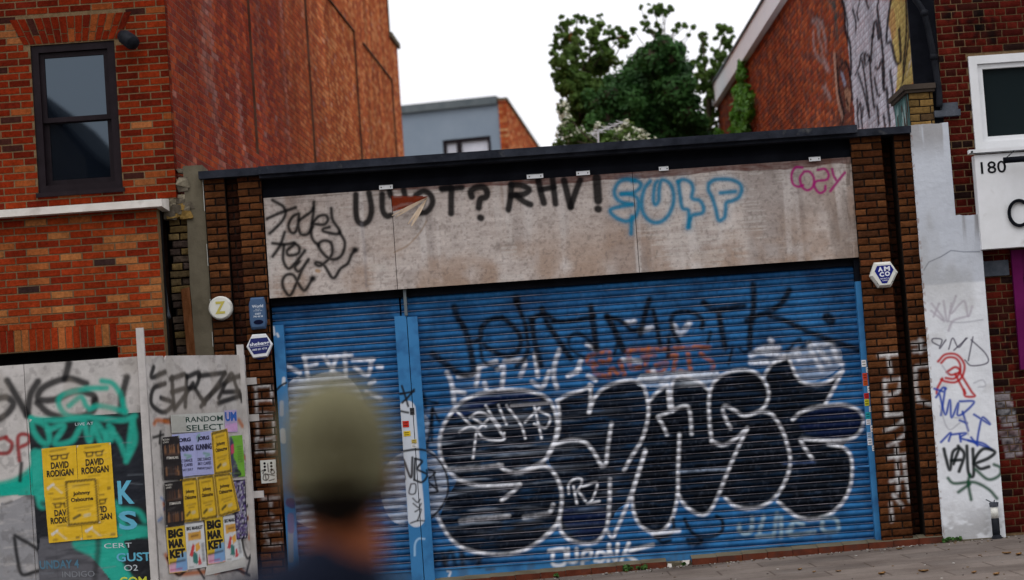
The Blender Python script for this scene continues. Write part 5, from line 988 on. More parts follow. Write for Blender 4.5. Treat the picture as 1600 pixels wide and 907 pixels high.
for x, y, r_ in ((1168, 108, 3), (1166, 122, 4), (1164, 136, 6), (1166, 148, 9), (1170, 158, 11), (1164, 172, 12), (1172, 180, 12), (1162, 195, 13), (1168, 208, 14), (1164, 222, 14), (1176, 150, 6), (1180, 160, 6), (1157, 205, 8)):
    u, v = RP.uv(x, y); cu.append((u, v, r_))
m = MB(); cen = [RP.w(np.array(u), np.array(v), np.array(.1)) for u, v, r_ in cu]
cen2 = []; rr_ = []
for (u, v, r_), c0 in zip(cu, cen):
    for k in range(5): cen2.append(RP.w(np.array(u + random.uniform(-1, 1) * r_ * .062), np.array(v + random.uniform(-.1, .1)), np.array(.10))); rr_.append(.04 + r_ * .0045)
leaves(m, cen2, rr_, 2600, .11, squash=(1, 1.6, 1.2)); tag(m.build('wall_creeper', MT['creeper']), 'bright green creeper climbing the brick side wall under the white fascia', 'climbing plant')

# ================================================================== BEHIND: grey blue house, trees
bh = thing('grey_house', P(720, 700, 35), 'grey blue rendered house with brick end wall seen above the shop roof', 'house')
c0 = P(780.5, 200, 35); yaw = rad(13); BP = Plane((c0[0], 35), (-math.cos(yaw), math.sin(yaw)))
bt = float(BP.uv(770, 163)[1]); ptop = float(BP.uv(787, 157)[1])
wa, wb = float(BP.uv(767, 225)[0]), float(BP.uv(692.5, 235)[0]); wt = float(BP.uv(730, 216)[1])
m = MB(); m.pbox(BP, 0, wa - .002, -.4, bt - .01, -.3, 0); m.pbox(BP, wb + .002, 11, -.4, bt - .01, -.3, 0); m.pbox(BP, wa - .002, wb + .002, wt + .003, bt - .01, -.3, 0); m.pbox(BP, wa - .002, wb + .002, -.4, wt - 1.7, -.3, 0); m.pbox(BP, wa - .002, wb + .002, wt - 1.7, wt + .003, -.35, -.3); m.build('rendered_wall', MT['render_blue'], bh)
m = MB(); m.pbox(BP, .02, 11, bt - .009, bt + .19, -.4, .1); m.build('coping', MT['metal_grey'], bh)
m = MB(); t = .08; m.pbox(BP, wa, wa + t, wt - 1.7, wt, -.12, -.02); m.pbox(BP, wb - t, wb, wt - 1.7, wt, -.12, -.02); m.pbox(BP, wa + t, wb - t, wt - t, wt, -.12, -.02); m.pbox(BP, wa + t, wb - t, wt - 1.7, wt - 1.6, -.12, -.02)
wm = wb - (wb - wa) * .33; m.pbox(BP, wm - .06, wm + .06, wt - 1.6, wt - t, -.12, -.02); gw = m.build('window', MT['frame'], bh)
m = MB(); m.pbox(BP, wa + t, wb - t, wt - 1.6, wt - t, -.10, -.09); m.build('pane', MT['pane_sky'], gw)
m = MB(); sa = math.atan2(ray(1138, 672)[0], ray(1138, 672)[1]); e0 = BP.w(np.array(-.001), np.array(0.), np.array(.05)); e1 = P(793.5, 200, 35); SPn = Plane((e1[0], 35), (math.sin(sa), math.cos(sa)))
orp = pick([(184, 92, 52), (170, 80, 46), (198, 122, 76), (140, 66, 42), (206, 146, 100)], [4, 4, 3, 2, 2])
bp2 = front(35 - .05); bricks(m, bp2, c0[0] + .002, e1[0], 4, ptop, 0, orp, Hc=.075 * 1.0, joint=.010, depth=.01)
bricks(m, SPn, 0.0, 16, 4, ptop, 0, orp, Hc=.075, joint=.010, depth=.01)
m.pbox(SPn, .003, 16, -.4, ptop, -.2, -.008, 1); m.box((c0[0] + .004, 34.96, -.4), (e1[0] - .004, 35.3, ptop), 1); m.build('brick_end_wall', [MT['brick'], MT['mortar_red']], bh)
m = MB(); m.pbox(SPn, -.05, 16, ptop + .001, ptop + .07, -.3, .04); m.build('wall_capping', MT['cement'], bh)

def px_cl(lst, Y, jit=.5):
    cs_, rs_ = [], []
    for x, y, r_ in lst:
        Yk = Y + random.uniform(-jit, jit); p = P(x, y, Yk); cs_.append(p); rs_.append(r_ * (Yk + 24.9) / F)
    return cs_, rs_
def limb(m, a, b, r0_, r1_, n=6, wob=.12):
    a = np.array(a); b = np.array(b); t = np.linspace(0, 1, n)[:, None]; L_ = a + (b - a) * t + np.sin(t * math.pi) * RNG.normal(size=3) * wob; m.tube(L_, np.linspace(r0_, r1_, n), 7)
    return L_
# maple
YT = 19.0
mp_ = thing('maple_tree', P(905, 700, YT), 'leafy maple with reddish seed clusters, loose crown left of the ivy mass', 'tree')
cl = [(885, 38, 16), (893, 58, 18), (868, 72, 10), (876, 92, 16), (900, 88, 26), (925, 66, 20), (933, 42, 13), (955, 50, 12), (971, 62, 14), (950, 80, 16), (978, 58, 8), (895, 122, 26), (925, 104, 24), (878, 118, 14), (905, 150, 26), (890, 168, 16), (930, 140, 24), (912, 30, 7), (940, 100, 18), (882, 140, 12), (905, 185, 20), (962, 95, 10), (866, 100, 7), (938, 26, 4), (903, 26, 5), (870, 58, 6), (900, 210, 22)]
tc_, tr_ = px_cl(cl, YT, .7); m = MB(); base = P(908, 720, YT + .3); base[2] = -.4; fork = P(908, 205, YT + .3)
limb(m, base, fork, .22, .14)
for k in range(0, len(tc_), 2): limb(m, fork, tc_[k], .035, .008)
m.build('trunk', MT['bark'], mp_)
m = MB(); A_, B_ = sub(tc_, tr_, 16, .28, 1.1); leaves(m, A_, B_, 11000, .062, maple=True); lowc = [(c0, r_) for c0, r_, q in zip(tc_, tr_, cl) if q[1] > 95]; A_, B_ = sub([k[0] for k in lowc], [k[1] for k in lowc], 8, .4, 1.0); leaves(m, A_, B_, 6500, .065, maple=True)
m.build('crown', MT['leaf'], mp_)
for i in (8, 10, 1, 12): m = MB(); leaves(m, [tc_[i]], [tr_[i] * .4], 16, .09, maple=True); m.build('seed_cluster', MT['deadleaf'], mp_)
# ivy covered trunk
YI = 18.0
iv = thing('ivy_tree', P(1020, 700, YI), 'dense dark ivy clad tree with a few bare leafy twigs on top', 'tree')
cl = [(1036, 70, 18), (1020, 92, 26), (1050, 88, 26), (1000, 112, 32), (1040, 115, 38), (1066, 112, 20), (975, 132, 28), (1010, 145, 42), (1055, 145, 34), (955, 150, 22), (980, 170, 38), (1030, 180, 46), (1072, 172, 26), (950, 185, 28), (985, 205, 38), (1040, 212, 46), (1082, 200, 26), (1094, 190, 14), (930, 165, 18), (1072, 135, 18), (1005, 85, 12), (1062, 75, 9), (940, 215, 30), (1090, 215, 22), (925, 195, 16), (918, 150, 12)]
tc_, tr_ = px_cl(cl, YI, .5); m = MB(); base = P(1030, 720, YI + .4); base[2] = -.4; limb(m, base, P(1032, 110, YI + .4), .35, .18, wob=.05)
tw = [(1032, 14, 11), (1018, 13, 8), (1004, 38, 5), (1008, 26, 4), (1043, 16, 8), (1060, 40, 7), (1071, 42, 5), (1084, 42, 5), (1012, 42, 8), (1026, 42, 5), (991, 48, 5), (1002, 12, 3), (1030, 52, 6), (1055, 48, 4), (1076, 55, 3), (1018, 52, 4), (1040, 24, 3)]
twc, twr = px_cl(tw, YI + .3, .2); top = P(1035, 75, YI + .3)
for k in range(len(twc)): limb(m, top, twc[k], .012, .004, wob=.1)
m.build('trunk', MT['bark'], iv)
m = MB(); A_, B_ = sub(tc_, tr_, 9, .36, .95); leaves(m, A_, B_, 24000, .07, squash=(1, .9, 1)); leaves(m, tc_, [r_ * .95 for r_ in tr_], 16000, .075, shell=.6); m.build('ivy', MT['ivy'], iv)
m = MB(); A_, B_ = sub(twc, twr, 5, .45, 1.0); leaves(m, A_, B_, 1200, .06, maple=True); m.build('crown', MT['leaf'], iv)
m = MB()
for c0, r_ in zip(tc_, tr_):
    if r_ > .2:
        g = np.linspace(0, 2 * math.pi, 13)[:-1]; h = np.linspace(-.5 * math.pi, .5 * math.pi, 8)
        X = np.stack([[c0 + r_ * .62 * np.array([math.cos(b) * math.cos(a), math.cos(b) * math.sin(a), math.sin(b)]) for a in np.append(g, 0)] for b in h]); m.grid(X)
m.build('branch_mass', MT['bark'], iv)
# slender tree right
st_ = thing('slender_tree', P(1110, 700, 20), 'thin sparse tree with gaps of sky beside the white fascia', 'tree')
cl = [(1097, 56, 8), (1099, 68, 6), (1098, 80, 6), (1131, 50, 12), (1135, 66, 12), (1126, 62, 9), (1120, 82, 9), (1130, 90, 11), (1122, 100, 9), (1092, 100, 11), (1106, 104, 13), (1098, 118, 13), (1112, 116, 9), (1122, 118, 12), (1108, 134, 13), (1094, 138, 10), (1112, 150, 12), (1104, 165, 13), (1114, 178, 10), (1102, 190, 13), (1110, 205, 12), (1098, 212, 14), (1114, 218, 9), (1141, 48, 5), (1120, 136, 9), (1118, 190, 8), (1080, 100, 6)]
tc_, tr_ = px_cl(cl, 20, .3); m = MB(); base = P(1108, 720, 20); base[2] = -.4; a = limb(m, base, P(1108, 160, 20), .1, .05, wob=.05); limb(m, P(1108, 160, 20), P(1132, 52, 20), .045, .01, wob=.06); limb(m, P(1108, 170, 20), P(1097, 56, 20), .04, .008, wob=.06)
m.build('trunk', MT['bark'], st_); m = MB(); A_, B_ = sub(tc_, tr_, 11, .3, 1.15); leaves(m, A_, B_, 5200, .062, maple=True); m.build('crown', MT['leaf'], st_)
# flowering bush
fb = thing('flowering_bush', P(930, 700, 15), 'bush with cream blossom just behind the shop parapet', 'bush')
cl = [(880, 172, 10), (886, 190, 12), (882, 206, 14), (900, 216, 18), (925, 222, 18), (950, 214, 16), (970, 216, 16), (992, 214, 14), (1005, 222, 12), (938, 200, 10), (980, 200, 12), (905, 232, 20), (950, 236, 20), (990, 236, 18), (876, 226, 12), (1025, 226, 8)]
tc_, tr_ = px_cl(cl, 15, .4); m = MB(); leaves(m, tc_, tr_, 1500, .09); base = P(940, 720, 15); base[2] = -.4; m.build('foliage', MT['leaf'], fb)
m = MB(); sel = [i for i in range(len(cl)) if i not in (14,)]
for _ in range(115):
    i = random.choice(sel); d = RNG.normal(size=3); d /= np.linalg.norm(d); leaves(m, [tc_[i] + d * tr_[i] * random.uniform(.6, 1.05)], [.07], 14, .05)
m.build('blossom', MT['blossom'], fb)
m = MB(); limb(m, base, P(935, 226, 15), .05, .02); 
for i in range(0, len(tc_), 3): limb(m, P(935, 226, 15), tc_[i], .018, .006)
m.build('stem', MT['bark'], fb)
m = MB(); leaves(m, px_cl([(1122, 208, 8), (1124, 216, 8), (1119, 222, 9), (1128, 222, 6)], 18, .2)[0], [.09] * 4, 220, .09); tag(m.build('small_shrub', MT['creeper']), 'small bright shrub tip between slender tree and brick side wall', 'bush')
# TV aerial
ae = thing('tv_aerial', P(935, 700, 10.5), 'grey television aerial in front of the blossom bush', 'aerial')
YA = 10.5; m = MB(); q0 = P(933, 240, YA); q1 = P(934, 205, YA); q0[2] = 4.3; m.tube([q0, q1], .014, 8); m.build('mast', MT['pvc'], ae)
m = MB(); a, b = P(926, 210, YA), P(972, 191, YA); m.tube([a, b], .009, 6)
for k in range(9):
    p = a + (b - a) * (k / 8); h = .10 - .006 * k; m.tube([p + [-.10 + .004 * k, 0, .005], p + [.10 - .004 * k, 0, -.005]] if k % 2 else [p + [-.09, -.05, .02], p + [.09, .05, -.02]], .005, 5)
for s in (-1, 1): m.tube([a + [-.02, 0, .0], a + [.06, 0, s * .07]], .006, 5)
m.build('boom', MT['pvc'], ae)

# ================================================================== across the street (mirrored in the window panes; the long house also blocks sky light)
def opp(name, label, x0, x1, y0, y1, eave, ridge_x, ridge_z, wins):
    o = thing(name, ((x0 + x1) / 2, (y0 + y1) / 2, 0), label, 'house'); m = MB()
    m.prism([(x0, y1, -.5), (x1, y1, -.5), (x1, y1, eave), (ridge_x, y1, ridge_z), (x0, y1, eave)], (0, y0 - y1, 0)); m.build('walls', MT['facing'], o)
    for (wx, wz) in wins:
        m = MB(); ring(m, wx - .55, wx + .55, wz - .8, wz + .8, y1 + .001, y1 + .06, .07); f = m.build('window', MT['pvc'], o)
        m = MB(); m.box((wx - .48, y1 + .002, wz - .73), (wx + .48, y1 + .02, wz + .73)); m.build('pane', MT['pane_dark'], f)
    m = MB(); t = .12
    for (xa, za, xb, zb_) in ((x0 - .3, eave - .08, ridge_x, ridge_z + .02), (ridge_x, ridge_z + .02, x1 + .3, eave - .08)): m.prism([(xa, y1 + .2, za), (xb, y1 + .2, zb_), (xb, y1 + .2, zb_ + t), (xa, y1 + .2, za + t)], (0, y0 - y1 - .4, 0))
    m.build('roof', MT['roof'], o)
g1 = P(132, 246, 35); g2 = P(72, 165, 35)
opp('gabled_house', 'dark gabled house whose roofline shows as a reflection in the sash window', g2[0] - 3.2, g1[0], -44, -35, g1[2], g2[0] - .4, g2[2] + .45, [(g1[0] - 1.5, 5.0), (g1[0] - 4.2, 5.0), (g1[0] - 1.5, 2.0), (g1[0] - 4.2, 7.6)])
opp('tall_house', 'long dark house mirrored in the white framed window, widened unseen to block sky light', -7.5, 17.0, -40, -27.4, 11.0, 4.0, 13.0, [(-6, 3), (-6, 6.5), (-3, 3), (-3, 6.5), (1, 3), (1, 6.5), (4.5, 6.5), (8, 3), (11, 3), (14, 3), (8, 6.5), (11, 6.5), (14, 6.5)])  # widened and set close behind the camera to darken the man's back

# ================================================================== HOARDING
hp = front(-1.5); HZ = 2.49
hd = thing('hoarding', (-4.2, -1.5, 0), 'grey plywood hoarding with spray tags closing off the lot beside the shop', 'hoarding')
HB = (26, 26, 28); TQ = (24, 160, 140)
hx1 = UX(216, 556, -1.5); hx2 = UX(229, 553, -1.5)
h1 = Canvas(hp, -9.0, hx2 + .05, .2, 2.56, .0075)
def tags1(c, dark=True):
    c.frame(0, 500, 2.229)
    for q in ([(0, 345), (30, 322), (46, 292), (22, 270), (-20, 278)], [(25, 212), (60, 270), (95, 332)], [(96, 332), (106, 262), (132, 215)], [(300, 222), (232, 205), (152, 235), (134, 275), (190, 278), (262, 250), (322, 262), (332, 290)], [(240, 150), (226, 206)], [(330, 280), (322, 318), (262, 340), (180, 330), (130, 290)], [(442, 200), (426, 262), (418, 322)]): c.stroke(q, 9.5, HB, soft=2.6, op=.9)
    c.frame(0, 500, 2.229)
    for q in ([(355, 213), (392, 222), (420, 262), (436, 320)], [(436, 320), (350, 300), (310, 310)], [(370, 238), (300, 240), (222, 260), (204, 290), (230, 330), (282, 345)], [(300, 300), (280, 270), (240, 300)], [(110, 342), (118, 390), (150, 428), (172, 420), (160, 370), (120, 350)], [(170, 382), (222, 370), (192, 430), (250, 422), (282, 370)], [(292, 350), (312, 422), (332, 360), (382, 420), (390, 380)], [(380, 370), (420, 430), (442, 472), (462, 350)], [(462, 350), (470, 422), (440, 492)], [(110, 345), (200, 350), (300, 340), (420, 350), (470, 335)], [(330, 380), (360, 440), (372, 390)]):
        c.stroke(q, 7.5, TQ, soft=2.6, op=.9)
    c.poly([(-10, 578), (60, 560), (118, 520), (148, 468), (162, 478), (150, 560), (168, 650), (122, 612), (0, 612)], TQ, .95, smooth=True)
    c.frame(50, 680, 3.995); c.poly([(320, 660), (520, 640), (740, 596), (748, 626), (570, 662), (604, 730), (556, 790), (600, 915), (500, 915), (440, 840), (372, 762)], TQ, .95); c.frame(0, 500, 2.229)
    c.stroke([(-10, 592), (60, 572), (120, 530), (158, 470)], 21, TQ, soft=3, op=.93); c.stroke([(125, 470), (132, 560), (150, 640)], 17, TQ, soft=3, op=.93)
    c.stroke([(280, 775), (350, 810), (400, 860), (440, 915)], 24, TQ, soft=3, op=.93); c.stroke([(400, 735), (520, 738)], 17, TQ, soft=3, op=.93); c.stroke([(415, 660), (480, 668), (505, 700)], 7, TQ, soft=3, op=.9); c.stroke([(400, 640), (430, 720)], 9, TQ, soft=3, op=.9)
h1.frame(0, 500, 2.229)
h1.poly([(20, 640), (150, 600), (180, 700), (200, 907), (0, 907), (0, 660)], (120, 122, 128), .75, smooth=True, dry=.4)
h1.stroke([(0, 610), (60, 600), (150, 640), (200, 700)], 6, (30, 30, 32), soft=3, op=.6); h1.stroke([(40, 632), (20, 640)], 3, (60, 60, 60), soft=2, op=.7)
RDT = (140, 30, 34)
tags1(h1)
h1.frame(0, 500, 2.229)
for q in ([(20, 412), (42, 432), (30, 462), (-10, 466)], [(0, 415), (22, 408)], [(68, 490), (64, 408), (98, 402), (100, 428), (66, 446)]): h1.stroke(q, 5.5, RDT, soft=1.8, op=.9)
for q in ([(50, 760), (60, 830), (76, 886), (120, 878), (162, 860), (130, 800), (52, 752)], [(75, 500), (70, 560)]): h1.stroke(q, 5, HB, soft=1.8, op=.9)
u_, v_ = h1.mesh(); h1.mask(.3 * sstep(.55, .72, fbm(u_ * 3, v_ * 2, 3, 4)), (150, 140, 128)); h1.mask(.25 * sstep(.60, .68, fbm(u_ * 16, v_ * 16, 5, 3)), (60, 56, 54))
jx = UX(37, 570, -1.5)
for (a, b) in ((-9.0, -7.45), (-7.444, jx - .003), (jx + .003, hx1 - .012)):
    m = MB(); sheetgrid(m, hp, a, b, .05, HZ - .004, 0, h1, .0085, bulge=lambda u, v: .005 * np.sin(u * 3 + v * 2)); m.build('board', MT['board'], hd)
m = MB(); px0, px1 = UX(214, 530, -1.53), UX(225.5, 530, -1.53); m.box((px0, -1.575, .0), (px1, -1.52, UZ(219, 513, -1.53))); m.build('post', MT['board'], hd)
m = MB(); px2, px3 = UX(370, 545, -.30), UX(380.5, 545, -.30); m.box((px2, -.33, .0), (px3, -.275, UZ(375, 539, -.3))); m.build('post', MT['board'], hd)
A0 = np.array([hx2 - .005, -1.5]); A1 = np.array([UX(384, 580, -.25), -.25]); qp = Plane(A0, A1 - A0); ql = float(np.linalg.norm(A1 - A0))
h2 = Canvas(qp, -.05, ql + .05, .2, 2.6, .0075)
h2.frame(220, 500, 2.229)
for q in ([(46, 165), (40, 200), (86, 182)], [(86, 222), (46, 240), (38, 290), (66, 318), (92, 318), (112, 290), (72, 272)], [(110, 200), (112, 250), (118, 302)], [(105, 206), (152, 190)], [(110, 252), (150, 240)], [(118, 312), (150, 270), (182, 222)], [(160, 196), (156, 302)], [(160, 200), (202, 185), (192, 230), (160, 242)], [(190, 242), (222, 292)], [(200, 196), (292, 185)], [(292, 188), (250, 250), (210, 302)], [(220, 282), (290, 220), (362, 188)], [(270, 272), (312, 190), (330, 230), (352, 282)], [(288, 252), (342, 250)], [(270, 290), (360, 260)], [(85, 352), (106, 350)]): h2.stroke(q, 7.5, HB, soft=2, op=.93)
ORG = (170, 92, 40)
for q in ([(48, 362), (60, 350), (100, 356)], [(345, 470), (372, 490), (380, 540)], [(80, 640), (95, 700), (110, 760)], [(85, 820), (120, 880), (200, 880), (300, 870), (350, 860)], [(340, 350), (352, 370)], [(375, 690), (390, 700), (380, 760)], [(330, 720), (345, 700)], [(260, 880), (320, 850), (360, 880)]): h2.stroke(q, 6, ORG, soft=2.4, op=.85)
for q in ([(370, 650), (380, 640)], [(372, 690), (355, 760), (372, 830), (392, 800), (386, 740), (394, 710)], [(90, 830), (130, 890), (180, 850), (220, 900)], [(280, 880), (330, 870), (380, 890)], [(100, 760), (120, 800)], [(70, 390), (66, 430)], [(45, 410), (80, 400)], [(385, 820), (370, 880)]): h2.stroke(q, 4, HB, soft=1.4, op=.9)
for q in ([(70, 620), (88, 640), (80, 660)], [(60, 700), (72, 690)]): h2.stroke(q, 3, (60, 110, 170), soft=2, op=.7)
for k in range(26): h2.stroke([(358 + random.uniform(-6, 8), 420 + k * 8), (366 + random.uniform(-6, 8), 424 + k * 8)], 1.6, (70, 66, 64), op=.6)
u_, v_ = h2.mesh(); h2.mask(.28 * sstep(.55, .72, fbm(u_ * 3, v_ * 2, 13, 4)), (150, 140, 128)); h2.mask(.25 * sstep(.60, .68, fbm(u_ * 16, v_ * 16, 15, 3)), (60, 56, 54))
m = MB(); sheetgrid(m, qp, 0, ql, .05, 2.48, 0, h2, .0085, bulge=lambda u, v: .006 * np.sin(u * 3 + v * 2), vtop=lambda u: 2.485 - .05 * (np.abs(u - .27) < .022) * (1 - np.abs(u - .27) / .022)); m.build('board', MT['board'], hd)
for z in (UZ(378, 597, -.2), UZ(384, 654, -.2), UZ(400, 773, -.2)):
    m = MB(); m.box((A1[0] - .08, -.24, z - .035), (A1[0] + .10, -.19, z + .035)); m.build('batten', MT['board'], hd)

# ------------------------------------------------------------------ pasted posters
def poster(label, pl, quad, base, draw=None, texts=(), off=.004, frame=(0, 0, 1), res=.0065, group=None, wr=.0030, name='poster'):
    """quad: photo points TL TR BR BL; texts: (string, a, b, h, colour, width, bold) in poster units, a right and b up, h as a share of its height"""
    fr = frame; off = off * 1.7; q = np.array([pl.uv(fr[0] + x / fr[2], fr[1] + y / fr[2], off) for x, y in quad]); TL, TR, BR, BL_ = q
    Wd = np.linalg.norm(TR - TL); Hd = np.linalg.norm(TL - BL_)
    def ab(a, b): a = np.asarray(a)[..., None]; b = np.asarray(b)[..., None]; return (BL_ * (1 - a) + BR * a) * (1 - b) + (TL * (1 - a) + TR * a) * b
    c = Canvas(pl, q[:, 0].min() - .02, q[:, 0].max() + .02, q[:, 1].min() - .02, q[:, 1].max() + .02, res, off); c.fill(base)
    c.ab = lambda L: [ab(np.array(x), np.array(y)) for x, y in L]; c.frame(*fr)
    if draw: draw(c)
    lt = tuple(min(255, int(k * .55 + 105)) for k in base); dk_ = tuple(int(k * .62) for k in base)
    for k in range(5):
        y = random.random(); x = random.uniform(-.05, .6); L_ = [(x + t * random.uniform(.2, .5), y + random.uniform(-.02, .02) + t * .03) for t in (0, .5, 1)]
        c.stroke(c.ab(L_), .8, lt, soft=.5, uv=True, op=.30); c.stroke(c.ab([(p_[0], p_[1] - .012) for p_ in L_]), .9, dk_, soft=.7, uv=True, op=.25)  # crease wear, with its highlight and shaded side painted as paired lines
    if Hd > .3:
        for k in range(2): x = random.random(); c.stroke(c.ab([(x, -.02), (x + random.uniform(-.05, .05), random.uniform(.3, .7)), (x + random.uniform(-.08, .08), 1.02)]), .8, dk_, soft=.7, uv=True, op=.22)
    for cx_, cy_ in ((0, 0), (1, 0), (1, 1), (0, 1)):
        if random.random() < .45: r_ = random.uniform(.03, .09); sx_ = 1 if cx_ == 0 else -1; sy_ = 1 if cy_ == 0 else -1; c.poly(c.ab([(cx_, cy_), (cx_ + sx_ * r_, cy_), (cx_ + sx_ * r_ * .4, cy_ + sy_ * r_ * .5), (cx_, cy_ + sy_ * r_ * .7)]), (186, 184, 178), .9, uv=True)
    nu, nv = max(4, int(Wd / .011)), max(4, int(Hd / .011)); aa, bb = np.meshgrid(np.linspace(0, 1, nu), np.linspace(0, 1, nv)); uv = ab(aa, bb)
    sd = random.randint(0, 999); wv = lambda u, v: wr * (fbm(u * 9 + sd, v * 14, 3, 3) - .5) * 2 + wr * .8
    m = MB(); m.grid(pl.w(uv[..., 0], uv[..., 1], off + wv(uv[..., 0], uv[..., 1])), col=c.sample(uv[..., 0], uv[..., 1]), flip=not pl.ccw)
    e = pl.w(uv[..., 0], uv[..., 1], off + wv(uv[..., 0], uv[..., 1]))
    for eg in (e[0], e[:, -1], e[-1], e[:, 0]): m.grid(np.stack([eg, eg - pl.n * .002]), col=np.append(s2l((200, 200, 196)), 1))
    for (s, a, b, h, col, wid, bold) in texts:
        v, f = text2d(s, bold)
        if not len(v): continue
        v = v.copy(); hh = h; ww = wid if wid else hh * Hd / Wd * (v[:, 0].max() - v[:, 0].min())
        x = a + v[:, 0] / (v[:, 0].max() - v[:, 0].min()) * ww; y = b + v[:, 1] * hh; p = ab(x, y)
        X = pl.w(p[:, 0], p[:, 1], off + wv(p[:, 0], p[:, 1]) + .0022)
        m.add(X, f if pl.ccw else [t[::-1] for t in f], 0, np.append(s2l(col), 1))
    return tag(m.build(name, MT['paper']), label, 'poster', group)
G1 = 'posters pasted on the hoarding'
# the big dark concert poster under the yellow sheets
def d_big(c):
    c.frame(0, 500, 2.229); c.poly([(140, 760), (240, 740), (330, 790), (380, 907), (380, 930), (140, 930)], (92, 92, 98), .85, smooth=True, dry=.4); c.poly([(380, 420), (500, 400), (530, 600), (420, 640)], (16, 22, 34), .8, smooth=True)
    tags1(c); c.frame(0, 500, 2.229); c.stroke([(150, 640), (280, 700), (340, 760), (330, 900)], 7, (24, 24, 28), soft=3, op=.7)
    for k in range(14): x, y = random.uniform(120, 500), random.uniform(340, 900); c.stroke([(x, y), (x + random.uniform(20, 60), y - random.uniform(-4, 10))], .9, (120, 128, 136), soft=.5, op=.5)
CY = (92, 170, 196); CW = (190, 200, 206); CD = (70, 112, 134)
QD = [(100, 346), (500, 322), (541, 925), (140, 935)]
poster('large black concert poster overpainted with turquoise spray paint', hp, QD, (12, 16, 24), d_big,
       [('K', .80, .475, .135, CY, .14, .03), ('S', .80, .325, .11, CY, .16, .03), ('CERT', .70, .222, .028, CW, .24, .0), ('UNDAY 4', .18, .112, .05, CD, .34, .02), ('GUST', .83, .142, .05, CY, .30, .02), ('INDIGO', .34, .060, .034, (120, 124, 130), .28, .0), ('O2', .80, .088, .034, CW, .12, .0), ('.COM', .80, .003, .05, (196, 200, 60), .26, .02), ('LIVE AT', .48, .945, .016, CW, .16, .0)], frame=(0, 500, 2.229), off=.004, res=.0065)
YL = (214, 172, 26); YK = (26, 22, 16)
def glasses(c):
    for s in (-1, 1):
        cx = .5 + s * .14; c.stroke(c.ab([(cx - .10, .83), (cx + .10, .835), (cx + .075, .755), (cx - .07, .75), (cx - .10, .83)]), 1.7, YK, soft=.5, uv=True, smooth=False)
    c.stroke(c.ab([(.45, .825), (.55, .825)]), 1.6, YK, soft=.5, uv=True); c.stroke(c.ab([(.26, .83), (.22, .85)]), 1.4, YK, soft=.5, uv=True); c.stroke(c.ab([(.74, .835), (.78, .855)]), 1.4, YK, soft=.5, uv=True)
    c.poly(c.ab([(.08, .20), (.30, .28), (.32, .24), (.12, .14)]), (206, 206, 200), .9, uv=True); c.stroke(c.ab([(.28, .22), (.45, .10), (.52, .06)]), 1.2, (206, 206, 190), uv=True, op=.8)
    c.poly(c.ab([(.80, .04), (.93, .04), (.93, .10), (.80, .10)]), (120, 96, 22), .8, uv=True); c.stroke(c.ab([(.25, .93), (.70, .945)]), 1.6, (96, 78, 22), uv=True, op=.8)
    c.stroke(c.ab([(.30, .345), (.62, .35)]), 1.0, (110, 90, 22), uv=True, op=.7); c.stroke(c.ab([(.15, .06), (.25, .06)]), 1.6, (90, 74, 22), uv=True, op=.8)
DR = [('DAVID', .5, .56, .14, YK, .52, .035), ('RODIGAN', .5, .40, .14, YK, .78, .035)]
f4 = (50, 680, 3.995)
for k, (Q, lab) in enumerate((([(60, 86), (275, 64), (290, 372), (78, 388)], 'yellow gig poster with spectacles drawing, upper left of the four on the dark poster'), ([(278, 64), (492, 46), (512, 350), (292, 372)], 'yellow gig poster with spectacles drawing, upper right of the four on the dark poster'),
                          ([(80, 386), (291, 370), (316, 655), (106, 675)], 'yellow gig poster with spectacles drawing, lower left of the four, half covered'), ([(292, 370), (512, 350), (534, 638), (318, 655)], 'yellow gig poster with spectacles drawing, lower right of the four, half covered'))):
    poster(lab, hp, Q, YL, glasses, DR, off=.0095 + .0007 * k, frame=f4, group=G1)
def zig(c, n=16):
    for (x0_, y0_, x1_, y1_) in ((.06, .03, .06, .97), (.94, .03, .94, .97), (.06, .97, .94, .97), (.06, .03, .94, .03)):
        for off_ in (0, .035):
            L_ = []
            for i in range(n * 2 + 1):
                t = i / (n * 2); z = (.026 if i % 2 else -.026); L_.append((x0_ + (x1_ - x0_) * t + (z if x0_ == x1_ else 0), y0_ + (y1_ - y0_) * t + (z * .7 if y0_ == y1_ else 0)))
            c.stroke(c.ab(L_), 1.1, (70, 58, 20), soft=.4, uv=True, smooth=False, op=.9)
    c.stroke(c.ab([(.25, .86), (.75, .87)]), 1.3, (96, 78, 22), uv=True, op=.8); c.stroke(c.ab([(.25, .38), (.78, .40)]), 1.2, (110, 88, 22), uv=True, op=.7); c.stroke(c.ab([(.35, .32), (.68, .33)]), 1.2, (110, 88, 22), uv=True, op=.7); c.stroke(c.ab([(.22, .16), (.40, .22)]), 4, (40, 50, 24), uv=True, op=.85, soft=.7); c.stroke(c.ab([(.55, .20), (.68, .21)]), 4.5, (196, 188, 150), uv=True, op=.8, soft=.8)
JO = [('Johnny', .5, .64, .10, YK, .52, .03), ('Osbourne', .5, .52, .09, YK, .66, .03)]
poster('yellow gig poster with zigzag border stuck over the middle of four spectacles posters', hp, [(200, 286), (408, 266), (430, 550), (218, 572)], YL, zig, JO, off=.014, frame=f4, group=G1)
f3 = (240, 640, 3.4); G2 = 'small posters crowded on the second hoarding board'
poster('white poster strip with typewriter capitals above the small posters', qp, [(90, 30), (372, 15), (378, 112), (96, 125)], (188, 190, 184), lambda c: c.poly(c.ab([(0, 0), (.3, .05), (.26, .9), (0, 1)]), (160, 160, 152), .8, uv=True), [('RANDOM', .62, .54, .30, (26, 60, 50), .70, .01), ('SELECT', .62, .06, .32, (26, 60, 50), .70, .01)], off=.005, frame=f3)
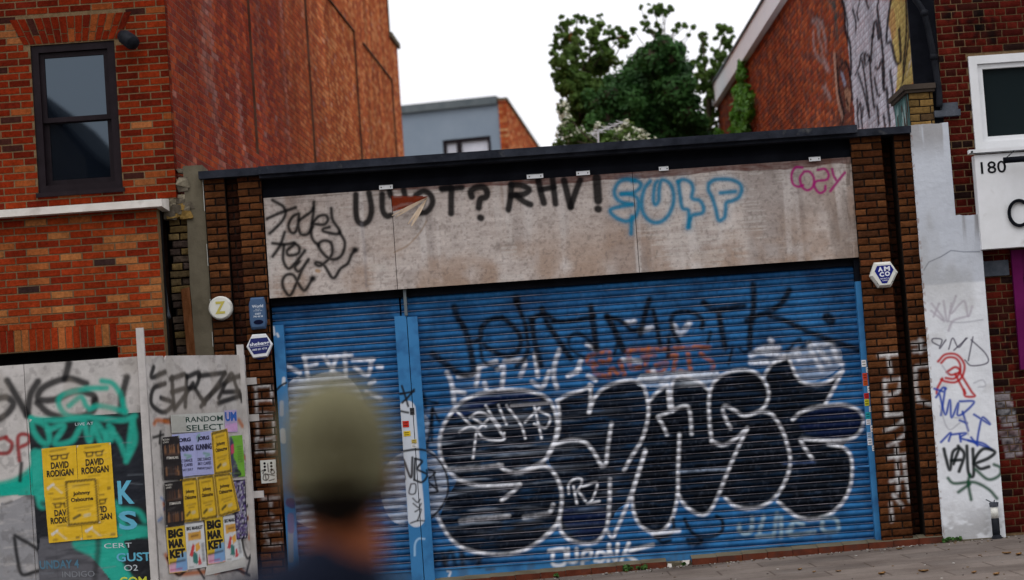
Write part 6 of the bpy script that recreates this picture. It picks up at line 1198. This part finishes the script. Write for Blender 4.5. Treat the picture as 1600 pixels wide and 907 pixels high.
poster('torn lilac and pink poster scrap with blue capitals near the post', qp, [(374, 6), (440, 2), (446, 120), (380, 122)], (168, 156, 190), lambda c: c.poly(c.ab([(0, 0), (1, 0), (1, .42), (0, .36)]), (196, 150, 196), .9, uv=True), [('UM', .5, .5, .42, (40, 90, 170), .9, .04)], off=.0045, frame=f3)
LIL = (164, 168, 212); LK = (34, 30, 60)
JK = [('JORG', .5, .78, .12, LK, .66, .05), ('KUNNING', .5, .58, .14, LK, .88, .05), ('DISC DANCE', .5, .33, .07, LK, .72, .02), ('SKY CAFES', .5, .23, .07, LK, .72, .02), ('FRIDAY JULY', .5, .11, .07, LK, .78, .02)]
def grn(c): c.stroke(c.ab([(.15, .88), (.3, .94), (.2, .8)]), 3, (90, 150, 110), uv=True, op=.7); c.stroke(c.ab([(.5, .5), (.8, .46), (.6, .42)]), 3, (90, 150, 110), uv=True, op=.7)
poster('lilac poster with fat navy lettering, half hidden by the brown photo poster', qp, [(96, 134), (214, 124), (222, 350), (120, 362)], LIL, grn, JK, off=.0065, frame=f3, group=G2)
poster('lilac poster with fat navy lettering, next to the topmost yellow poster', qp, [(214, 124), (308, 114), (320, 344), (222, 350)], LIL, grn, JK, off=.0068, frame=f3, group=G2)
def photo(c):
    for y, n in ((.72, 7), (.22, 7)):
        for i in range(n): a = .12 + .12 * i; c.poly(c.ab([(a, y - .12), (a + .10, y - .12), (a + .09, y + .04), (a + .05, y + .10), (a + .01, y + .04)]), random.choice([(112, 74, 44), (84, 52, 34), (64, 44, 34), (132, 92, 60), (50, 36, 30)]), .85, uv=True, smooth=True)
    c.poly(c.ab([(.1, .56), (.9, .56), (.9, .62), (.1, .62)]), (70, 46, 30), .7, uv=True)
PH = [('ITSMAKARI', .52, .48, .06, (205, 200, 190), .62, .02), ('MODERN', .24, .92, .04, (200, 196, 186), .36, .01), ('LIVES', .22, .86, .04, (200, 196, 186), .30, .01)]
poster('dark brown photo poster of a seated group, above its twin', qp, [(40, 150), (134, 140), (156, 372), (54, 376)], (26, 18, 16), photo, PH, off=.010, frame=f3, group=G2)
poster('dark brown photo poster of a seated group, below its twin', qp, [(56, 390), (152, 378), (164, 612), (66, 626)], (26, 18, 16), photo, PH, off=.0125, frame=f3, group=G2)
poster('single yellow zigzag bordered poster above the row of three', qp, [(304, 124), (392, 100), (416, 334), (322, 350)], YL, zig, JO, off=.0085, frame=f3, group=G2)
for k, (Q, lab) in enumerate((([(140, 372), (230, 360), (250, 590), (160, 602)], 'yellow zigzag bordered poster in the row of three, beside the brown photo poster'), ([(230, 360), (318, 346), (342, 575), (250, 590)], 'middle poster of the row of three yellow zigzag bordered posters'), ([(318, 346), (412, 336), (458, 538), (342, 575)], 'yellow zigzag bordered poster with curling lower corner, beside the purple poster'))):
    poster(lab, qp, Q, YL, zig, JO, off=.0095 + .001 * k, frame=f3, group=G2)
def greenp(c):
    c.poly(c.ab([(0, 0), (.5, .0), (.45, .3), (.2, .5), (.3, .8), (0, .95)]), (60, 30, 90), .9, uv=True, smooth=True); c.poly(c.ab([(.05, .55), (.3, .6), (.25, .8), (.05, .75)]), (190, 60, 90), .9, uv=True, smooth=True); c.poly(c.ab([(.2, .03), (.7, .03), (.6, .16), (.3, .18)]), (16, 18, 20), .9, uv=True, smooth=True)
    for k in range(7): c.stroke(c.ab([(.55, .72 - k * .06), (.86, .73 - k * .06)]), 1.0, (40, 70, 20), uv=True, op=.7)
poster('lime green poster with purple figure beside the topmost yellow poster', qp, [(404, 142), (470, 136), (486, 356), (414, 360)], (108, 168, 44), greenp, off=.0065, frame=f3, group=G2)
def dense(c):
    for i in range(30):
        for j in range(9):
            if random.random() < .75: a, b = .07 + .1 * j, .03 + .032 * i; c.stroke(c.ab([(a, b), (a + random.uniform(-.03, .06), b + random.uniform(0, .02))]), random.uniform(1, 2.2), random.choice([(176, 170, 200), (96, 70, 140), (206, 204, 214), (130, 110, 170)]), soft=.4, uv=True, op=.85)
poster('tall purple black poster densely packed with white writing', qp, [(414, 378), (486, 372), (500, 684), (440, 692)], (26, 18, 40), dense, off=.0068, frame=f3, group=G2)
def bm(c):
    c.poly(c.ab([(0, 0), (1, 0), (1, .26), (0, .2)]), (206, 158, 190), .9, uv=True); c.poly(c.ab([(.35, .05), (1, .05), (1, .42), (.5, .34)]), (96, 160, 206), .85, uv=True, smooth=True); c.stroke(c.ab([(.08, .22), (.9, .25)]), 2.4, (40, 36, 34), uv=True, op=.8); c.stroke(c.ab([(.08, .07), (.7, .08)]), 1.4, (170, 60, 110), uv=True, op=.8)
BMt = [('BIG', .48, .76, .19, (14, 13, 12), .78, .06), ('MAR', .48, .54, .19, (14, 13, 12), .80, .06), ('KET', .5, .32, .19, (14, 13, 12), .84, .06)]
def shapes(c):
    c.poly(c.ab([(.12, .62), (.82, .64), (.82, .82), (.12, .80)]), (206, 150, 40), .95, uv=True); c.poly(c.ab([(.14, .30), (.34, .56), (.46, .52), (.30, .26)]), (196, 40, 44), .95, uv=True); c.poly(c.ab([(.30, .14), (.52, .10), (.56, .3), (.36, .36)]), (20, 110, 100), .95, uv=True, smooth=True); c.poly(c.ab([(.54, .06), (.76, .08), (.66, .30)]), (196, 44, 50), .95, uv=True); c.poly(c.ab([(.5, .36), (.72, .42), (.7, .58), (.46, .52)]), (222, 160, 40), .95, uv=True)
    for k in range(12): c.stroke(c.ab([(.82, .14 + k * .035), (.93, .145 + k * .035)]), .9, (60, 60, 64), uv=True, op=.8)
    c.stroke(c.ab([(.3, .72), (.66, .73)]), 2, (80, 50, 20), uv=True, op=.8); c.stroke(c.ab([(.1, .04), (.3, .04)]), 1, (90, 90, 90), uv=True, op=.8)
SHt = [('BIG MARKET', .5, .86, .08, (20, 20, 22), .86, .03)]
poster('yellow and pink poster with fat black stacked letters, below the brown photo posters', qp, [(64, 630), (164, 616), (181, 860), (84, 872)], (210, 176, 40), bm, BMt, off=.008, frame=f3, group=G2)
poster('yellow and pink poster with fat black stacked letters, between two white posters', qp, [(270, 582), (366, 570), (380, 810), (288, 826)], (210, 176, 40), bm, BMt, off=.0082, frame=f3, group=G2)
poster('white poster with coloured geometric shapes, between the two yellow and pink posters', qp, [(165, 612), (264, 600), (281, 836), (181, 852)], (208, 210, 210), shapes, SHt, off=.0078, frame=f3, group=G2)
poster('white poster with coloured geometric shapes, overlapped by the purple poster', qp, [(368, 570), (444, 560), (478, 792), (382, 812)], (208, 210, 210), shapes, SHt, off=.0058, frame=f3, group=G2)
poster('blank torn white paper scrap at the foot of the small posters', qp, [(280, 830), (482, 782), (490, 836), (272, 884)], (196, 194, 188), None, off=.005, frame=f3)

# ------------------------------------------------------------------ alarm boxes and entry panel
def ngon(q, pts, y): return [np.array([q[0] + a, y, q[2] + b]) for a, b in pts]
def taper(m, q, pts, y0, y1, k, mat=0):
    """prism from wall y0 to face y1, the face shrunk by k"""
    A = ngon(q, pts, y0); B = ngon(q, [(a * k, b * k) for a, b in pts], y1); n = len(pts)
    m.add(np.vstack([A, B]), [(i, (i + 1) % n, (i + 1) % n + n, i + n) for i in range(n)] + [tuple(range(n, 2 * n))], mat)
def circ(r, n=28, ph=0, sy=1): return [(r * math.cos(2 * math.pi * i / n + ph), r * sy * math.sin(2 * math.pi * i / n + ph)) for i in range(n)]
q = P(345.5, 482, -.0); a1 = thing('alarm_box', q, 'round cream alarm box with a faded yellow letter on the brown brick pillar', 'alarm box')
m = MB(); taper(m, q, circ(.125), .0, -.06, .97); taper(m, q, circ(.121), -.0605, -.078, .9); m.build('casing', MT['plastic_white'], a1)
m = MB(); hx = circ(.108, 6, 0); fp_ = ngon(q, hx, -.0795); m.add(fp_, [tuple(range(6))], 0, np.append(s2l((214, 214, 204)), 1)); 
for i in range(len([0])): letters(m, 'Z', q + [0, -.082 - q[1], -.062], (1, 0, 0), (0, 0, 1), .128, (188, 176, 88), width=.105, bold=.03)
m.build('face_plate', MT['plain'], a1)
q = P(403.5, 490, 0.0); a2 = thing('alarm_box', q, 'tall rounded blue alarm box on the brick pillar', 'alarm box')
m = MB(); sh = [(-.075, -.165), (.07, -.165), (.088, -.10), (.085, .10), (.07, .165), (-.065, .165), (-.088, .09), (-.088, -.10)]; taper(m, q, sh, .0, -.055, .98); taper(m, q, [(a * .98, b * .98) for a, b in sh], -.0551, -.075, .88); m.build('casing', MT['plastic_blue'], a2)
m = MB(); m.add(ngon(q + [0.005, 0, -.095], circ(.05, 20, 0, .48), -.0765), [tuple(range(20))], 0, np.append(s2l((14, 18, 44)), 1)); m.build('lens', MT['plastic_navy'], a2)
m = MB(); WHT = (206, 214, 224); letters(m, 'World', q + [.005, -.0775 - q[1], .055], (1, 0, 0), (0, 0, 1), .03, WHT, width=.115, bold=.02)
for z, t, ww in ((.034, 'SECURE', .05), (.018, 'SYSTEMS LTD', .09)): letters(m, t, q + [.005, -.0775 - q[1], z], (1, 0, 0), (0, 0, 1), .009, WHT, width=ww)
letters(m, '0207', q + [.005, -.0775 - q[1], -.018], (1, 0, 0), (0, 0, 1), .018, WHT, width=.06, bold=.02); letters(m, '790 45 54', q + [.005, -.0775 - q[1], -.045], (1, 0, 0), (0, 0, 1), .018, WHT, width=.10, bold=.02); m.build('lettering', MT['plain'], a2)
q = P(406.5, 541, 0.0); a3 = thing('alarm_box', q, 'hexagonal navy alarm box with white rim below the blue one', 'alarm box')
hx = [(-.138, 0), (-.075, -.125), (.075, -.118), (.138, .008), (.07, .122), (-.07, .122)]
m = MB(); taper(m, q + [0, 0, -.03], circ(.11, 24), 0, -.03, 1); m.build('backplate', MT['plastic_navy'], a3)
m = MB(); taper(m, q, hx, -.031, -.06, .98); taper(m, q, [(a * .98, b * .98) for a, b in hx], -.0601, -.07, .94); m.build('casing', MT['pvc'], a3)
m = MB(); m.add(ngon(q, [(-.112, 0), (-.062, -.085), (.064, -.078), (.114, .006), (.085, .082), (-.085, .078)], -.072), [tuple(range(6))], 0, np.append(s2l((44, 50, 104)), 1))
letters(m, 'shebang', q + [0, -.074 - q[1], -.005], (1, 0, .06), (0, 0, 1), .046, (226, 230, 238), width=.20, bold=.02); letters(m, '0800 501 4718', q + [0, -.074 - q[1], -.045], (1, 0, .06), (0, 0, 1), .02, (216, 220, 230), width=.15, bold=.02); m.add(ngon(q, [(-.105, -.012), (.105, -.002), (.105, .001), (-.105, -.009)], -.0735), [(0, 1, 2, 3)], 0, np.append(s2l((206, 210, 220)), 1)); m.build('face_plate', MT['plain'], a3)
q = P(1380, 429.5, 0.0); a4 = thing('alarm_box', q, 'white hexagonal alarm box with navy triangle panel on the pillar right of the shutter', 'alarm box')
hx = [(-.148, -.01), (-.068, -.135), (.062, -.135), (.146, .012), (.075, .13), (-.09, .13)]
m = MB(); taper(m, q, hx, 0, -.05, .98); taper(m, q, [(a * .98, b * .98) for a, b in hx], -.0501, -.085, .84); m.build('casing', MT['plastic_white'], a4)
m = MB(); m.add(ngon(q, [(-.098, .035), (-.03, -.095), (.02, -.095), (.098, .04), (.07, .09), (-.07, .088)], -.0865), [tuple(range(6))], 0, np.append(s2l((28, 36, 118)), 1))
Wb = (222, 224, 232); o_ = -.089 - q[1]
letters(m, 'A', q + [-.038, o_, .027], (1, 0, .03), (0, 0, 1), .048, Wb, width=.05, bold=.05); letters(m, 'M', q + [.03, o_, .030], (1, 0, .03), (0, 0, 1), .048, Wb, width=.062, bold=.05); letters(m, 'C', q + [-.028, o_, -.026], (1, 0, .03), (0, 0, 1), .048, Wb, width=.046, bold=.05); letters(m, 'O', q + [.03, o_, -.022], (1, 0, .03), (0, 0, 1), .048, Wb, width=.052, bold=.05)
letters(m, 'SECURITY &', q + [.0, o_, -.052], (1, 0, .03), (0, 0, 1), .013, Wb, width=.09, bold=.01); letters(m, 'ALARMS', q + [.0, o_, -.072], (1, 0, .03), (0, 0, 1), .013, Wb, width=.055, bold=.01); m.build('face_plate', MT['plain'], a4)
for dx, dz in ((-.075, -.09), (.075, -.075)): m = MB(); m.add(ngon(q + [dx, 0, dz], circ(.008, 8), -.075), [tuple(range(8))], 0, np.append(s2l((60, 56, 50)), 1)); m.build('screw', MT['plain'], a4)
q = P(420, 737, 0.0); a5 = thing('entry_panel', q, 'small white door entry panel scribbled with marker on the brick pillar', 'entry panel')
c = Canvas(front(-.04), q[0] - .1, q[0] + .1, q[2] - .15, q[2] + .15, .004); c.frame(360, 700, 4.38)
for qq in ([(215, 160), (235, 150), (222, 175)], [(255, 110), (260, 165)], [(275, 165), (290, 150), (302, 170), (285, 178), (275, 165)], [(230, 180), (225, 215), (250, 222), (262, 195), (240, 178)], [(238, 180), (245, 220)], [(265, 225), (300, 215)], [(250, 180), (300, 190)]): c.stroke(qq, 1.5, (20, 20, 22), soft=.5, op=.9)
m = MB(); uu, vv = np.meshgrid(np.linspace(q[0] - .078, q[0] + .078, 32), np.linspace(q[2] - .118, q[2] + .118, 48)); m.grid(front(-.04).w(uu, vv, 0 * uu), col=c.sample(uu, vv)); m.box((q[0] - .0775, -.039, q[2] - .1175), (q[0] + .0775, 0, q[2] + .1175)); m.build('casing', MT['plastic_white'], a5)
for i in range(3):
    for s in (-1, 1):
        m = MB(); m.add(ngon(q + [s * .034, 0, .085 - .034 * i], circ(.013, 12), -.042), [tuple(range(12))]); m.add(ngon(q + [s * .034, 0, .085 - .034 * i], circ(.013, 12), -.0405), [tuple(range(12))]); m.build('button', MT['black'], a5)

# ------------------------------------------------------------------ weeds and fallen leaves on the pavement
def gz(x, y): return .02 * x - .10 * (-(y - .3) / 7.5)
wd = [(975, 882, 26), (1003, 882, 18), (1068, 875, 8), (870, 893, 8), (1482, 851, 22), (1497, 850, 14)]
labs = ['leafy green weed at the foot of the plinth below the white lettering', 'sprawling dry weed at the plinth, right of the leafy one', 'tiny weed in the broken plinth tile', 'tiny weed at the plinth near the double post', 'green weed tuft at the left foot of the white pier', 'low weed tuft along the base of the white pier']
for (x, y, s), lab in zip(wd, labs):
    p = P(x, y, -.10); p[2] = gz(p[0], -.1); m = MB(); r_ = s / 152 / 2 * .8
    leaves(m, [p + [random.uniform(-r_, r_), random.uniform(-.03, .03), .02 + random.uniform(0, r_ * .5)] for k in range(8)], [r_ * .35] * 8, int(14 + s * 3.5), .036)
    for k in range(7): m.tube([p, p + [random.uniform(-r_, r_), random.uniform(-.05, .02), random.uniform(.02, r_ * .8)]], .0025, 4)
    tag(m.build('weed', MT['soil'], origin=p), lab, 'weed', 'weeds along the foot of the building')
def ground_at(x, y):
    r = ray(x, y); t = 1.0
    for Yk in np.linspace(-.2, -7, 400):
        t = (Yk - CAM[1]) / r[1]; p = CAM + r * t
        if p[2] >= gz(p[0], Yk): return np.array([p[0], Yk, gz(p[0], Yk)])
    return np.array([p[0], Yk, gz(p[0], Yk)])
m = MB()
for k in range(420):
    x = random.uniform(-2.4, 5.0); y = -.06 - abs(random.gauss(0, .16)) if k < 260 else random.uniform(-6, -.1); z = gz(x, y); s = random.uniform(.004, .014); an = random.uniform(0, 3)
    cl = np.append(s2l(random.choice([(60, 46, 32), (120, 96, 60), (40, 36, 32), (150, 146, 140), (90, 70, 44), (190, 188, 180)])), 1)
    m.add([(x + s * math.cos(an + t), y + s * 1.6 * math.sin(an + t), z + h) for h in (.001, .006) for t in (0, 1.7, 3.1, 4.5)], [(4, 5, 6, 7), (0, 1, 5, 4), (1, 2, 6, 5), (2, 3, 7, 6), (3, 0, 4, 7)], 0, cl)
tag(m.build('grit', MT['plain'], origin=(0, 0, 0)), 'fine grit and leaf crumbs scattered along the foot of the wall', 'litter', kind='stuff')
FLs = [(1378, 898, 14), (1443, 894, 13), (1522, 896, 10), (1557, 899, 13), (1573, 866, 12), (1592, 868, 14), (1531, 869, 5), (1310, 894, 8), (1272, 895, 7), (1405, 859, 9), (1250, 891, 9)]
fl_l = ['curled green brown leaf lying on the pavement below the right guide channel', 'brown fallen leaf on the pavement below the right brick pillar', 'dark brown fallen leaf on the pavement below the white pier', 'pale ochre fallen leaf below the drainpipe', 'ochre fallen leaf just in front of the drainpipe', 'long brown fallen leaf at the right edge of the pavement', 'tiny leaf fragment in front of the white pier', 'small brown leaf fragment below the pale spray letters', 'small brown leaf crumb, leftmost on the pavement', 'pale leaf crumb against the plinth below the pillar', 'pale leaf crumb on the pavement near the broken tile']
for (x, y, s), lab in zip(FLs, fl_l):
    p = ground_at(x, y); m = MB(); L_ = s / 150; g = np.linspace(-1, 1, 7); ang = random.uniform(-.7, .7)
    A = np.array([[L_ / 2 * t * math.cos(ang) - w_ * .16 * L_ * (1 - t * t) * math.sin(ang), L_ / 2 * t * math.sin(ang) * 2 + w_ * .5 * L_ * (1 - t * t), .006 + .25 * L_ * (abs(w_) * .5 + .3 * t * t)] for w_ in (-1, 0, 1) for t in g]).reshape(3, 7, 3)
    m.grid(A + p); m.grid(A + p - [0, 0, .003], flip=True); tag(m.build('fallen_leaf', MT['deadleaf'], origin=p), lab, 'leaf', 'fallen leaves on the pavement')

# ================================================================== THE MAN IN THE FOREGROUND, seen from behind
PYW = -21.2; HC = P(525, 690, PYW); gzp = -.23 + .02 * HC[0]
man = thing('person', (HC[0], PYW, gzp), 'man in olive cap and navy shirt seen from behind, out of focus, facing the shutters', 'person')
class Blob:
    def __init__(s): s.bm = bmesh.new()
    def cap(s, p0, p1, r0_, r1_, n=14, sx=1.0, sy=1.0):
        p0 = Vector(p0); p1 = Vector(p1); d = (p1 - p0); L_ = d.length; d.normalize(); rings = []
        a = d.orthogonal().normalized() if abs(d.z) < .9 else Vector((1, 0, 0)) - d * d.x; a.normalize(); b = d.cross(a)
        K_ = [(-1 + .0, t) for t in ()]
        prof = [(p0 - d * r0_ * math.cos(t), r0_ * math.sin(t)) for t in np.linspace(.25, math.pi / 2, 4)] + [(p0 + d * L_ * t, r0_ + (r1_ - r0_) * t) for t in (.25, .5, .75)] + [(p1 + d * r1_ * math.cos(t), r1_ * math.sin(t)) for t in np.linspace(math.pi / 2, .25, 4)]
        for c0, r_ in prof:
            rings.append([s.bm.verts.new(c0 + (a * math.cos(g) * sx + b * math.sin(g) * sy) * r_) for g in np.linspace(0, 2 * math.pi, n, endpoint=False)])
        for A, B in zip(rings[:-1], rings[1:]):
            for i in range(n): s.bm.faces.new((A[i], A[(i + 1) % n], B[(i + 1) % n], B[i]))
        s.bm.faces.new(rings[0][::-1]); s.bm.faces.new(rings[-1])
    def ell(s, c, r, nu=20, nv=14, rot=None):
        mtx = Matrix.Translation(Vector(c)) @ (rot.to_4x4() if rot else Matrix.Identity(4)) @ Matrix.Diagonal((*r, 1)); bmesh.ops.create_uvsphere(s.bm, u_segments=nu, v_segments=nv, radius=1, matrix=mtx)
    def build(s, name, mat, parent, voxel=.012, smooth=3):
        bmesh.ops.recalc_face_normals(s.bm, faces=s.bm.faces); me = bpy.data.meshes.new(name); s.bm.to_mesh(me); s.bm.free(); o = bpy.data.objects.new(name, me); COL.objects.link(o)
        if voxel:
            r_ = o.modifiers.new('r', 'REMESH'); r_.mode = 'VOXEL'; r_.voxel_size = voxel; r_.use_smooth_shade = True
            if smooth: sm = o.modifiers.new('s', 'SMOOTH'); sm.iterations = smooth; sm.factor = .5
            bpy.context.view_layer.update(); m2 = bpy.data.meshes.new_from_object(o.evaluated_get(bpy.context.evaluated_depsgraph_get())); o.modifiers.clear(); o.data = m2; bpy.data.meshes.remove(me)
        for p_ in o.data.polygons: p_.use_smooth = True
        o.data.materials.clear(); o.data.materials.append(mat); o.parent = parent
        at = o.data.color_attributes.new('paint', 'FLOAT_COLOR', 'POINT'); at.data.foreach_set('color', np.zeros(len(o.data.vertices) * 4, np.float32)); return o
# local coordinates: x right, y forward (towards the shutters), z up from the man's soles
hz = HC[2] - gzp; HT = 1.72
B = Blob(); hc = Vector((.0, .012, hz - .034))
B.ell(hc + Vector((0, .0, .012)), (.074, .094, .100)); B.ell(hc + Vector((0, .040, -.055)), (.055, .058, .072)); B.cap(hc + Vector((0, .085, -.105)), hc + Vector((0, .075, -.095)), .024, .03)       # skull, face, chin
B.cap(hc + Vector((0, .098, .0)), hc + Vector((0, .116, -.030)), .009, .015); B.cap(hc + Vector((-.02, .092, -.062)), hc + Vector((.02, .092, -.062)), .009, .009)                           # nose, lips
for s in (-1, 1):
    B.cap(hc + Vector((s * .016, .094, .018)), hc + Vector((s * .045, .080, .016)), .008, .008); B.ell(hc + Vector((s * .031, .086, .004)), (.012, .010, .010))
    B.ell(hc + Vector((s * .078, -.004, -.034)), (.010, .022, .034), rot=Matrix.Rotation(s * .35, 3, 'Z')); B.cap(hc + Vector((s * .084, -.018, -.005)), hc + Vector((s * .088, -.022, -.04)), .007, .006)   # ears
sh = hz - .285; 
B.cap(hc + Vector((0, -.022, -.07)), Vector((0, -.028, sh + .055)), .058, .068)
B.cap((0, -.01, sh - .05), (0, .0, sh - .30), .125, .12, sx=1.25, sy=.85); B.cap((0, 0, sh - .28), (0, 0, sh - .48), .115, .125, sx=1.2, sy=.85)
sl_, sr_ = Vector((-.175, -.015, sh - .025)), Vector((.165, -.015, sh - .085))
B.cap((-.02, -.03, sh + .045), sl_, .06, .062); B.cap((.02, -.03, sh + .025), sr_, .056, .06)
hands = []
for s, S_ in ((-1, sl_), (1, sr_)):
    el = S_ + Vector((s * .055, -.02, -.29)); wr_ = el + Vector((s * .01, .07, -.25)); B.cap(S_, el, .052, .04); B.cap(el, wr_, .04, .027)
    pm = wr_ + Vector((0, .018, -.085)); B.cap(wr_, pm, .026, .032, sx=.6, sy=1.25)
    for k, (dy, ln) in enumerate(((-.032, .060), (-.011, .072), (.011, .078), (.032, .070))):
        a_ = pm + Vector((0, dy, -.01)); b_ = a_ + Vector((-s * .008, .006, -ln * .55)); c_ = b_ + Vector((-s * .020, .004, -ln * .42)); B.cap(a_, b_, .0088, .0082, n=8); B.cap(b_, c_, .0082, .0070, n=8)
    th = wr_ + Vector((-s * .01, .035, -.035)); t2 = th + Vector((-s * .012, .030, -.035)); B.cap(th, t2, .0125, .0105, n=8); B.cap(t2, t2 + Vector((-s * .004, .010, -.03)), .0105, .0085, n=8)
hp_ = sh - .50
for s in (-1, 1):
    h_ = Vector((s * .095, 0, hp_)); kn = Vector((s * .105, .03, .49)); an = Vector((s * .11, -.01, .09)); B.cap(h_, kn, .088, .058); B.cap(kn, an, .058, .036); B.cap(an + Vector((0, -.03, -.05)), an + Vector((s * .015, .15, -.06)), .034, .026)
B.build('body', MT['skin'], man, voxel=.0075, smooth=2)
# hair at the back below the cap
B = Blob(); B.ell(hc + Vector((0, -.014, -.012)), (.0775, .086, .092)); B.cap(hc + Vector((-.03, -.068, -.07)), hc + Vector((.03, -.068, -.07)), .025, .025); B.cap(hc + Vector((0, -.07, -.075)), hc + Vector((0, -.062, -.105)), .030, .022); B.build('hair', MT['hair'], man, voxel=.006)
for o in [o for o in man.children if o.name.startswith('hair')]:
    me = o.data; bm = bmesh.new(); bm.from_mesh(me); kill = [v for v in bm.verts if v.co.y > hc.y + .012 - max(0, (hc.z - .045 - v.co.z)) * .9 or v.co.z > hc.z + .03]; bmesh.ops.delete(bm, geom=kill, context='VERTS'); bm.to_mesh(me); bm.free()
# cap: crown, closing strap opening at the back, peak in front
m = MB(); nu, nv = 48, 16; X = np.zeros((nv, nu + 1, 3))
for i in range(nv):
    for j in range(nu + 1):
        g = 2 * math.pi * j / nu; t = i / (nv - 1); zl = -.058 + .004 * math.sin(g); back = max(0, -math.sin(g)); e = t ** .9 * math.pi / 2
        zb_ = -.038 + .004 * max(0, -math.sin(g)) ** 3; rx, ry = .0865, .104; tk = .36
        if t < tk: f_ = .975 + .025 * math.sin(t / tk * math.pi / 2); zz = zb_ + (.034 - zb_) * t / tk
        else: e = (t - tk) / (1 - tk) * math.pi / 2; f_ = math.cos(e) ** .95; zz = .034 + .098 * math.sin(e)
        X[i, j] = [hc.x + rx * f_ * math.cos(g), hc.y - .002 + ry * f_ * math.sin(g), hc.z + zz]
op_ = lambda i, j: (i < 0) and abs(2 * math.pi * j / nu - 1.5 * math.pi) < .40 * math.cos(i / 5 * math.pi / 2)
idx = [(i * (nu + 1) + j, i * (nu + 1) + j + 1, (i + 1) * (nu + 1) + j + 1, (i + 1) * (nu + 1) + j) for i in range(nv - 1) for j in range(nu) if not op_(i, j + .5)]
MO = np.array([HC[0], PYW, gzp]); m.add(X.reshape(-1, 3) + MO, idx); m.add((X * [.985, .985, .995] + np.array([hc.x, hc.y, hc.z]) * [.015, .015, .005]).reshape(-1, 3) + MO, [q[::-1] for q in idx])
m.tube([MO + np.array(hc) + [0, -.002, .130], MO + np.array(hc) + [0, -.002, .138]], [.010, .006], 10)
for k in range(6):
    g = math.pi / 6 + k * math.pi / 3; L_ = [X[i, int(round(g / (2 * math.pi) * nu))] + MO for i in range(0 if k not in (4,) else 6, nv - 1)]; m.tube(np.array(L_), .0018, 5)
capo = m.build('cap', MT['cap'], man, smooth=True)
m = MB(); m.tube([MO + np.array([hc.x + .0865 * math.cos(g), hc.y - .002 + .104 * math.sin(g), hc.z - .006]) for g in np.linspace(1.5 * math.pi - .45, 1.5 * math.pi + .45, 10)], .008, 8); m.build('strap', MT['cap'], capo)
m = MB(); G = np.linspace(-.95, .95, 17); A = np.array([[[hc.x + .082 * math.sin(g) * (1 + .02 * k), hc.y + .09 * math.cos(g) - .004 + k * .075 * math.cos(g * .9) ** .7, hc.z - .028 - .022 * (g / .95) ** 2 - .012 * k] for g in G] for k in (0, .33, .66, 1)]); m.grid(A + MO); m.grid(A + MO - [0, 0, .004], flip=True); m.build('peak', MT['cap'], capo, smooth=True)
# clothes
B = Blob(); B.cap((0, -.01, sh - .05), (0, .0, sh - .30), .137, .132, sx=1.25, sy=.87); B.cap((0, 0, sh - .28), (0, 0, sh - .52), .128, .138, sx=1.22, sy=.88); B.cap((-.03, -.035, sh + .052), sl_ + Vector((0, 0, .030)), .080, .082); B.cap((.02, -.03, sh + .02), sr_, .066, .072); B.cap((-.018, -.03, sh + .03), (-.008, -.03, sh + .080), .082, .076)
for s, S_ in ((-1, sl_), (1, sr_)): el = S_ + Vector((s * .055, -.02, -.29)); B.cap(S_, S_.lerp(el, .66), .070, .064)
shirt = B.build('shirt', MT['navy'], man, voxel=.01, smooth=3)
bm = bmesh.new(); bm.from_mesh(shirt.data); bmesh.ops.bisect_plane(bm, geom=bm.verts[:] + bm.edges[:] + bm.faces[:], plane_co=(0, -.03, hc.z - .112), plane_no=(.5, -.25, 1), clear_outer=True); bm.to_mesh(shirt.data); bm.free()
B = Blob()
for s in (-1, 1): h_ = Vector((s * .092, 0, hp_)); kn = Vector((s * .105, .03, .49)); an = Vector((s * .11, -.01, .12)); B.cap(h_, kn, .100, .073); B.cap(kn, an, .073, .062)
B.cap((0, 0, hp_ + .08), (0, 0, hp_), .128, .132, sx=1.18, sy=.86); B.build('trousers', MT['denim'], man, voxel=.012, smooth=3)
for s in (-1, 1):
    B = Blob(); an = Vector((s * .11, -.01, .05)); B.cap(an + Vector((0, -.045, .0)), an + Vector((s * .018, .16, -.01)), .042, .036, sx=1.05, sy=1.0); B.cap(an + Vector((0, -.02, .02)), an + Vector((0, -.01, .06)), .044, .046); B.build('shoe', MT['leather'], man, voxel=.01)
